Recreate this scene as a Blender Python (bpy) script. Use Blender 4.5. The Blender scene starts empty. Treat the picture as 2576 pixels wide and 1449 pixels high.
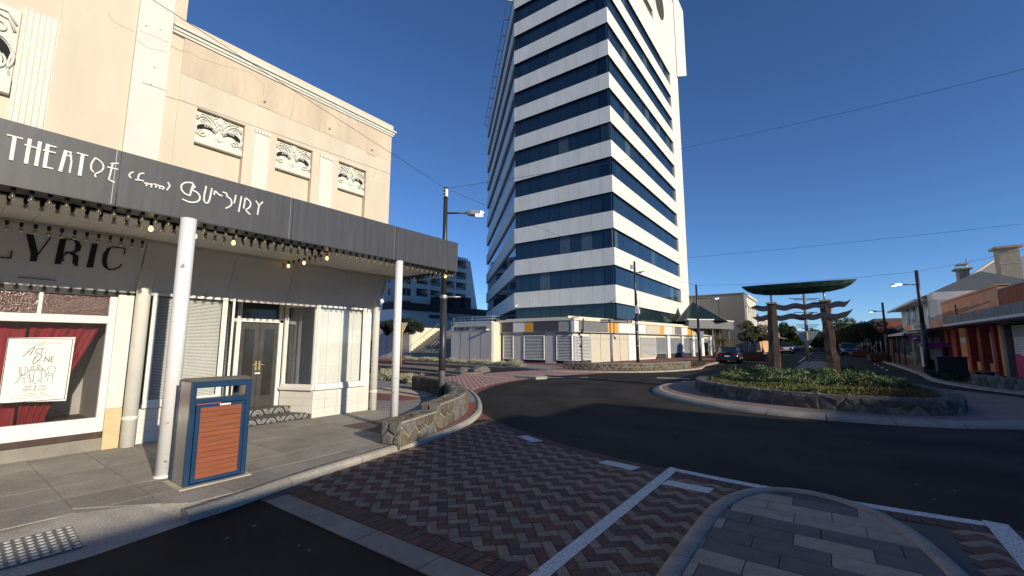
import bpy, bmesh, math, random
from mathutils import Vector, Matrix
random.seed(7)
R = math.radians
scene = bpy.context.scene
COL = scene.collection

# ---------------------------------------------------------------- camera
FPX = 1073.0; CX, CY = 1288.0, 724.5; CAMH = 1.65
TILT = math.atan(137.5 / FPX); YAW = math.atan(777.0 / (FPX / math.cos(TILT)))
cam_d = bpy.data.cameras.new('camera'); cam = bpy.data.objects.new('camera', cam_d); COL.objects.link(cam)
cam.location = (0, 0, CAMH); cam.rotation_euler = (R(90) + TILT, 0, YAW)
cam_d.sensor_width = 36; cam_d.lens = 36 * FPX / 2576; cam_d.clip_start = .05; cam_d.clip_end = 3000
scene.camera = cam
scene.render.resolution_x = 1024; scene.render.resolution_y = 576
scene.view_settings.view_transform = 'Standard'; scene.view_settings.look = 'None'
scene.view_settings.exposure = 0.0; scene.view_settings.gamma = 1
scene.view_settings.use_curve_mapping = False

# ---------------------------------------------------------------- sky and sun
SUN_EL, SUN_OFF = R(18.0), R(11.0)            # sun stands over +X, a little towards -Y
sun_dir = Vector((math.cos(SUN_EL) * math.cos(SUN_OFF), -math.cos(SUN_EL) * math.sin(SUN_OFF), math.sin(SUN_EL)))
world = bpy.data.worlds.new('World'); scene.world = world; world.use_nodes = True
nt = world.node_tree; nt.nodes.clear()
sky = nt.nodes.new('ShaderNodeTexSky'); sky.sky_type = 'NISHITA'; sky.sun_disc = False
sky.sun_elevation = SUN_EL; sky.sun_rotation = R(90) + SUN_OFF
sky.air_density = .85; sky.dust_density = 0.0; sky.ozone_density = 6.5; sky.altitude = 1500
bg = nt.nodes.new('ShaderNodeBackground'); bg.inputs[1].default_value = 0.15
wo = nt.nodes.new('ShaderNodeOutputWorld')
nt.links.new(sky.outputs[0], bg.inputs[0]); nt.links.new(bg.outputs[0], wo.inputs[0])
sun_l = bpy.data.lights.new('sun', 'SUN'); sun_l.energy = 4.7; sun_l.angle = R(.5); sun_l.color = (1, .89, .70)
sun = bpy.data.objects.new('sun', sun_l); COL.objects.link(sun)
sun.rotation_euler = (-sun_dir).to_track_quat('-Z', 'Y').to_euler()

# ---------------------------------------------------------------- measuring helpers: picture point -> place on a known plane
_fw = (-math.sin(YAW), math.cos(YAW)); _rt = (math.cos(YAW), math.sin(YAW))
def ray(x, y):
    xc = (x - CX) / FPX; yc = -(y - CY) / FPX
    F = math.cos(TILT) - yc * math.sin(TILT); U = math.sin(TILT) + yc * math.cos(TILT)
    return Vector((_rt[0] * xc + _fw[0] * F, _rt[1] * xc + _fw[1] * F, U))
def onZ(x, y, z=0.0):
    r = ray(x, y); k = (z - CAMH) / r.z; return Vector((r.x * k, r.y * k, z))
def onX(x, y, X):
    r = ray(x, y); k = X / r.x; return Vector((X, r.y * k, CAMH + r.z * k))
def onY(x, y, Y):
    r = ray(x, y); k = Y / r.y; return Vector((r.x * k, Y, CAMH + r.z * k))
def onP(x, y, p, n):
    r = ray(x, y); o = Vector((0, 0, CAMH)); k = (Vector(p) - o).dot(n) / r.dot(n); return o + r * k
def atF(x, y, F):
    r = ray(x, y); k = F / (r.x * _fw[0] + r.y * _fw[1]); return Vector((r.x * k, r.y * k, CAMH + r.z * k))

# ---------------------------------------------------------------- materials
MATS = {}
def mat(name, col, rough=.7, metal=0, var=.12, scale=3.0, bump=.0, bscale=None, spec=.5, col2=None, fine=0, stretch=None, coat=0, thr=None):
    if name in MATS: return MATS[name]
    m = bpy.data.materials.new(name); m.use_nodes = True; MATS[name] = m
    n = m.node_tree.nodes; l = m.node_tree.links; p = n['Principled BSDF']
    p.inputs['Roughness'].default_value = rough; p.inputs['Metallic'].default_value = metal
    p.inputs['Specular IOR Level'].default_value = spec
    if coat: p.inputs['Coat Weight'].default_value = coat; p.inputs['Coat Roughness'].default_value = .03
    c = (*col, 1)
    if var <= 0 and col2 is None and not bump:
        p.inputs['Base Color'].default_value = c; return m
    geo = n.new('ShaderNodeNewGeometry'); src = geo.outputs['Position']
    if stretch:
        mp = n.new('ShaderNodeMapping'); mp.inputs['Scale'].default_value = stretch
        l.new(src, mp.inputs[0]); src = mp.outputs[0]
    nz = n.new('ShaderNodeTexNoise'); nz.inputs['Scale'].default_value = scale; nz.inputs['Detail'].default_value = 6; nz.inputs['Roughness'].default_value = .62
    l.new(src, nz.inputs['Vector'])
    rp = n.new('ShaderNodeValToRGB'); l.new(nz.outputs['Fac'], rp.inputs[0])
    c2 = (*col2, 1) if col2 else tuple(min(1, v * (1 + var)) for v in col) + (1,)
    c1 = c if col2 else tuple(v * (1 - var) for v in col) + (1,)
    a, b = thr if thr else (.32, .68)
    rp.color_ramp.elements[0].position = a; rp.color_ramp.elements[0].color = c1
    rp.color_ramp.elements[1].position = b; rp.color_ramp.elements[1].color = c2
    out = rp.outputs[0]
    if fine:
        n2 = n.new('ShaderNodeTexNoise'); n2.inputs['Scale'].default_value = fine; n2.inputs['Detail'].default_value = 3
        l.new(geo.outputs['Position'], n2.inputs['Vector'])
        r2 = n.new('ShaderNodeValToRGB'); l.new(n2.outputs['Fac'], r2.inputs[0])
        r2.color_ramp.elements[0].position = .35; r2.color_ramp.elements[0].color = (.62, .62, .62, 1)
        r2.color_ramp.elements[1].position = .68; r2.color_ramp.elements[1].color = (1.3, 1.3, 1.3, 1)
        mx = n.new('ShaderNodeMix'); mx.data_type = 'RGBA'; mx.blend_type = 'MULTIPLY'; mx.inputs['Factor'].default_value = 1
        l.new(out, mx.inputs['A']); l.new(r2.outputs[0], mx.inputs['B']); out = mx.outputs['Result']
    l.new(out, p.inputs['Base Color'])
    if bump:
        b_ = n.new('ShaderNodeBump'); b_.inputs['Strength'].default_value = bump; b_.inputs['Distance'].default_value = .01
        n3 = n.new('ShaderNodeTexNoise'); n3.inputs['Scale'].default_value = bscale or 60; n3.inputs['Detail'].default_value = 4
        l.new(geo.outputs['Position'], n3.inputs['Vector'])
        l.new(n3.outputs['Fac'], b_.inputs['Height']); l.new(b_.outputs[0], p.inputs['Normal'])
    return m
def emat(name, col, s):
    if name in MATS: return MATS[name]
    m = bpy.data.materials.new(name); m.use_nodes = True; MATS[name] = m
    p = m.node_tree.nodes['Principled BSDF']; p.inputs['Base Color'].default_value = (*col, 1)
    p.inputs['Emission Color'].default_value = (*col, 1); p.inputs['Emission Strength'].default_value = s
    return m
def glass(name, tint=(.9, .95, .95), rough=.02, ior=1.5, dirt=.06):
    if name in MATS: return MATS[name]
    m = bpy.data.materials.new(name); m.use_nodes = True; MATS[name] = m
    n = m.node_tree.nodes; l = m.node_tree.links; n.clear()
    o = n.new('ShaderNodeOutputMaterial'); t = n.new('ShaderNodeBsdfTransparent'); t.inputs[0].default_value = (*tint, 1)
    g = n.new('ShaderNodeBsdfGlossy'); g.inputs['Roughness'].default_value = rough
    f = n.new('ShaderNodeFresnel'); f.inputs[0].default_value = ior
    mx = n.new('ShaderNodeMixShader'); l.new(f.outputs[0], mx.inputs[0]); l.new(t.outputs[0], mx.inputs[1]); l.new(g.outputs[0], mx.inputs[2])
    d = n.new('ShaderNodeBsdfDiffuse'); d.inputs[0].default_value = (.5, .5, .5, 1)
    m2 = n.new('ShaderNodeMixShader'); m2.inputs[0].default_value = dirt
    l.new(mx.outputs[0], m2.inputs[1]); l.new(d.outputs[0], m2.inputs[2]); l.new(m2.outputs[0], o.inputs[0])
    return m

# ---------------------------------------------------------------- mesh builder
LOC = {}
class MB:
    def __init__(s): s.v = []; s.f = []; s.sm = []
    def add(s, vs, fs, smooth=False):
        o = len(s.v); s.v += [Vector(v) for v in vs]; s.f += [tuple(i + o for i in f) for f in fs]; s.sm += [smooth] * len(fs); return s
    def box(s, a, b):
        x0, y0, z0 = [min(a[i], b[i]) for i in range(3)]; x1, y1, z1 = [max(a[i], b[i]) for i in range(3)]
        return s.add([(x0, y0, z0), (x1, y0, z0), (x1, y1, z0), (x0, y1, z0), (x0, y0, z1), (x1, y0, z1), (x1, y1, z1), (x0, y1, z1)],
                     [(0, 3, 2, 1), (4, 5, 6, 7), (0, 1, 5, 4), (1, 2, 6, 5), (2, 3, 7, 6), (3, 0, 4, 7)])
    def obox(s, c, ax, ay, az):      # oriented box: centre and three half-axis vectors
        c, ax, ay, az = Vector(c), Vector(ax), Vector(ay), Vector(az); vs = []
        for k in (-1, 1):
            for j, i in ((-1, -1), (-1, 1), (1, 1), (1, -1)): vs.append(c + ax * i + ay * j + az * k)
        return s.add(vs, [(0, 3, 2, 1), (4, 5, 6, 7), (0, 1, 5, 4), (1, 2, 6, 5), (2, 3, 7, 6), (3, 0, 4, 7)])
    def bar(s, p, q, w, h=None, up=(0, 0, 1)):
        p, q = Vector(p), Vector(q); d = (q - p); L = d.length; d = d / L
        u = Vector(up)
        if abs(d.dot(u)) > .95: u = Vector((1, 0, 0))
        a = d.cross(u).normalized(); b = a.cross(d)
        return s.obox((p + q) / 2, a * w / 2, d * L / 2, b * (h or w) / 2)
    def prism(s, poly, z0, z1):      # poly in XY, counter-clockwise
        n = len(poly); vs = [(x, y, z0) for x, y in poly] + [(x, y, z1) for x, y in poly]
        return s.add(vs, [tuple(range(n))[::-1], tuple(range(n, 2 * n))] + [(i, (i + 1) % n, n + (i + 1) % n, n + i) for i in range(n)])
    def ext(s, pts, d):              # planar polygon extruded by vector d
        n = len(pts); d = Vector(d); vs = [Vector(p) for p in pts] + [Vector(p) + d for p in pts]
        return s.add(vs, [tuple(range(n))[::-1], tuple(range(n, 2 * n))] + [(i, (i + 1) % n, n + (i + 1) % n, n + i) for i in range(n)])
    def tube(s, pts, r, n=8, r1=None, smooth=True, cap=True):
        pts = [Vector(p) for p in pts]; m = len(pts); rs = r if isinstance(r, (list, tuple)) else [r + ((r1 if r1 is not None else r) - r) * i / max(1, m - 1) for i in range(m)]
        vs = []; fs = []; prev = None
        for i, p in enumerate(pts):
            d = (pts[min(i + 1, m - 1)] - pts[max(i - 1, 0)])
            d = d.normalized() if d.length > 1e-9 else Vector((0, 0, 1))
            a = prev if prev else (Vector((1, 0, 0)) if abs(d.x) < .8 else Vector((0, 1, 0)))
            a = (a - d * a.dot(d)).normalized(); prev = a; b = d.cross(a)
            for k in range(n):
                t = 2 * math.pi * k / n; vs.append(p + (a * math.cos(t) + b * math.sin(t)) * rs[i])
        for i in range(m - 1):
            for k in range(n): fs.append((i * n + k, i * n + (k + 1) % n, (i + 1) * n + (k + 1) % n, (i + 1) * n + k))
        s.add(vs, fs, smooth)
        if cap:
            o = len(s.v) - m * n
            s.f += [tuple(o + k for k in range(n))[::-1], tuple(o + (m - 1) * n + k for k in range(n))]; s.sm += [False, False]
        return s
    def lathe(s, c, prof, n=12, smooth=True):   # prof: (r, z)
        c = Vector(c); vs = []; fs = []
        for r, z in prof:
            for k in range(n):
                t = 2 * math.pi * k / n; vs.append(c + Vector((r * math.cos(t), r * math.sin(t), z)))
        for i in range(len(prof) - 1):
            for k in range(n): fs.append((i * n + k, i * n + (k + 1) % n, (i + 1) * n + (k + 1) % n, (i + 1) * n + k))
        return s.add(vs, fs, smooth)
    def build(s, name, m, parent=None, loc=None, bevel=0):
        me = bpy.data.meshes.new(name); L = Vector(loc) if loc is not None else (LOC[parent.name] if parent else Vector((0, 0, 0)))
        me.from_pydata([tuple(v - L) for v in s.v], [], s.f); me.update()
        me.polygons.foreach_set('use_smooth', s.sm)
        if m: me.materials.append(MATS[m] if isinstance(m, str) else m)
        return place(name, me, parent, L, bevel)
def place(name, me, parent, L, bevel=0):
    o = bpy.data.objects.new(name, me); COL.objects.link(o); L = Vector(L); LOC[o.name] = L
    if parent: o.parent = parent; o.location = L - LOC[parent.name]
    else: o.location = L
    if bevel:
        b = o.modifiers.new('bevel', 'BEVEL'); b.width = bevel; b.segments = 2; b.limit_method = 'ANGLE'
    return o
def inst(src, loc, parent=None, rot=None, name=None):
    o = src.copy(); o.name = name or src.name.split('.')[0]; COL.objects.link(o); L = Vector(loc); LOC[o.name] = L
    o.parent = parent; o.location = L - (LOC[parent.name] if parent else Vector((0, 0, 0)))
    if rot is not None: o.rotation_euler = rot
    return o
def tag(o, label, cat, group=None):
    o['label'] = label; o['category'] = cat
    if group: o['group'] = group
    return o
def thing(name, loc, label, cat, group=None):
    o = bpy.data.objects.new(name, None); COL.objects.link(o); o.location = loc; o.empty_display_size = .2
    LOC[o.name] = Vector(loc); return tag(o, label, cat, group)
def struct(o): o['kind'] = 'structure'; return o
def stuff(o): o['kind'] = 'stuff'; return o
def text(name, s, size, org, ex, ez, m, parent, thick=.006, align='LEFT', sx=1.0):
    cu = bpy.data.curves.new('t', 'FONT'); cu.body = s; cu.size = size; cu.align_x = align; cu.extrude = thick / 2; cu.resolution_u = 3
    ob = bpy.data.objects.new('t', cu); COL.objects.link(ob)
    me = bpy.data.meshes.new_from_object(ob.evaluated_get(bpy.context.evaluated_depsgraph_get())); bpy.data.objects.remove(ob)
    ex = Vector(ex).normalized(); ez = Vector(ez).normalized(); en = ex.cross(ez); org = Vector(org); L = LOC[parent.name] if parent else Vector((0, 0, 0))
    for v in me.vertices: v.co = org + ex * v.co.x * sx + ez * v.co.y + en * v.co.z - L
    me.materials.clear(); me.materials.append(MATS[m] if isinstance(m, str) else m)
    return place(name, me, parent, L)
def clip(poly, nx, ny, c):           # keep nx*x+ny*y <= c
    out = []
    for i in range(len(poly)):
        p, q = poly[i], poly[(i + 1) % len(poly)]; a = nx * p[0] + ny * p[1] - c; b = nx * q[0] + ny * q[1] - c
        if a <= 0: out.append(p)
        if a * b < 0:
            t = a / (a - b); out.append((p[0] + (q[0] - p[0]) * t, p[1] + (q[1] - p[1]) * t))
    return out
def area(p): return .5 * sum(p[i][0] * p[(i + 1) % len(p)][1] - p[(i + 1) % len(p)][0] * p[i][1] for i in range(len(p)))
def voronoi(w, h, cw, ch, rnd, jit=.24):
    pts = []; ny = max(1, round(h / ch)); nx = max(1, round(w / cw))
    for j in range(ny):
        for i in range(nx):
            pts.append(((i + (.75 if j % 2 else .25) + rnd.uniform(-jit, jit)) * w / nx, (j + .5 + rnd.uniform(-jit, jit) * .8) * h / ny))
    cells = []
    for i, (x, y) in enumerate(pts):
        poly = [(0, 0), (w, 0), (w, h), (0, h)]
        for j, (u, v) in enumerate(pts):
            if i != j and abs(u - x) < cw * 3.2 and poly:
                poly = clip(poly, u - x, v - y, (u * u + v * v - x * x - y * y) / 2)
        if len(poly) > 2 and area(poly) > .0006: cells.append(poly)
    return cells
def shrink(poly, d):
    n = len(poly); cx = sum(p[0] for p in poly) / n; cy = sum(p[1] for p in poly) / n; out = poly
    for i in range(n):
        p, q = poly[i], poly[(i + 1) % n]; ex, ey = q[0] - p[0], q[1] - p[1]; L = math.hypot(ex, ey)
        if L < 1e-5: continue
        nx, ny = ey / L, -ex / L; out = clip(out, nx, ny, nx * p[0] + ny * p[1] - d)
        if len(out) < 3: return []
    return out
def stone_mesh(poly, fn, bulge, rnd):
    n = len(poly); cx = sum(p[0] for p in poly) / n; cy = sum(p[1] for p in poly) / n; m = MB(); vs = []
    for p in poly: vs.append(fn(p[0], p[1], -.03))
    for k, (sc, d) in enumerate(((.97, .35), (.72, .85))):
        for p in poly: vs.append(fn(cx + (p[0] - cx) * sc, cy + (p[1] - cy) * sc, bulge * d * rnd.uniform(.75, 1.2)))
    vs.append(fn(cx, cy, bulge * rnd.uniform(.8, 1.2))); fs = []
    for r in range(2):
        for i in range(n): fs.append((r * n + i, r * n + (i + 1) % n, (r + 1) * n + (i + 1) % n, (r + 1) * n + i))
    for i in range(n): fs.append((2 * n + i, 2 * n + (i + 1) % n, 3 * n))
    return m.add(vs, fs)
def sweep(m, line, prof, closed=False, smooth=False):   # line: XY points; prof: (offset to the left of travel, z) list
    n = len(line); vs = []; fs = []; k = len(prof)
    for i in range(n):
        a = line[i - 1] if (i > 0 or closed) else line[i]; b = line[(i + 1) % n] if (i < n - 1 or closed) else line[i]
        dx, dy = b[0] - a[0], b[1] - a[1]; L = math.hypot(dx, dy) or 1; nx, ny = -dy / L, dx / L
        for o, z in prof: vs.append((line[i][0] + nx * o, line[i][1] + ny * o, z))
    for i in range(n if closed else n - 1):
        j = (i + 1) % n
        for q in range(k - 1): fs.append((i * k + q, j * k + q, j * k + q + 1, i * k + q + 1))
    m.add(vs, fs, smooth)
    if not closed: m.add(vs[:k], [tuple(range(k))[::-1]]); m.add(vs[(n - 1) * k:], [tuple(range(k))])
    return m
def smoothline(pts, it=2):
    for _ in range(it):
        out = [pts[0]]
        for a, b in zip(pts, pts[1:]):
            out += [(a[0] * .75 + b[0] * .25, a[1] * .75 + b[1] * .25), (a[0] * .25 + b[0] * .75, a[1] * .25 + b[1] * .75)]
        out.append(pts[-1]); pts = out
    return pts
def resample(pts, step):
    out = [pts[0]]; acc = 0
    for a, b in zip(pts, pts[1:]):
        L = math.hypot(b[0] - a[0], b[1] - a[1]); t = step - acc
        while t <= L:
            out.append((a[0] + (b[0] - a[0]) * t / L, a[1] + (b[1] - a[1]) * t / L)); t += step
        acc = (acc + L) % step
    return out
def walk(pts):                        # arc length -> (point, left normal)
    cum = [0]
    for a, b in zip(pts, pts[1:]): cum.append(cum[-1] + math.hypot(b[0] - a[0], b[1] - a[1]))
    def f(s):
        s = max(0, min(cum[-1] - 1e-6, s)); i = 0
        while cum[i + 1] < s: i += 1
        a, b = pts[i], pts[i + 1]; L = cum[i + 1] - cum[i]; t = (s - cum[i]) / L; dx, dy = (b[0] - a[0]) / L, (b[1] - a[1]) / L
        return a[0] + (b[0] - a[0]) * t, a[1] + (b[1] - a[1]) * t, -dy, dx
    return f, cum[-1]
# ================================================================ materials used widely
mat('asphalt', (.043, .038, .033), .9, spec=.12, var=.33, scale=.45, bump=.6, bscale=160, fine=170)
mat('asphalt_far', (.062, .062, .064), .9, var=.15, scale=.5, fine=60)
mat('ground_soil', (.11, .1, .085), .95, var=.2, scale=.2)
mat('slab', (.30, .275, .235), .85, var=.2, scale=1.7, bump=.35, bscale=120, fine=130)
mat('slab_b', (.34, .31, .265), .85, var=.18, scale=1.9, bump=.35, bscale=120, fine=130)
mat('slab_dark', (.13, .085, .07), .9, var=.15, scale=2, fine=100)
mat('concrete', (.42, .385, .33), .9, var=.2, scale=2.2, bump=.5, bscale=90, fine=110)
mat('joint', (.09, .085, .08), .95, var=.1)
mat('brick_red', (.30, .085, .055), .85, var=.2, scale=4, fine=80)
mat('red_paving', (.24, .085, .065), .9, var=.15, scale=2, fine=60)
mat('paver_light', (.255, .195, .145), .88, var=.28, scale=7, bump=.4, bscale=150, fine=160)
mat('paver_red', (.14, .066, .05), .88, var=.3, scale=7, bump=.4, bscale=150, fine=160)
mat('paver_light_b', (.21, .17, .13), .88, var=.28, scale=6, bump=.4, bscale=150, fine=160)
mat('paver_red_b', (.105, .06, .05), .88, var=.3, scale=6, bump=.4, bscale=150, fine=160)
mat('paver_pink', (.55, .41, .36), .88, var=.2, scale=5, fine=90)
mat('tile_grey', (.34, .285, .225), .85, var=.16, scale=5, bump=.3, bscale=160, fine=190)
mat('tile_charcoal', (.13, .118, .108), .85, var=.15, scale=5, bump=.3, bscale=160, fine=190)
mat('granite', (.26, .235, .205), .85, var=.2, scale=3, fine=150)
mat('road_paint', (.62, .62, .60), .75, var=0, col2=(.33, .33, .32), scale=26, thr=(.55, .66), fine=60)
mat('stone_a', (.165, .14, .105), .9, col2=(.08, .073, .06), scale=9, bump=.9, bscale=28, fine=50)
mat('stone_b', (.115, .115, .11), .9, col2=(.21, .2, .18), scale=9, bump=.9, bscale=28, fine=50)
mat('stone_c', (.215, .165, .105), .9, col2=(.115, .095, .07), scale=8, bump=.9, bscale=28, fine=50)
mat('mortar', (.38, .34, .275), .95, var=.2, scale=8, bump=.6, bscale=50, fine=60)
mat('stone_dark', (.065, .063, .06), .9, col2=(.13, .125, .115), scale=8, bump=.9, bscale=28, fine=50)
mat('mortar_dark', (.17, .16, .145), .95, var=.2, scale=8, bump=.5, bscale=50, fine=60)
mat('white_paint', (.80, .79, .75), .5, var=.04, scale=4, bump=.06, bscale=40)
mat('white_chalk', (.74, .72, .66), .75, var=.06, scale=3, bump=.2, bscale=30)
mat('charcoal', (.06, .062, .068), .55, var=.25, scale=2.5, stretch=(1, 3, .5))
mat('black_metal', (.018, .018, .02), .4, var=.2, scale=5)
mat('pole_dark', (.035, .036, .04), .38, var=.3, scale=5, stretch=(3, 3, .6))
mat('grey_metal', (.32, .33, .34), .45, metal=.4, var=.1)
mat('galv', (.42, .43, .44), .45, metal=.6, var=.12, scale=4)
mat('dark_void', (.012, .012, .013), .9, var=0)

def add_wear(m, cx, cy):             # tyre-polished rings round the roundabout
    n = m.node_tree.nodes; l = m.node_tree.links; p = n['Principled BSDF']; src = p.inputs['Base Color'].links[0].from_socket
    g = n.new('ShaderNodeNewGeometry'); v = n.new('ShaderNodeVectorMath'); v.operation = 'SUBTRACT'; v.inputs[1].default_value = (cx, cy, RD); l.new(g.outputs['Position'], v.inputs[0])
    d = n.new('ShaderNodeVectorMath'); d.operation = 'LENGTH'; l.new(v.outputs[0], d.inputs[0])
    nz = n.new('ShaderNodeTexNoise'); nz.inputs['Scale'].default_value = .5; l.new(g.outputs['Position'], nz.inputs['Vector'])
    ad = n.new('ShaderNodeMath'); ad.operation = 'MULTIPLY_ADD'; ad.inputs[1].default_value = .9; l.new(nz.outputs['Fac'], ad.inputs[0]); l.new(d.outputs['Value'], ad.inputs[2])
    mr = n.new('ShaderNodeMapRange'); mr.inputs['From Min'].default_value = 5.5; mr.inputs['From Max'].default_value = 12.5; l.new(ad.outputs[0], mr.inputs['Value'])
    rp = n.new('ShaderNodeValToRGB'); l.new(mr.outputs[0], rp.inputs[0]); e = rp.color_ramp.elements
    e[0].position = 0; e[0].color = (1, 1, 1, 1); e[1].position = 1; e[1].color = (1, 1, 1, 1)
    for ps, c in ((.18, 1.28), (.3, .86), (.44, 1.3), (.6, .9), (.72, 1.18), (.86, .95)): k = e.new(ps); k.color = (c, c, c, 1)
    mx = n.new('ShaderNodeMix'); mx.data_type = 'RGBA'; mx.blend_type = 'MULTIPLY'; mx.inputs['Factor'].default_value = 1; l.new(src, mx.inputs['A']); l.new(rp.outputs[0], mx.inputs['B']); l.new(mx.outputs['Result'], p.inputs['Base Color'])
# ================================================================ ground, roads
C0 = (0.0, 17.6)                                   # centre of the roundabout
RD = -.1                                           # road level
add_wear(MATS['asphalt'], *C0)
mat('kerb_grey', (.31, .28, .245), .9, var=.2, scale=2.2, bump=.5, bscale=90, fine=110)
struct(MB().add([(-1500, -1500, -.16), (1500, -1500, -.16), (1500, 1500, -.16), (-1500, 1500, -.16)], [(0, 1, 2, 3)]).build('ground', 'ground_soil'))
struct(MB().add([(-90, -40, RD), (60, -40, RD), (60, 420, RD), (-90, 420, RD)], [(0, 1, 2, 3)]).build('road', 'asphalt'))

KERB = smoothline([(-5.15, -12), (-5.15, 1.6), (-5.18, 2.1), (-5.42, 3.0), (-5.55, 3.9), (-5.68, 4.75), (-5.76, 5.5), (-5.9, 6.3), (-6.4, 7.5), (-7.15, 8.7), (-9.0, 10.75), (-11.3, 12.6), (-14.2, 13.9), (-20, 14.8), (-60, 15.5)], 2)
pave = struct(MB().prism([(-60, -12), (-5.87, -12), (-5.93, .7), (-6.03, 1.05), (-5.77, 1.55), (-5.24, 2.03)] + [(p[0] - .03, p[1]) for p in KERB if p[1] > 2.1], -.15, -.006).build('left_pavement', 'slab'))
# slabs near the camera: each one a piece
def kerbx(y):
    for a, b in zip(KERB, KERB[1:]):
        if a[1] <= y <= b[1]: return a[0] + (b[0] - a[0]) * (y - a[1]) / max(1e-6, b[1] - a[1])
    return -5.15
rs = random.Random(3)
for i in range(8):
    for j in range(-1, 13):
        x1 = -5.72 - i * .62 + .3; x0 = x1 - .612; y0 = -.06 + j * .58; y1 = y0 + .572
        if x0 < -9.9: continue
        poly = [(x0, y0), (x1, y0), (x1, y1), (x0, y1)]
        if i < 2:
            ya, yb = y0, y1; xa, xb = kerbx(ya) - .165, kerbx(yb) - .165
            dx, dy = xb - xa, yb - ya; L = math.hypot(dx, dy); nx, ny = dy / L, -dx / L
            poly = clip(poly, nx, ny, nx * xa + ny * ya)
            if j < 4: poly = clip(poly, .72, -.69, .72 * -5.78 - .69 * 1.55) if j == 2 else clip(poly, 1, 0, -6.03) if j < 2 else clip(poly, .67, -.74, .67 * -5.24 - .74 * 2.03)
        if y0 > 3.8 and y1 < 5.4 and x0 < -9.3: continue
        if len(poly) < 3 or area(poly) < .01: continue
        dz = rs.uniform(-.0015, .0015)
        m_ = 'slab_dark' if (i in (2, 3) and j in (9, 10)) else ('slab' if rs.random() < .6 else 'slab_b')
        MB().prism(poly, -.02, .004 + dz).build('paving_slab', m_, pave)
# red bands and cross-over paving farther along the left footpath
MB().prism([(-13.2, 7.6), (-9.9, 8.2), (-9.6, 8.9), (-13.2, 9.6)], -.02, .006).build('red_band', 'red_paving', pave)
tac = MB(); tac.prism([(-12.6, 9.0), (-9.9, 9.3), (-10.5, 10.6), (-13.2, 10.4)], -.02, .011)
for i in range(22):
    for j in range(10): tac.lathe((-12.75 + i * .115 + j * .0, 9.15 + j * .125, .011), [(.028, 0), (.02, .006), (0, .006)], 6)
stuff(tac.build('tactile_strip', mat('tactile_cream', (.52, .40, .27), .8, var=.15, scale=6), pave))
# kerb stones along the left footpath
kp, kl = walk(KERB); s = 8.0
while s < kl - 1:
    L = 1.15 if s < 34 else 4.0; y_ = kp(s)[1]
    pts = [kp(s + L * t / 5)[:2] for t in range(6)]; pts[-1] = kp(s + L - .012)[:2]
    if y_ > 1.45 or s > 30:
        m_ = MB(); sweep(m_, pts, [(0, -.16), (0, -.05), (.012, -.022), (.045, .003), (.15, .006), (.155, -.05)], smooth=True)
        m_.build('kerb_stone', 'concrete', pave)
    s += L
# pram ramp with tactile studs, bottom left
rp_ = MB(); rp_.add([(-5.02, -3, -.099), (-5.02, 1.05, -.099), (-5.16, 1.78, -.099), (-5.22, 2.02, .006), (-5.75, 1.55, .008), (-6.02, 1.05, .009), (-5.9, .7, .009), (-5.85, -3, .009)],
                    [(0, 1, 5, 6, 7), (1, 2, 4, 5), (2, 3, 4)]); rp_.build('ramp_apron', 'concrete', pave)
tp = MB(); n_ = Vector((-.1, 0, .085)).normalized()
def ramp_z(x): return -.095 + (-5.02 - x) * .117
tp.add([(-5.21, .05, ramp_z(-5.21) + .006), (-5.21, 1.02, ramp_z(-5.21) + .006), (-5.7, 1.02, ramp_z(-5.7) + .006), (-5.7, .05, ramp_z(-5.7) + .006)], [(0, 1, 2, 3)])
tpo = tp.build('tactile_plate', mat('tactile_grey', (.17, .165, .17), .85, var=.2, scale=5, fine=60), pave)
mat('stud_white', (.50, .49, .44), .6, var=.15, scale=20)
st0 = None
for i in range(8):
    for j in range(16):
        x = -5.24 - i * .061; y = .08 + j * .061
        if st0 is None: st0 = MB().lathe((x, y, ramp_z(x) + .006), [(.022, 0), (.019, .006), (.012, .008), (0, .008)], 10).build('stud', 'stud_white', tpo, loc=(x, y, ramp_z(x) + .006))
        else: inst(st0, (x, y, ramp_z(x) + .006), tpo)
# red strip between kerb and stone wall
f_, _ = walk(KERB)
s4 = 0
while f_(s4)[1] < 4.72: s4 += .05
strip = [f_(s4 + i * .25) for i in range(22)]
m_ = MB(); sweep(m_, [p[:2] for p in strip], [(.165, -.02), (.165, .008), (.42, .009), (.42, -.02)]); m_.build('red_edging', 'brick_red', pave)

# ---- herringbone crossing south of the roundabout
pad = struct(MB().prism([(-5.35, 2.45), (3.2, 2.45)] + [(C0[0] + 11.5 * math.cos(R(285 - i * 4)), C0[1] + 11.5 * math.sin(R(285 - i * 4))) for i in range(13)] + [(-5.95, 7.0), (-5.75, 5)], -.12, RD + .003).build('paved_crossing', 'joint'))
W_ = .1
def herring(ox, oy, na, nb):
    q = math.sqrt(.5); out = []
    for b in range(-nb, nb):
        for a in range(-na, na):
            x, y = a + 2 * b, a - 2 * b
            for k, (rx, ry, rw, rh) in enumerate(((x, y, 2, 1), (x - 1, y, 1, 2))):
                g = .035; c = [(rx + g, ry + g), (rx + rw - g, ry + g), (rx + rw - g, ry + rh - g), (rx + g, ry + rh - g)]
                out.append((a - k, k, [(ox + W_ * q * (u - v), oy + W_ * q * (u + v)) for u, v in c]))
    return out
def arc_clip(poly, Rr):              # keep what lies outside radius Rr of the roundabout centre
    n = len(poly); cx = sum(p[0] for p in poly) / n - C0[0]; cy = sum(p[1] for p in poly) / n - C0[1]; d = math.hypot(cx, cy); nx, ny = cx / d, cy / d
    return clip(poly, -nx, -ny, -(nx * C0[0] + ny * C0[1]) - Rr)
pieces = []
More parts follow.
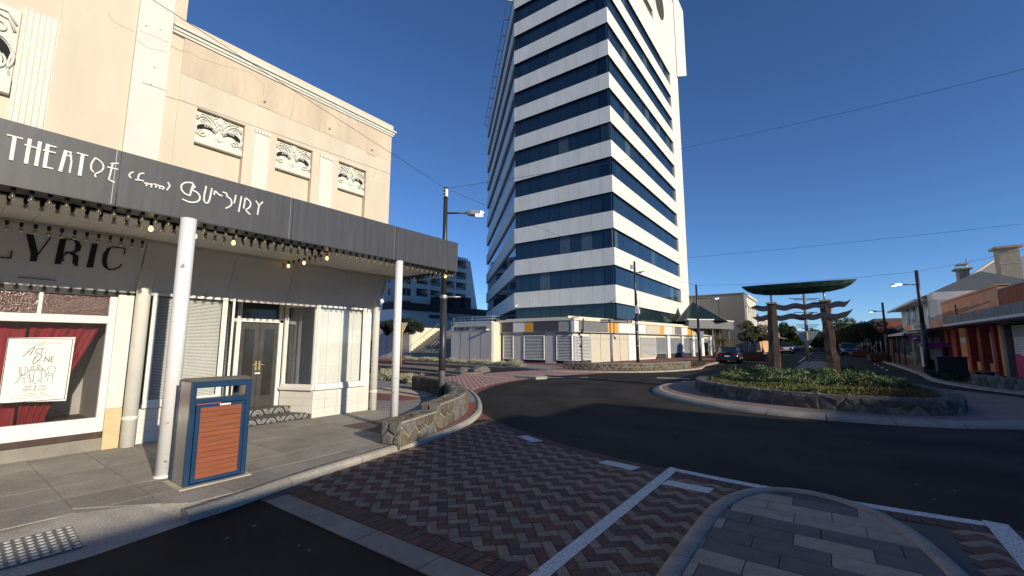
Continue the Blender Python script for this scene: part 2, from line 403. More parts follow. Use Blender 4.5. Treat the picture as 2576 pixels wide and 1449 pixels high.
for b, k, poly in herring(-2.2, 4.6, 34, 26):
    cx = sum(p[0] for p in poly) / 4; cy = sum(p[1] for p in poly) / 4
    if cx < -6.2 or cx > 3.1 or cy < 2.6 or cy > 8: continue
    o_ = poly; poly = clip(poly, 0, -1, -2.955); 
    xa, xb = kerbx(cy - .2) + .01, kerbx(cy + .2) + .01; dx = xb - xa; L = math.hypot(dx, .4)
    if poly: poly = clip(poly, -.4 / L, dx / L, (-.4 * xa + dx * (cy - .2)) / L)
    if len(poly) > 2: poly = arc_clip(poly, 11.72)
    if len(poly) > 2 and abs(cx - .0) < 1.5 and cy < 6.3:     # leave room for the island
        if -1.02 < cx < .86 and cy < 6.0: continue
    if len(poly) < 3 or area(poly) < .0008: continue
    pieces.append((cx * cx + cy * cy, b, k, poly, len(poly) == 4 and abs(area(poly) - area(o_)) < 1e-5, cx, cy))
pieces.sort(key=lambda p: p[0]); proto = {}
rest = {'paver_light': MB(), 'paver_red': MB()}
q = 0
for d2, b, k, poly, full, cx, cy in pieces:
    light = (b % 2 == 0)
    # only bricks the view takes in become single pieces
    rel = (cx * _rt[0] + cy * _rt[1], cx * _fw[0] + cy * _fw[1])
    vis = rel[1] > 2.3 and abs(rel[0]) < rel[1] * 1.3
    nm = ('paver_light' if light else 'paver_red'); v2 = nm + ('_b' if rs.random() < .4 else '')
    if vis and q < 300:
        q += 1; L = (cx, cy, RD + rs.uniform(-.0012, .0012))
        if full:
            key = (v2, k)
            if key not in proto:
                m_ = MB(); top = [(cx + (x - cx) * .97, cy + (y - cy) * .97) for x, y in poly]
                m_.add([(x, y, RD - .01) for x, y in poly] + [(x, y, RD + .013) for x, y in poly] + [(x, y, RD + .016) for x, y in top],
                       [(0, 1, 5, 4), (1, 2, 6, 5), (2, 3, 7, 6), (3, 0, 4, 7), (4, 5, 9, 8), (5, 6, 10, 9), (6, 7, 11, 10), (7, 4, 8, 11), (8, 9, 10, 11)])
                proto[key] = m_.build('paver', v2, pad, loc=(cx, cy, RD))
            else: inst(proto[key], L, pad)
        else: MB().prism(poly, RD - .01, RD + .016).build('paver', v2, pad)
    else: rest[nm].prism(poly, RD - .01, RD + .015 + rs.uniform(-.001, .001))
for nm, m_ in rest.items(): stuff(m_.build('pavers_beyond', nm, pad))
# border bricks: along the arc, and the south edge with its granite strip
def arcbricks(R0, R1, a0, a1, w, m, parent, z=RD + .014, nm='border_brick', gap=.008, single=True):
    n = int((a1 - a0) * R0 / w); J = MB()
    for i in range(n):
        t0 = a0 + (a1 - a0) * i / n; t1 = a0 + (a1 - a0) * (i + 1) / n - gap / R0
        poly = [(C0[0] + r * math.cos(t), C0[1] + r * math.sin(t)) for r, t in ((R0, t0), (R1, t0), (R1, t1), (R0, t1))]
        if area(poly) < 0: poly.reverse()
        if single: MB().prism(poly, z - .03, z + rs.uniform(-.001, .001)).build(nm, m, parent)
        else: J.prism(poly, z - .03, z)
    if not single: stuff(J.build(nm + 's', m, parent))
arcbricks(11.5, 11.71, R(237), R(284), .112, 'paver_red_b', pad)
for i in range(36):
    x = -5.2 + i * .118
    if x > -1.15: break
    MB().prism([(x, 2.72), (x + .11, 2.72), (x + .11, 2.945), (x, 2.945)], RD - .02, RD + .014).build('border_brick', 'paver_red_b' if i % 3 else 'paver_red', pad)
for i in range(5):
    x = -5.12 + i * .82; MB().prism([(x, 2.45), (x + .81, 2.45), (x + .81, 2.71), (x, 2.71)], RD - .02, RD + .012).build('granite_strip', 'granite', pad)

# ---- south splitter island with oblong tiles
ISL = smoothline([(-1.0, -3), (-1.0, 4.3), (-.93, 5.2), (-.72, 5.75), (-.3, 6.02), (.12, 5.88), (.45, 5.45), (.66, 4.6), (.74, 3.5), (.8, -3)], 2)
isl = struct(MB().prism(ISL[::-1], RD - .02, -.008).build('splitter_island', 'joint'))
def in_poly(x, y, P):
    c = False
    for i in range(len(P)):
        a, b = P[i - 1], P[i]
        if (a[1] > y) != (b[1] > y) and x < (b[0] - a[0]) * (y - a[1]) / (b[1] - a[1]) + a[0]: c = not c
    return c
TI = [((p[0] + .1) * .93 - .1, p[1] - .09 if p[1] > 5 else p[1]) for p in ISL]
for r in range(26):
    y0 = -.2 + r * .255; off = (r % 2) * .27 + rs.uniform(-.05, .05)
    xs = -1.4 + off
    while xs < 1.2:
        w = .53; poly = [(xs, y0), (xs + w - .007, y0), (xs + w - .007, y0 + .247), (xs, y0 + .247)]
        # clip to the island outline by its local left and right edges
        for side in (0, 1):
            ya, yb = y0, min(y0 + .247, 5.9); 
            def edge(y):
                c = [p for p in (TI if not side else TI[::-1])]; best = None
                for a, b in zip(c, c[1:]):
                    if min(a[1], b[1]) <= y <= max(a[1], b[1]) and abs(a[1] - b[1]) > 1e-6:
                        return a[0] + (b[0] - a[0]) * (y - a[1]) / (b[1] - a[1])
                return None
            ea, eb = edge(ya), edge(yb)
            if ea is None or eb is None: poly = []; break
            dx, dy = eb - ea, yb - ya; L = math.hypot(dx, dy); nx, ny = dy / L, -dx / L
            if not side: nx, ny = -nx, -ny
            poly = clip(poly, nx, ny, nx * ea + ny * ya)
            if len(poly) < 3: break
        if len(poly) > 2 and area(poly) > .002:
            MB().prism(poly, -.03, .004 + rs.uniform(-.001, .001)).build('paving_tile', 'tile_grey' if rs.random() < .55 else 'tile_charcoal', isl)
        xs += w
ip, il = walk(ISL); s = 0
while s < il - .2:
    L = min(.95, il - s); pts = [ip(s + (L - .01) * t / 6)[:2] for t in range(7)]
    m_ = MB(); sweep(m_, pts, [(.13, -.14), (.12, -.05), (.09, .0), (.03, .014), (-.05, .012), (-.06, -.03)], smooth=True)
    m_.build('kerb_stone', 'kerb_grey', isl); s += L

# ---- painted lines on the south approach
mk = struct(MB().prism([(-1.92, 2.0), (-1.79, 2.0), (-1.72, 6.35), (-1.85, 6.38)], RD + .0175, RD + .0205).build('lane_line', 'road_paint'))
def arcband(R0, R1, a0, a1, z, n=24):
    m = MB(); vs = []
    for i in range(n + 1):
        t = a0 + (a1 - a0) * i / n
        for r in (R0, R1): vs.append((C0[0] + r * math.cos(t), C0[1] + r * math.sin(t), z))
    return m.add(vs, [(2 * i, 2 * i + 1, 2 * i + 3, 2 * i + 2) for i in range(n)])
struct(arcband(11.34, 11.49, R(260.6), R(276.3), RD + .008).build('give_way_line', 'road_paint'))
struct(MB().prism([(1.06, 2), (1.25, 2), (1.33, 6.3), (1.16, 6.32)], RD + .0175, RD + .0205).build('lane_line', 'road_paint'))
for (cx, cy, a) in ((-4.45, 6.72, 25), (-2.48, 6.05, 8), (-1.46, 5.66, 2)):
    c, s_ = math.cos(R(-a)), math.sin(R(-a)); pl = [(-.27, -.1), (.27, -.1), (.29, .12), (-.25, .1)]
    struct(MB().prism([(cx + u * c - v * s_, cy + u * s_ + v * c) for u, v in pl], RD + .0175, RD + .0205).build('give_way_dash', 'road_paint'))

# ---- west leg: herringbone, island, lines, far footpath
wpad = struct(arcband(11.5, 11.85, R(150), R(237), RD + .006, 40).build('red_ring', 'red_paving'))
wl, wr = MB(), MB()
for b, k, poly in herring(-11.5, 14.6, 60, 46):
    cx = sum(p[0] for p in poly) / 4; cy = sum(p[1] for p in poly) / 4
    d = math.hypot(cx - C0[0], cy - C0[1])
    if d < 11.87 or d > 15.9 or cy < 9 or cy > 25.5 or cx > -6.3: continue
    # stay on the road side of the kerb
    ok = True
    for a, c in zip(KERB[20:], KERB[21:]):
        if min(a[0], c[0]) - .01 <= cx <= max(a[0], c[0]) + .01:
            y_ = a[1] + (c[1] - a[1]) * (cx - a[0]) / (c[0] - a[0] + 1e-9)
            if cy < y_ + .08: ok = False
    if ok: (wl if b % 2 == 0 else wr).prism(poly, RD - .01, RD + .012)
wbase = struct(arcband(11.85, 15.9, R(150), R(222), RD + .003, 40).build('paved_crossing', 'joint'))
stuff(wl.build('pavers_light', 'paver_pink', wbase)); stuff(wr.build('pavers_red', 'brick_red', wbase))
struct(MB().prism([(-27.5, 19.15), (-17.5, 17.62), (-13.0, 17.35), (-9.6, 19.95), (-9.7, 20.1), (-13.0, 17.52), (-17.5, 17.8), (-27.5, 19.35)], RD + .0175, RD + .0205).build('edge_line', 'road_paint'))
wis = struct(MB().prism([(-16.4, 18.0), (-15.4, 18.7), (-16.2, 19.6), (-22, 21.4), (-31, 22.3), (-31, 20.9), (-22, 19.5)], RD - .02, .0).build('splitter_island', mat('island_brown', (.27, .19, .13), .9, var=.25, scale=1.5, fine=30)))
struct(MB().prism([(-12.6, 17.75), (-11.2, 17.55), (-10.9, 18.1), (-11.6, 18.9), (-12.6, 18.4)][::1], RD - .02, .02).build('traffic_island', 'concrete'))
farw = [(-80, 26.3), (-30, 25.6), (-20, 24.6), (-16.5, 24.0), (-14.6, 22.9), (-12.6, 23.0), (-9.6, 24.1), (-7.6, 26.4), (-6.5, 30.2), (-6.9, 33), (-7.35, 36), (-7.4, 110), (-20, 110), (-20, 60), (-80, 60)]
fpv = struct(MB().prism(farw[:1] + smoothline(farw[1:12], 2) + farw[12:], -.15, -.002).build('far_pavement', 'red_paving'))
fk = smoothline(farw[1:12], 2); m_ = MB(); sweep(m_, fk, [(-.02, -.14), (-.01, -.03), (.03, .004), (.16, .005), (.16, -.05)]); m_.build('kerb', 'concrete', fpv)
MB().prism([(-40, 28.6), (-28, 27.9), (-28, 28.4), (-40, 29.2)], -.02, .004).build('pale_band', 'paver_pink', fpv)
MB().prism([(-16.5, 24.5), (-14.2, 23.4), (-13.0, 24.2), (-15.5, 27), (-23, 29), (-23, 28.6)], -.02, .004).build('pale_band', 'slab', fpv)
# ---- Victoria Street lines and north island
for x in (-1.75, 1.0):
    struct(MB().prism([(x - .05, 47), (x + .05, 47), (-.4 + (x + .4) * .72 + .06, 95), (-.4 + (x + .4) * .72 - .06, 95)] if x < 0 else [(x - .05, 47), (x + .07, 47), (-.4 + (x + .4) * .72 + .06, 95), (-.4 + (x + .4) * .72 - .06, 95)], RD + .004, RD + .009).build('lane_line', 'road_paint'))
for y in (95, 72, 62, 54, 50):
    w = 9 if y == 95 else (7 if y == 72 else 1.0); struct(MB().prism([(-.4 - w / 2, y), (-.4 + w / 2, y), (-.4 + w / 2, y + .25), (-.4 - w / 2, y + .25)], RD + .004, RD + .009).build('cross_line', 'road_paint'))
struct(MB().prism([(-1.5, 32), (-.3, 31), (.7, 32), (.55, 47), (-1.35, 47)], RD - .02, .0).build('splitter_island', mat('island_grey', (.19, .165, .15), .9, var=.2, scale=2, fine=30)))
# ---- right-hand footpath
rk = smoothline([(60, 15.5), (12, 17.5), (7.2, 19.6), (5.4, 21.9), (4.4, 24.2), (3.9, 27.5), (4.3, 32), (4.4, 44), (4.4, 120)], 2)
rpv = struct(MB().prism(rk[::-1] + [(60, 120)][::-1] if False else [(60, 120)] + rk[::-1], -.15, -.002).build('right_pavement', mat('red_paving_r', (.20, .11, .085), .9, var=.18, scale=2, fine=40)))
m_ = MB(); sweep(m_, rk, [(.02, -.14), (.01, -.03), (-.03, .004), (-.16, .005), (-.16, -.05)]); m_.build('kerb', 'concrete', rpv)
for i in range(4): struct(MB().prism([(3.2 + .05 * i, 36 + i * 3.2), (3.3 + .05 * i, 36 + i * 3.2), (3.42 + .05 * i, 37.4 + i * 3.2), (3.32 + .05 * i, 37.4 + i * 3.2)], RD + .004, RD + .009).build('dashed_line', 'road_paint'))
struct(MB().prism([(-6.7, 21.6), (-5.2, 22.0), (-5.4, 22.6), (-6.9, 22.2)], RD + .004, RD + .01).build('road_patch', 'concrete'))

# ================================================================ roundabout
C1 = (-.45, 17.0)
apron = struct(MB().prism([(C0[0] - .02 + 5.07 * math.cos(t * math.pi / 36), C0[1] + .07 + 5.07 * math.sin(t * math.pi / 36)) for t in range(72)], RD - .05, .012).build('roundabout_apron', mat('apron_red', (.25, .175, .15), .9, var=.2, scale=1.5, fine=60)))
for i in range(28):
    pts = [(C0[0] - .02 + 5.07 * math.cos(t), C0[1] + .07 + 5.07 * math.sin(t)) for t in [2 * math.pi * (i + u / 5 * .992) / 28 for u in range(6)]]
    m_ = MB(); sweep(m_, pts, [(-.36, -.15), (-.34, -.075), (-.26, -.03), (-.1, .004), (0, .02), (.0, -.05)], smooth=True); m_.build('kerb_stone', 'kerb_grey', apron)
def stone_wall(name, label, line, h, thick, mats, mort, rnd, cw=.26, ch=.18, closed=False, bulge=.035, step=None, both=False, ztop=None, group=None):
    f, L = walk(line); c = line[len(line) // 2]; t = thing(name, (c[0], c[1], 0), label, 'stone wall', group)
    core = MB(); pts = [f(L * i / 60)[:2] for i in range(61)] if not closed else line
    sweep(core, pts, [(0, -.06), (0, h), (thick, h), (thick, -.06)])
    if not closed:
        for e in (0, L):
            x, y, nx, ny = f(e); core.add([(x, y, -.06), (x + nx * thick, y + ny * thick, -.06), (x + nx * thick, y + ny * thick, h), (x, y, h)], [(0, 1, 2, 3)])
    core.build('mortar_core', mort, t)
    def front(u, v, d): x, y, nx, ny = f(u); return Vector((x - nx * d, y - ny * d, v - .03))
    def back(u, v, d): x, y, nx, ny = f(u); return Vector((x + nx * (thick + d), y + ny * (thick + d), v - .03))
    def topf(u, v, d): x, y, nx, ny = f(u); return Vector((x + nx * v, y + ny * v, h + d))
    def seg(L0, L1):
        for fn, hh, bl in ((front, h + .02, bulge), (topf, thick, bulge * .7)) + (((back, h + .02, bulge),) if both else ()):
            for poly in voronoi(L1 - L0, hh, cw, ch if fn is not topf else thick / 2, rnd):
                p = shrink(poly, .012)
                if len(p) < 3: continue
                p = [(u + L0, v) for u, v in p]
                stone_mesh(p, fn, bl * rnd.uniform(.6, 1.3), rnd).build('stone', rnd.choice(mats), t)
    k = max(1, int(L / 2.4))
    for i in range(k): seg(L * i / k, L * (i + 1) / k)
    if not closed:
        for e, sg in ((0, -1), (L, 1)):
            x, y, nx, ny = f(e); tx, ty = ny * sg, -nx * sg
            for poly in voronoi(thick, h, cw * .7, ch, rnd):
                p = shrink(poly, .012)
                if len(p) > 2:
                    fn = lambda u, v, d: Vector((x + nx * u + tx * d, y + ny * u + ty * d, v))
                    stone_mesh(p if sg > 0 else [(a, b) for a, b in p], fn, bulge, rnd).build('stone', rnd.choice(mats), t)
    return t
rw = random.Random(11)
WP = [(-3.61, 15.93), (-2.54, 14.46), (-1.15, 13.54), (.09, 13.28), (1.04, 13.28), (1.85, 13.5), (2.45, 14.05), (2.78, 15.0), (2.86, 16.2), (2.6, 17.6), (2.0, 19.2), (.8, 20.6), (-.8, 20.9), (-2.4, 20.3), (-3.6, 19.0), (-3.95, 17.4)]
ring = smoothline(WP[8:] + WP[:9], 2)
stone_wall('stone_planter_wall', 'round low stone wall of the planted roundabout island, shade put into its dark stone', ring, .36, .34, ['stone_dark', 'stone_dark', 'stone_b'], 'mortar_dark', rw, cw=.36, ch=.2, closed=True)  # darker stone and mortar carry the shade on the wall's near face
# kerbside stone wall
stone_wall('stone_wall', 'short low stone wall end in front of the right-hand white awning post', [(-5.62, 4.74), (-5.78, 5.3), (-5.98, 5.9)], .37, .36, ['stone_a', 'stone_b', 'stone_c', 'stone_a'], 'mortar', rw, cw=.3, ch=.2, bulge=.04, both=True, group='kerbside stone walls')
W2 = smoothline([(-6.12, 6.12), (-6.45, 6.9), (-6.95, 7.85), (-7.8, 8.75), (-9.2, 9.85), (-10.6, 10.65), (-11.9, 10.95)], 2)
stone_wall('stone_wall', 'curved low stone wall round the footpath corner below the dark street lamp', W2, .46, .4, ['stone_a', 'stone_b', 'stone_c', 'stone_a', 'stone_b'], 'mortar', rw, cw=.3, ch=.2, bulge=.04, both=True, group='kerbside stone walls')

# ================================================================ theatre
mat('render_salmon', (.68, .59, .46), .85, var=.075, scale=.8, stretch=(1, 2, .6), bump=.15, bscale=50)
mat('render_tan', (.63, .52, .385), .85, var=.13, scale=1.0, stretch=(1, 2.2, .5), bump=.2, bscale=40)
mat('render_cream', (.71, .705, .62), .8, var=.05, scale=1.5, bump=.15, bscale=50)
mat('crack', (.30, .22, .15), .9, var=0)
mat('grey_panel', (.66, .645, .62), .6, var=.05, scale=2)
mat('soffit', (.66, .64, .57), .6, var=.08, scale=2)
mat('letter_white', (.80, .79, .75), .6, var=.08, scale=12)
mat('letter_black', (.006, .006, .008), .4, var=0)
mat('curtain', (.22, .010, .018), .8, var=.35, scale=3, stretch=(6, 6, .8))
mat('blind', (.74, .75, .72), .6, var=.04)
mat('door_dark', (.055, .053, .05), .4, var=.25, scale=3)
mat('brass', (.75, .55, .28), .35, metal=.8, var=.1)
glass('window_glass', tint=(.985, .99, .988), dirt=.015); glass('bulb_glass', tint=(.85, .8, .7), dirt=.08)
mat('obscure_glass', (.09, .045, .04), .12, var=.35, scale=60, bump=1.0, bscale=45)
mat('timber_dark', (.07, .045, .035), .8, var=.3, scale=6)
mat('orange_paint', (.66, .5, .29), .8, var=.12, scale=8)
XW = -9.3; XF = -6.8
TH = thing('theatre_building', (XW, 3.5, 0), 'cream and salmon art deco theatre with charcoal awning and bulb lights on the corner', 'theatre')
def tb(a, b, name, m, par=TH, bev=0): return MB().box(a, b).build(name, m, par, bevel=bev)
# upper wing: piers, recessed bays, frieze, cornice
ZB = 3.35; ZT = 7.66
bays = [(2.69, 3.53), (4.17, 4.98), (5.65, 6.43)]
edges = [2.39] + [e for b in bays for e in b] + [7.19]
w = MB(); w.box((XW - 1.5, 2.3, ZB), (XW - .13, 7.19, ZT - .02))
for i in range(0, len(edges), 2): w.box((XW - .13, edges[i], ZB), (XW, edges[i + 1], 6.63))
for b in bays: w.box((XW - .13, b[0], 6.09), (XW, b[1], 6.63))
w.build('upper_wall', 'render_salmon', TH)
tb((XW - .13, 2.39, 6.63), (XW + .006, 7.19, 7.34), 'frieze', 'render_tan')
for z0, z1, d, m in ((7.34, 7.39, .035, 'render_cream'), (7.39, 7.45, .06, 'render_cream'), (7.45, 7.5, .1, 'render_cream'), (7.5, ZT, .03, 'render_salmon')):
    tb((XW - 1.5, 2.2, z0), (XW + d, 7.19 + d, z1), 'cornice_moulding', m, bev=.008)
tb((XW - 12, 2.2, ZB), (XW - 1.5, 7.1, 7.3), 'side_wall', 'render_tan')
tb((XW - 12, -8, 0), (XW - 2.2, 6.6, ZB), 'rear_wall', 'render_tan')
# central tower of the facade
tb((XW - 1.5, -6, ZB), (XW - .02, 2.39, 12), 'tower_wall', 'render_salmon')
tb((XW - .05, 1.7, ZB), (XW + .1, 2.18, 12), 'pale_pilaster', 'render_cream', bev=.006)
tb((XW - .05, .82, ZB), (XW + .03, 1.7, 12), 'tower_panel', 'render_salmon')
for z in (7.05, 7.35): tb((XW - .05, -3, z), (XW + .01, .8, z + .022), 'string_line', 'crack')
def fluted(y0, y1, z0, z1, n, x=XW, cap=True):
    o = tb((x - .06, y0, z0), (x + .02, y1, z1), 'fluted_pilaster', 'render_cream')
    wd = (y1 - y0) / n
    for i in range(n):
        yc = y0 + (i + .5) * wd
        MB().tube([(x + .014, yc, z0), (x + .014, yc, z1 - (.09 if cap else 0))], wd * .40, 8).build('flute', 'render_cream', o)
    if cap:
        for i in range(n):
            yc = y0 + (i + .5) * wd; MB().box((x, yc - wd * .44, z1 - .085), (x + .05, yc + wd * .44, z1)).build('cap_tooth', 'render_cream', o, bevel=.008)
fluted(3.7, 4.02, ZB, 6.1, 5); fluted(5.15, 5.49, ZB, 6.09, 5); fluted(.45, .82, ZB, 6.62, 6, cap=False)
# carved panels
def arc(cx, cy, r, a0, a1, n=12): return [(cx + r * math.cos(R(a0 + (a1 - a0) * i / n)), cy + r * math.sin(R(a0 + (a1 - a0) * i / n))) for i in range(n + 1)]
def spiral(cx, cy, r0, r1, a0, a1, n=22): return [(cx + (r0 + (r1 - r0) * i / n) * math.cos(R(a0 + (a1 - a0) * i / n)), cy + (r0 + (r1 - r0) * i / n) * math.sin(R(a0 + (a1 - a0) * i / n))) for i in range(n + 1)]
def carved(y0, y1, z0, z1, name='carved_panel', XW=XW):
    wd, ht = y1 - y0, z1 - z0; o = tb((XW - .125, y0 + .004, z0), (XW - .09, y1 - .004, z1 - .02), name, 'render_cream')
    P = lambda u, v, d=-.085: Vector((XW + d, y0 + u * wd, z0 + v * ht))
    def strokes(lst, r, nm='scroll', m='render_cream', d=-.085):
        for pts in lst: MB().tube([P(u, v, d) for u, v in pts], r, 6).build(nm, m, o)
    MB().box((XW - .1, y0 + .004, z0), (XW - .03, y1 - .004, z0 + ht * .13)).build('panel_sill', 'render_cream', o, bevel=.01)
    MB().box((XW - .1, y0 + .004, z0 + ht * .13), (XW - .05, y1 - .004, z0 + ht * .2)).build('panel_sill', 'render_cream', o, bevel=.006)
    for sx in (0, 1):
        X = (lambda u: u) if sx == 0 else (lambda u: 1 - u)
        # dark crescent opening and its wave scroll
        outer = arc(.24, .42, .2, 200, 30, 14); inner = arc(.26, .36, .155, 30, 190, 14)
        cres = [(X(u), v) for u, v in outer + inner]
        MB().ext([P(u, v, -.088) for u, v in cres], (.004, 0, 0)).build('dark_opening', 'dark_void', o)
        strokes([[(X(u), v) for u, v in arc(.24, .42, .225, 215, 25, 14)]], .018, d=-.07)
        strokes([[(X(u), v) for u, v in spiral(.17, .34, .1, .015, 120, 560)]], .016, d=-.07)
        strokes([[(X(u), v) for u, v in spiral(.17, .72, .085, .012, -60, 420)]], .015, d=-.07)
        strokes([[(X(u), v) for u, v in [(.04, .72), (.1, .84), (.2, .86), (.3, .78), (.38, .62), (.42, .5)]]], .02, d=-.068)
        strokes([[(X(u), v) for u, v in [(.03, .8), (.12, .92), (.24, .92), (.36, .82), (.44, .66)]]], .014, d=-.07)
        for i in range(5): strokes([[(X(.2 + i * .045), .55 + i * .01), (X(.24 + i * .045), .7 - i * .02)]], .012, nm='leaf_rib', d=-.078)
        for u, v in ((.31, .93), (.38, .9), (.43, .94)): MB().lathe(P(X(u), v, -.08) - Vector((0, 0, 0)), [(0, -.022), (.02, -.012), (.024, 0), (.018, .014), (0, .022)], 8).build('berry', 'render_cream', o)
        strokes([[(X(u), v) for u, v in [(.03, .2), (.06, .34), (.03, .5)]]], .015, d=-.075)
    # fan and central leaf
    fan = [(.36, .2)] + arc(.5, .2, .15, 180, 120, 5) + [(.5, .5)] + arc(.5, .2, .15, 60, 0, 5)
    MB().ext([P(u, v, -.09) for u, v in [(.35, .2), (.38, .34), (.44, .44), (.5, .5), (.56, .44), (.62, .34), (.65, .2)]][::-1], (.03, 0, 0)).build('fan', 'render_cream', o, bevel=.006)
    for a in range(30, 160, 24): strokes([[(.5, .22), (.5 + .13 * math.cos(R(a)), .22 + .2 * math.sin(R(a)))]], .008, nm='fan_rib', d=-.056)
    strokes([[(.4, .46), (.46, .6), (.5, .68), (.54, .6), (.6, .46)], [(.36, .5), (.43, .7), (.5, .86), (.57, .7), (.64, .5)]], .018, nm='leaf', d=-.07)
    MB().ext([P(u, v, -.09) for u, v in [(.42, .84), (.46, .96), (.5, .99), (.54, .96), (.58, .84), (.5, .74)]], (.03, 0, 0)).build('top_bud', 'render_cream', o, bevel=.008)
for b in bays: carved(b[0], b[1], 5.42, 6.09)
carved(-.62, .44, 5.2, 6.55, 'tall_carved_panel', XW=-9.3 + .11)
# hairline cracks and small cover plates
for pts in ([(430, 45), (470, 60), (520, 95), (560, 100), (600, 130), (640, 140)], [(424, 110), (450, 125), (480, 132), (500, 145), (560, 165), (630, 182), (665, 215), (660, 262)],
            [(740, 240), (738, 275), (728, 300)], [(840, 290), (855, 320)], [(950, 420), (940, 445)]):
    MB().tube([onX(x, y, XW + .006) for x, y in pts], .0028, 4).build('crack_line', 'crack', TH)
for pts in ([(272, 30), (280, 48), (300, 62), (340, 82)], [(341, 100), (372, 120), (418, 130)], [(352, 78), (390, 92), (424, 108)]):
    MB().tube([onX(x, y, XW + (.1 if pts[0][0] > 300 else .03)) for x, y in pts], .0028, 4).build('crack_line', 'crack', TH)
for x, y in ((368, 65), (405, 75), (388, 170), (380, 212)):
    MB().ext([onX(x + dx * rs.uniform(.3, 1), y + dy * rs.uniform(.3, 1), XW + .101) for dx, dy in ((-3.5, 0), (-1.5, -2), (1, -3.5), (3.5, -1), (2, 2), (-1, 3.5))], (.002, 0, 0)).build('paint_chip', 'crack', TH)
for x, y in ((665, 256), (828, 324), (935, 378)):
    c = onX(x, y, XW + .006); k = .13
    o = MB().box((c.x, c.y - k, c.z - k), (c.x + .008, c.y + k, c.z + k)).build('cover_plate', 'render_tan', TH); MB().box((c.x + .006, c.y - .02, c.z - .025), (c.x + .03, c.y + .02, c.z + .02)).build('bracket', 'crack', o)
# awning: fascia panels, soffit boards, bulbs
AW = thing('tmp', (XF, 3.5, 3.3), 'x', 'x'); bpy.data.objects.remove(AW)
aw = tb((XW, -2.5, 3.40), (XF - .05, 7.24, 3.46), 'awning_deck', 'black_metal')
fb = [-2.5, onX(290, 515, XF).y, onX(735, 560, XF).y, onX(996, 620, XF).y, 7.28]
mat('fascia_grey', (.075, .077, .085), .5, col2=(.05, .052, .06), scale=2.2, stretch=(1, 6, .35), fine=0, bump=.1, bscale=4)
for a, b in zip(fb, fb[1:]): MB().box((XF - .04, a + .004, 3.3), (XF, b - .004, 3.985)).build('fascia_panel', 'fascia_grey', aw)
for y in fb[1:4]: MB().box((XF - .005, y - .045, 3.3), (XF + .005, y - .038, 3.98)).build('fascia_joint', 'grey_metal', aw)
MB().box((XW + .3, 7.24, 3.3), (XF - .04, 7.28, 3.98)).build('end_fascia', 'fascia_grey', aw)
MB().box((XF - .3, -2.5, 3.285), (XF + .004, 7.285, 3.3)).build('edge_trim', 'black_metal', aw)
y = -2.5
while y < 7.2:
    MB().box((XW + .3, y, 3.34), (XF - .05, min(y + .295, 7.23), 3.36)).build('soffit_board', 'soffit', aw); y += .3
MB().box((XW + .3, -2.5, 3.28), (XW + .42, 7.3, 3.34)).build('soffit_trim', 'grey_panel', aw)
MB().box((XF - .44, -2.5, 3.27), (XF - .36, 4.3, 3.34)).build('cable_tray', 'black_metal', aw)
mat('bulb_lit_off', (.55, .5, .42), .2, var=0, spec=.6)
emat('bulb_on', (1, .62, .2), 3.5)
sock = bm0 = on0 = None
def bulb(x, y, z, lit=False):
    global sock, bm0, on0
    if sock is None:
        sock = MB().lathe((x, y, z), [(.0, 0), (.02, 0), (.022, -.044), (.016, -.048), (.016, -.064), (0, -.064)], 8).build('bulb_socket', 'black_metal', aw, loc=(x, y, z))
        bm0 = MB().lathe((x, y, z), [(.01, -.06), (.015, -.07), (.025, -.092), (.028, -.108), (.022, -.126), (.01, -.137), (0, -.14)], 10).build('light_bulb', 'bulb_glass', aw, loc=(x, y, z))
        fil = MB().lathe((x, y, z), [(0, -.075), (.007, -.08), (.008, -.11), (0, -.12)], 6).build('x', 'brass', aw, loc=(x, y, z))
        fil.name = 'filament'; bulb.fil = fil
        on0 = None
    else:
        inst(sock, (x, y, z), aw)
        if lit:
            if on0 is None:
                on0 = MB().lathe((x, y, z), [(.01, -.06), (.015, -.07), (.025, -.092), (.028, -.108), (.022, -.126), (.01, -.137), (0, -.14)], 10).build('lit_bulb', 'bulb_on', aw, loc=(x, y, z))
            else: inst(on0, (x, y, z), aw)
        else: inst(bm0, (x, y, z), aw); inst(bulb.fil, (x, y, z), aw)
n = 0
y = .05
while y < 7.25: bulb(XF - .09, y, 3.3, False); y += .135
y = .08
while y < 4.2: n += 1; bulb(XF - .4, y, 3.27, n in (2, 14, 18, 22)); y += .125
y = .05
while y < 2.02: bulb(XW + .5, y, 3.29); y += .13
for i in range(9): bulb(XF - .5 - i * .2, 4.3, 3.3, i in (0, 4, 7))
for i in range(14): bulb(XF - .12 - i * .145, 7.15, 3.3, i in (1,))
# fascia lettering, traced as strokes lying on the fascia
def Zt(x, y): return (x * 900 / 2576 * .628906, (700 + y * 900 / 2576) * .628906)
def Zl(x, y): return (x * 1100 / 2452 * .628906, (450 + y * 1100 / 2452) * .628906)
_fs = [0]
def flat_stroke(pts, wd, fn, m, par, name, nrm, th=.012):
    _fs[0] += 1; th = th * (1 + .06 * (_fs[0] % 9))
    pts = smoothline(pts, 2) if len(pts) > 3 and pts[0] != pts[-1] and m == 'letter_white' else (smoothline(pts, 1) if m == 'ink' and len(pts) > 4 and wd < .0075 else pts)
    P_ = [fn(x, y) for x, y in pts]; o = MB(); nrm = Vector(nrm)
    for i, (a, b) in enumerate(zip(P_, P_[1:])):
        d = (b - a); L = d.length
        if L < 1e-4: continue
        d /= L; s_ = nrm.cross(d) * wd / 2; e = d * wd * .25
        o.ext([a - s_ - e, b - s_ + e, b + s_ + e, a + s_ - e], nrm * (th * (1 + .02 * (i % 3))))
    return o.build(name, m, par)
fl = lambda x, y: onX(*Zl(x, y), XF + .001)
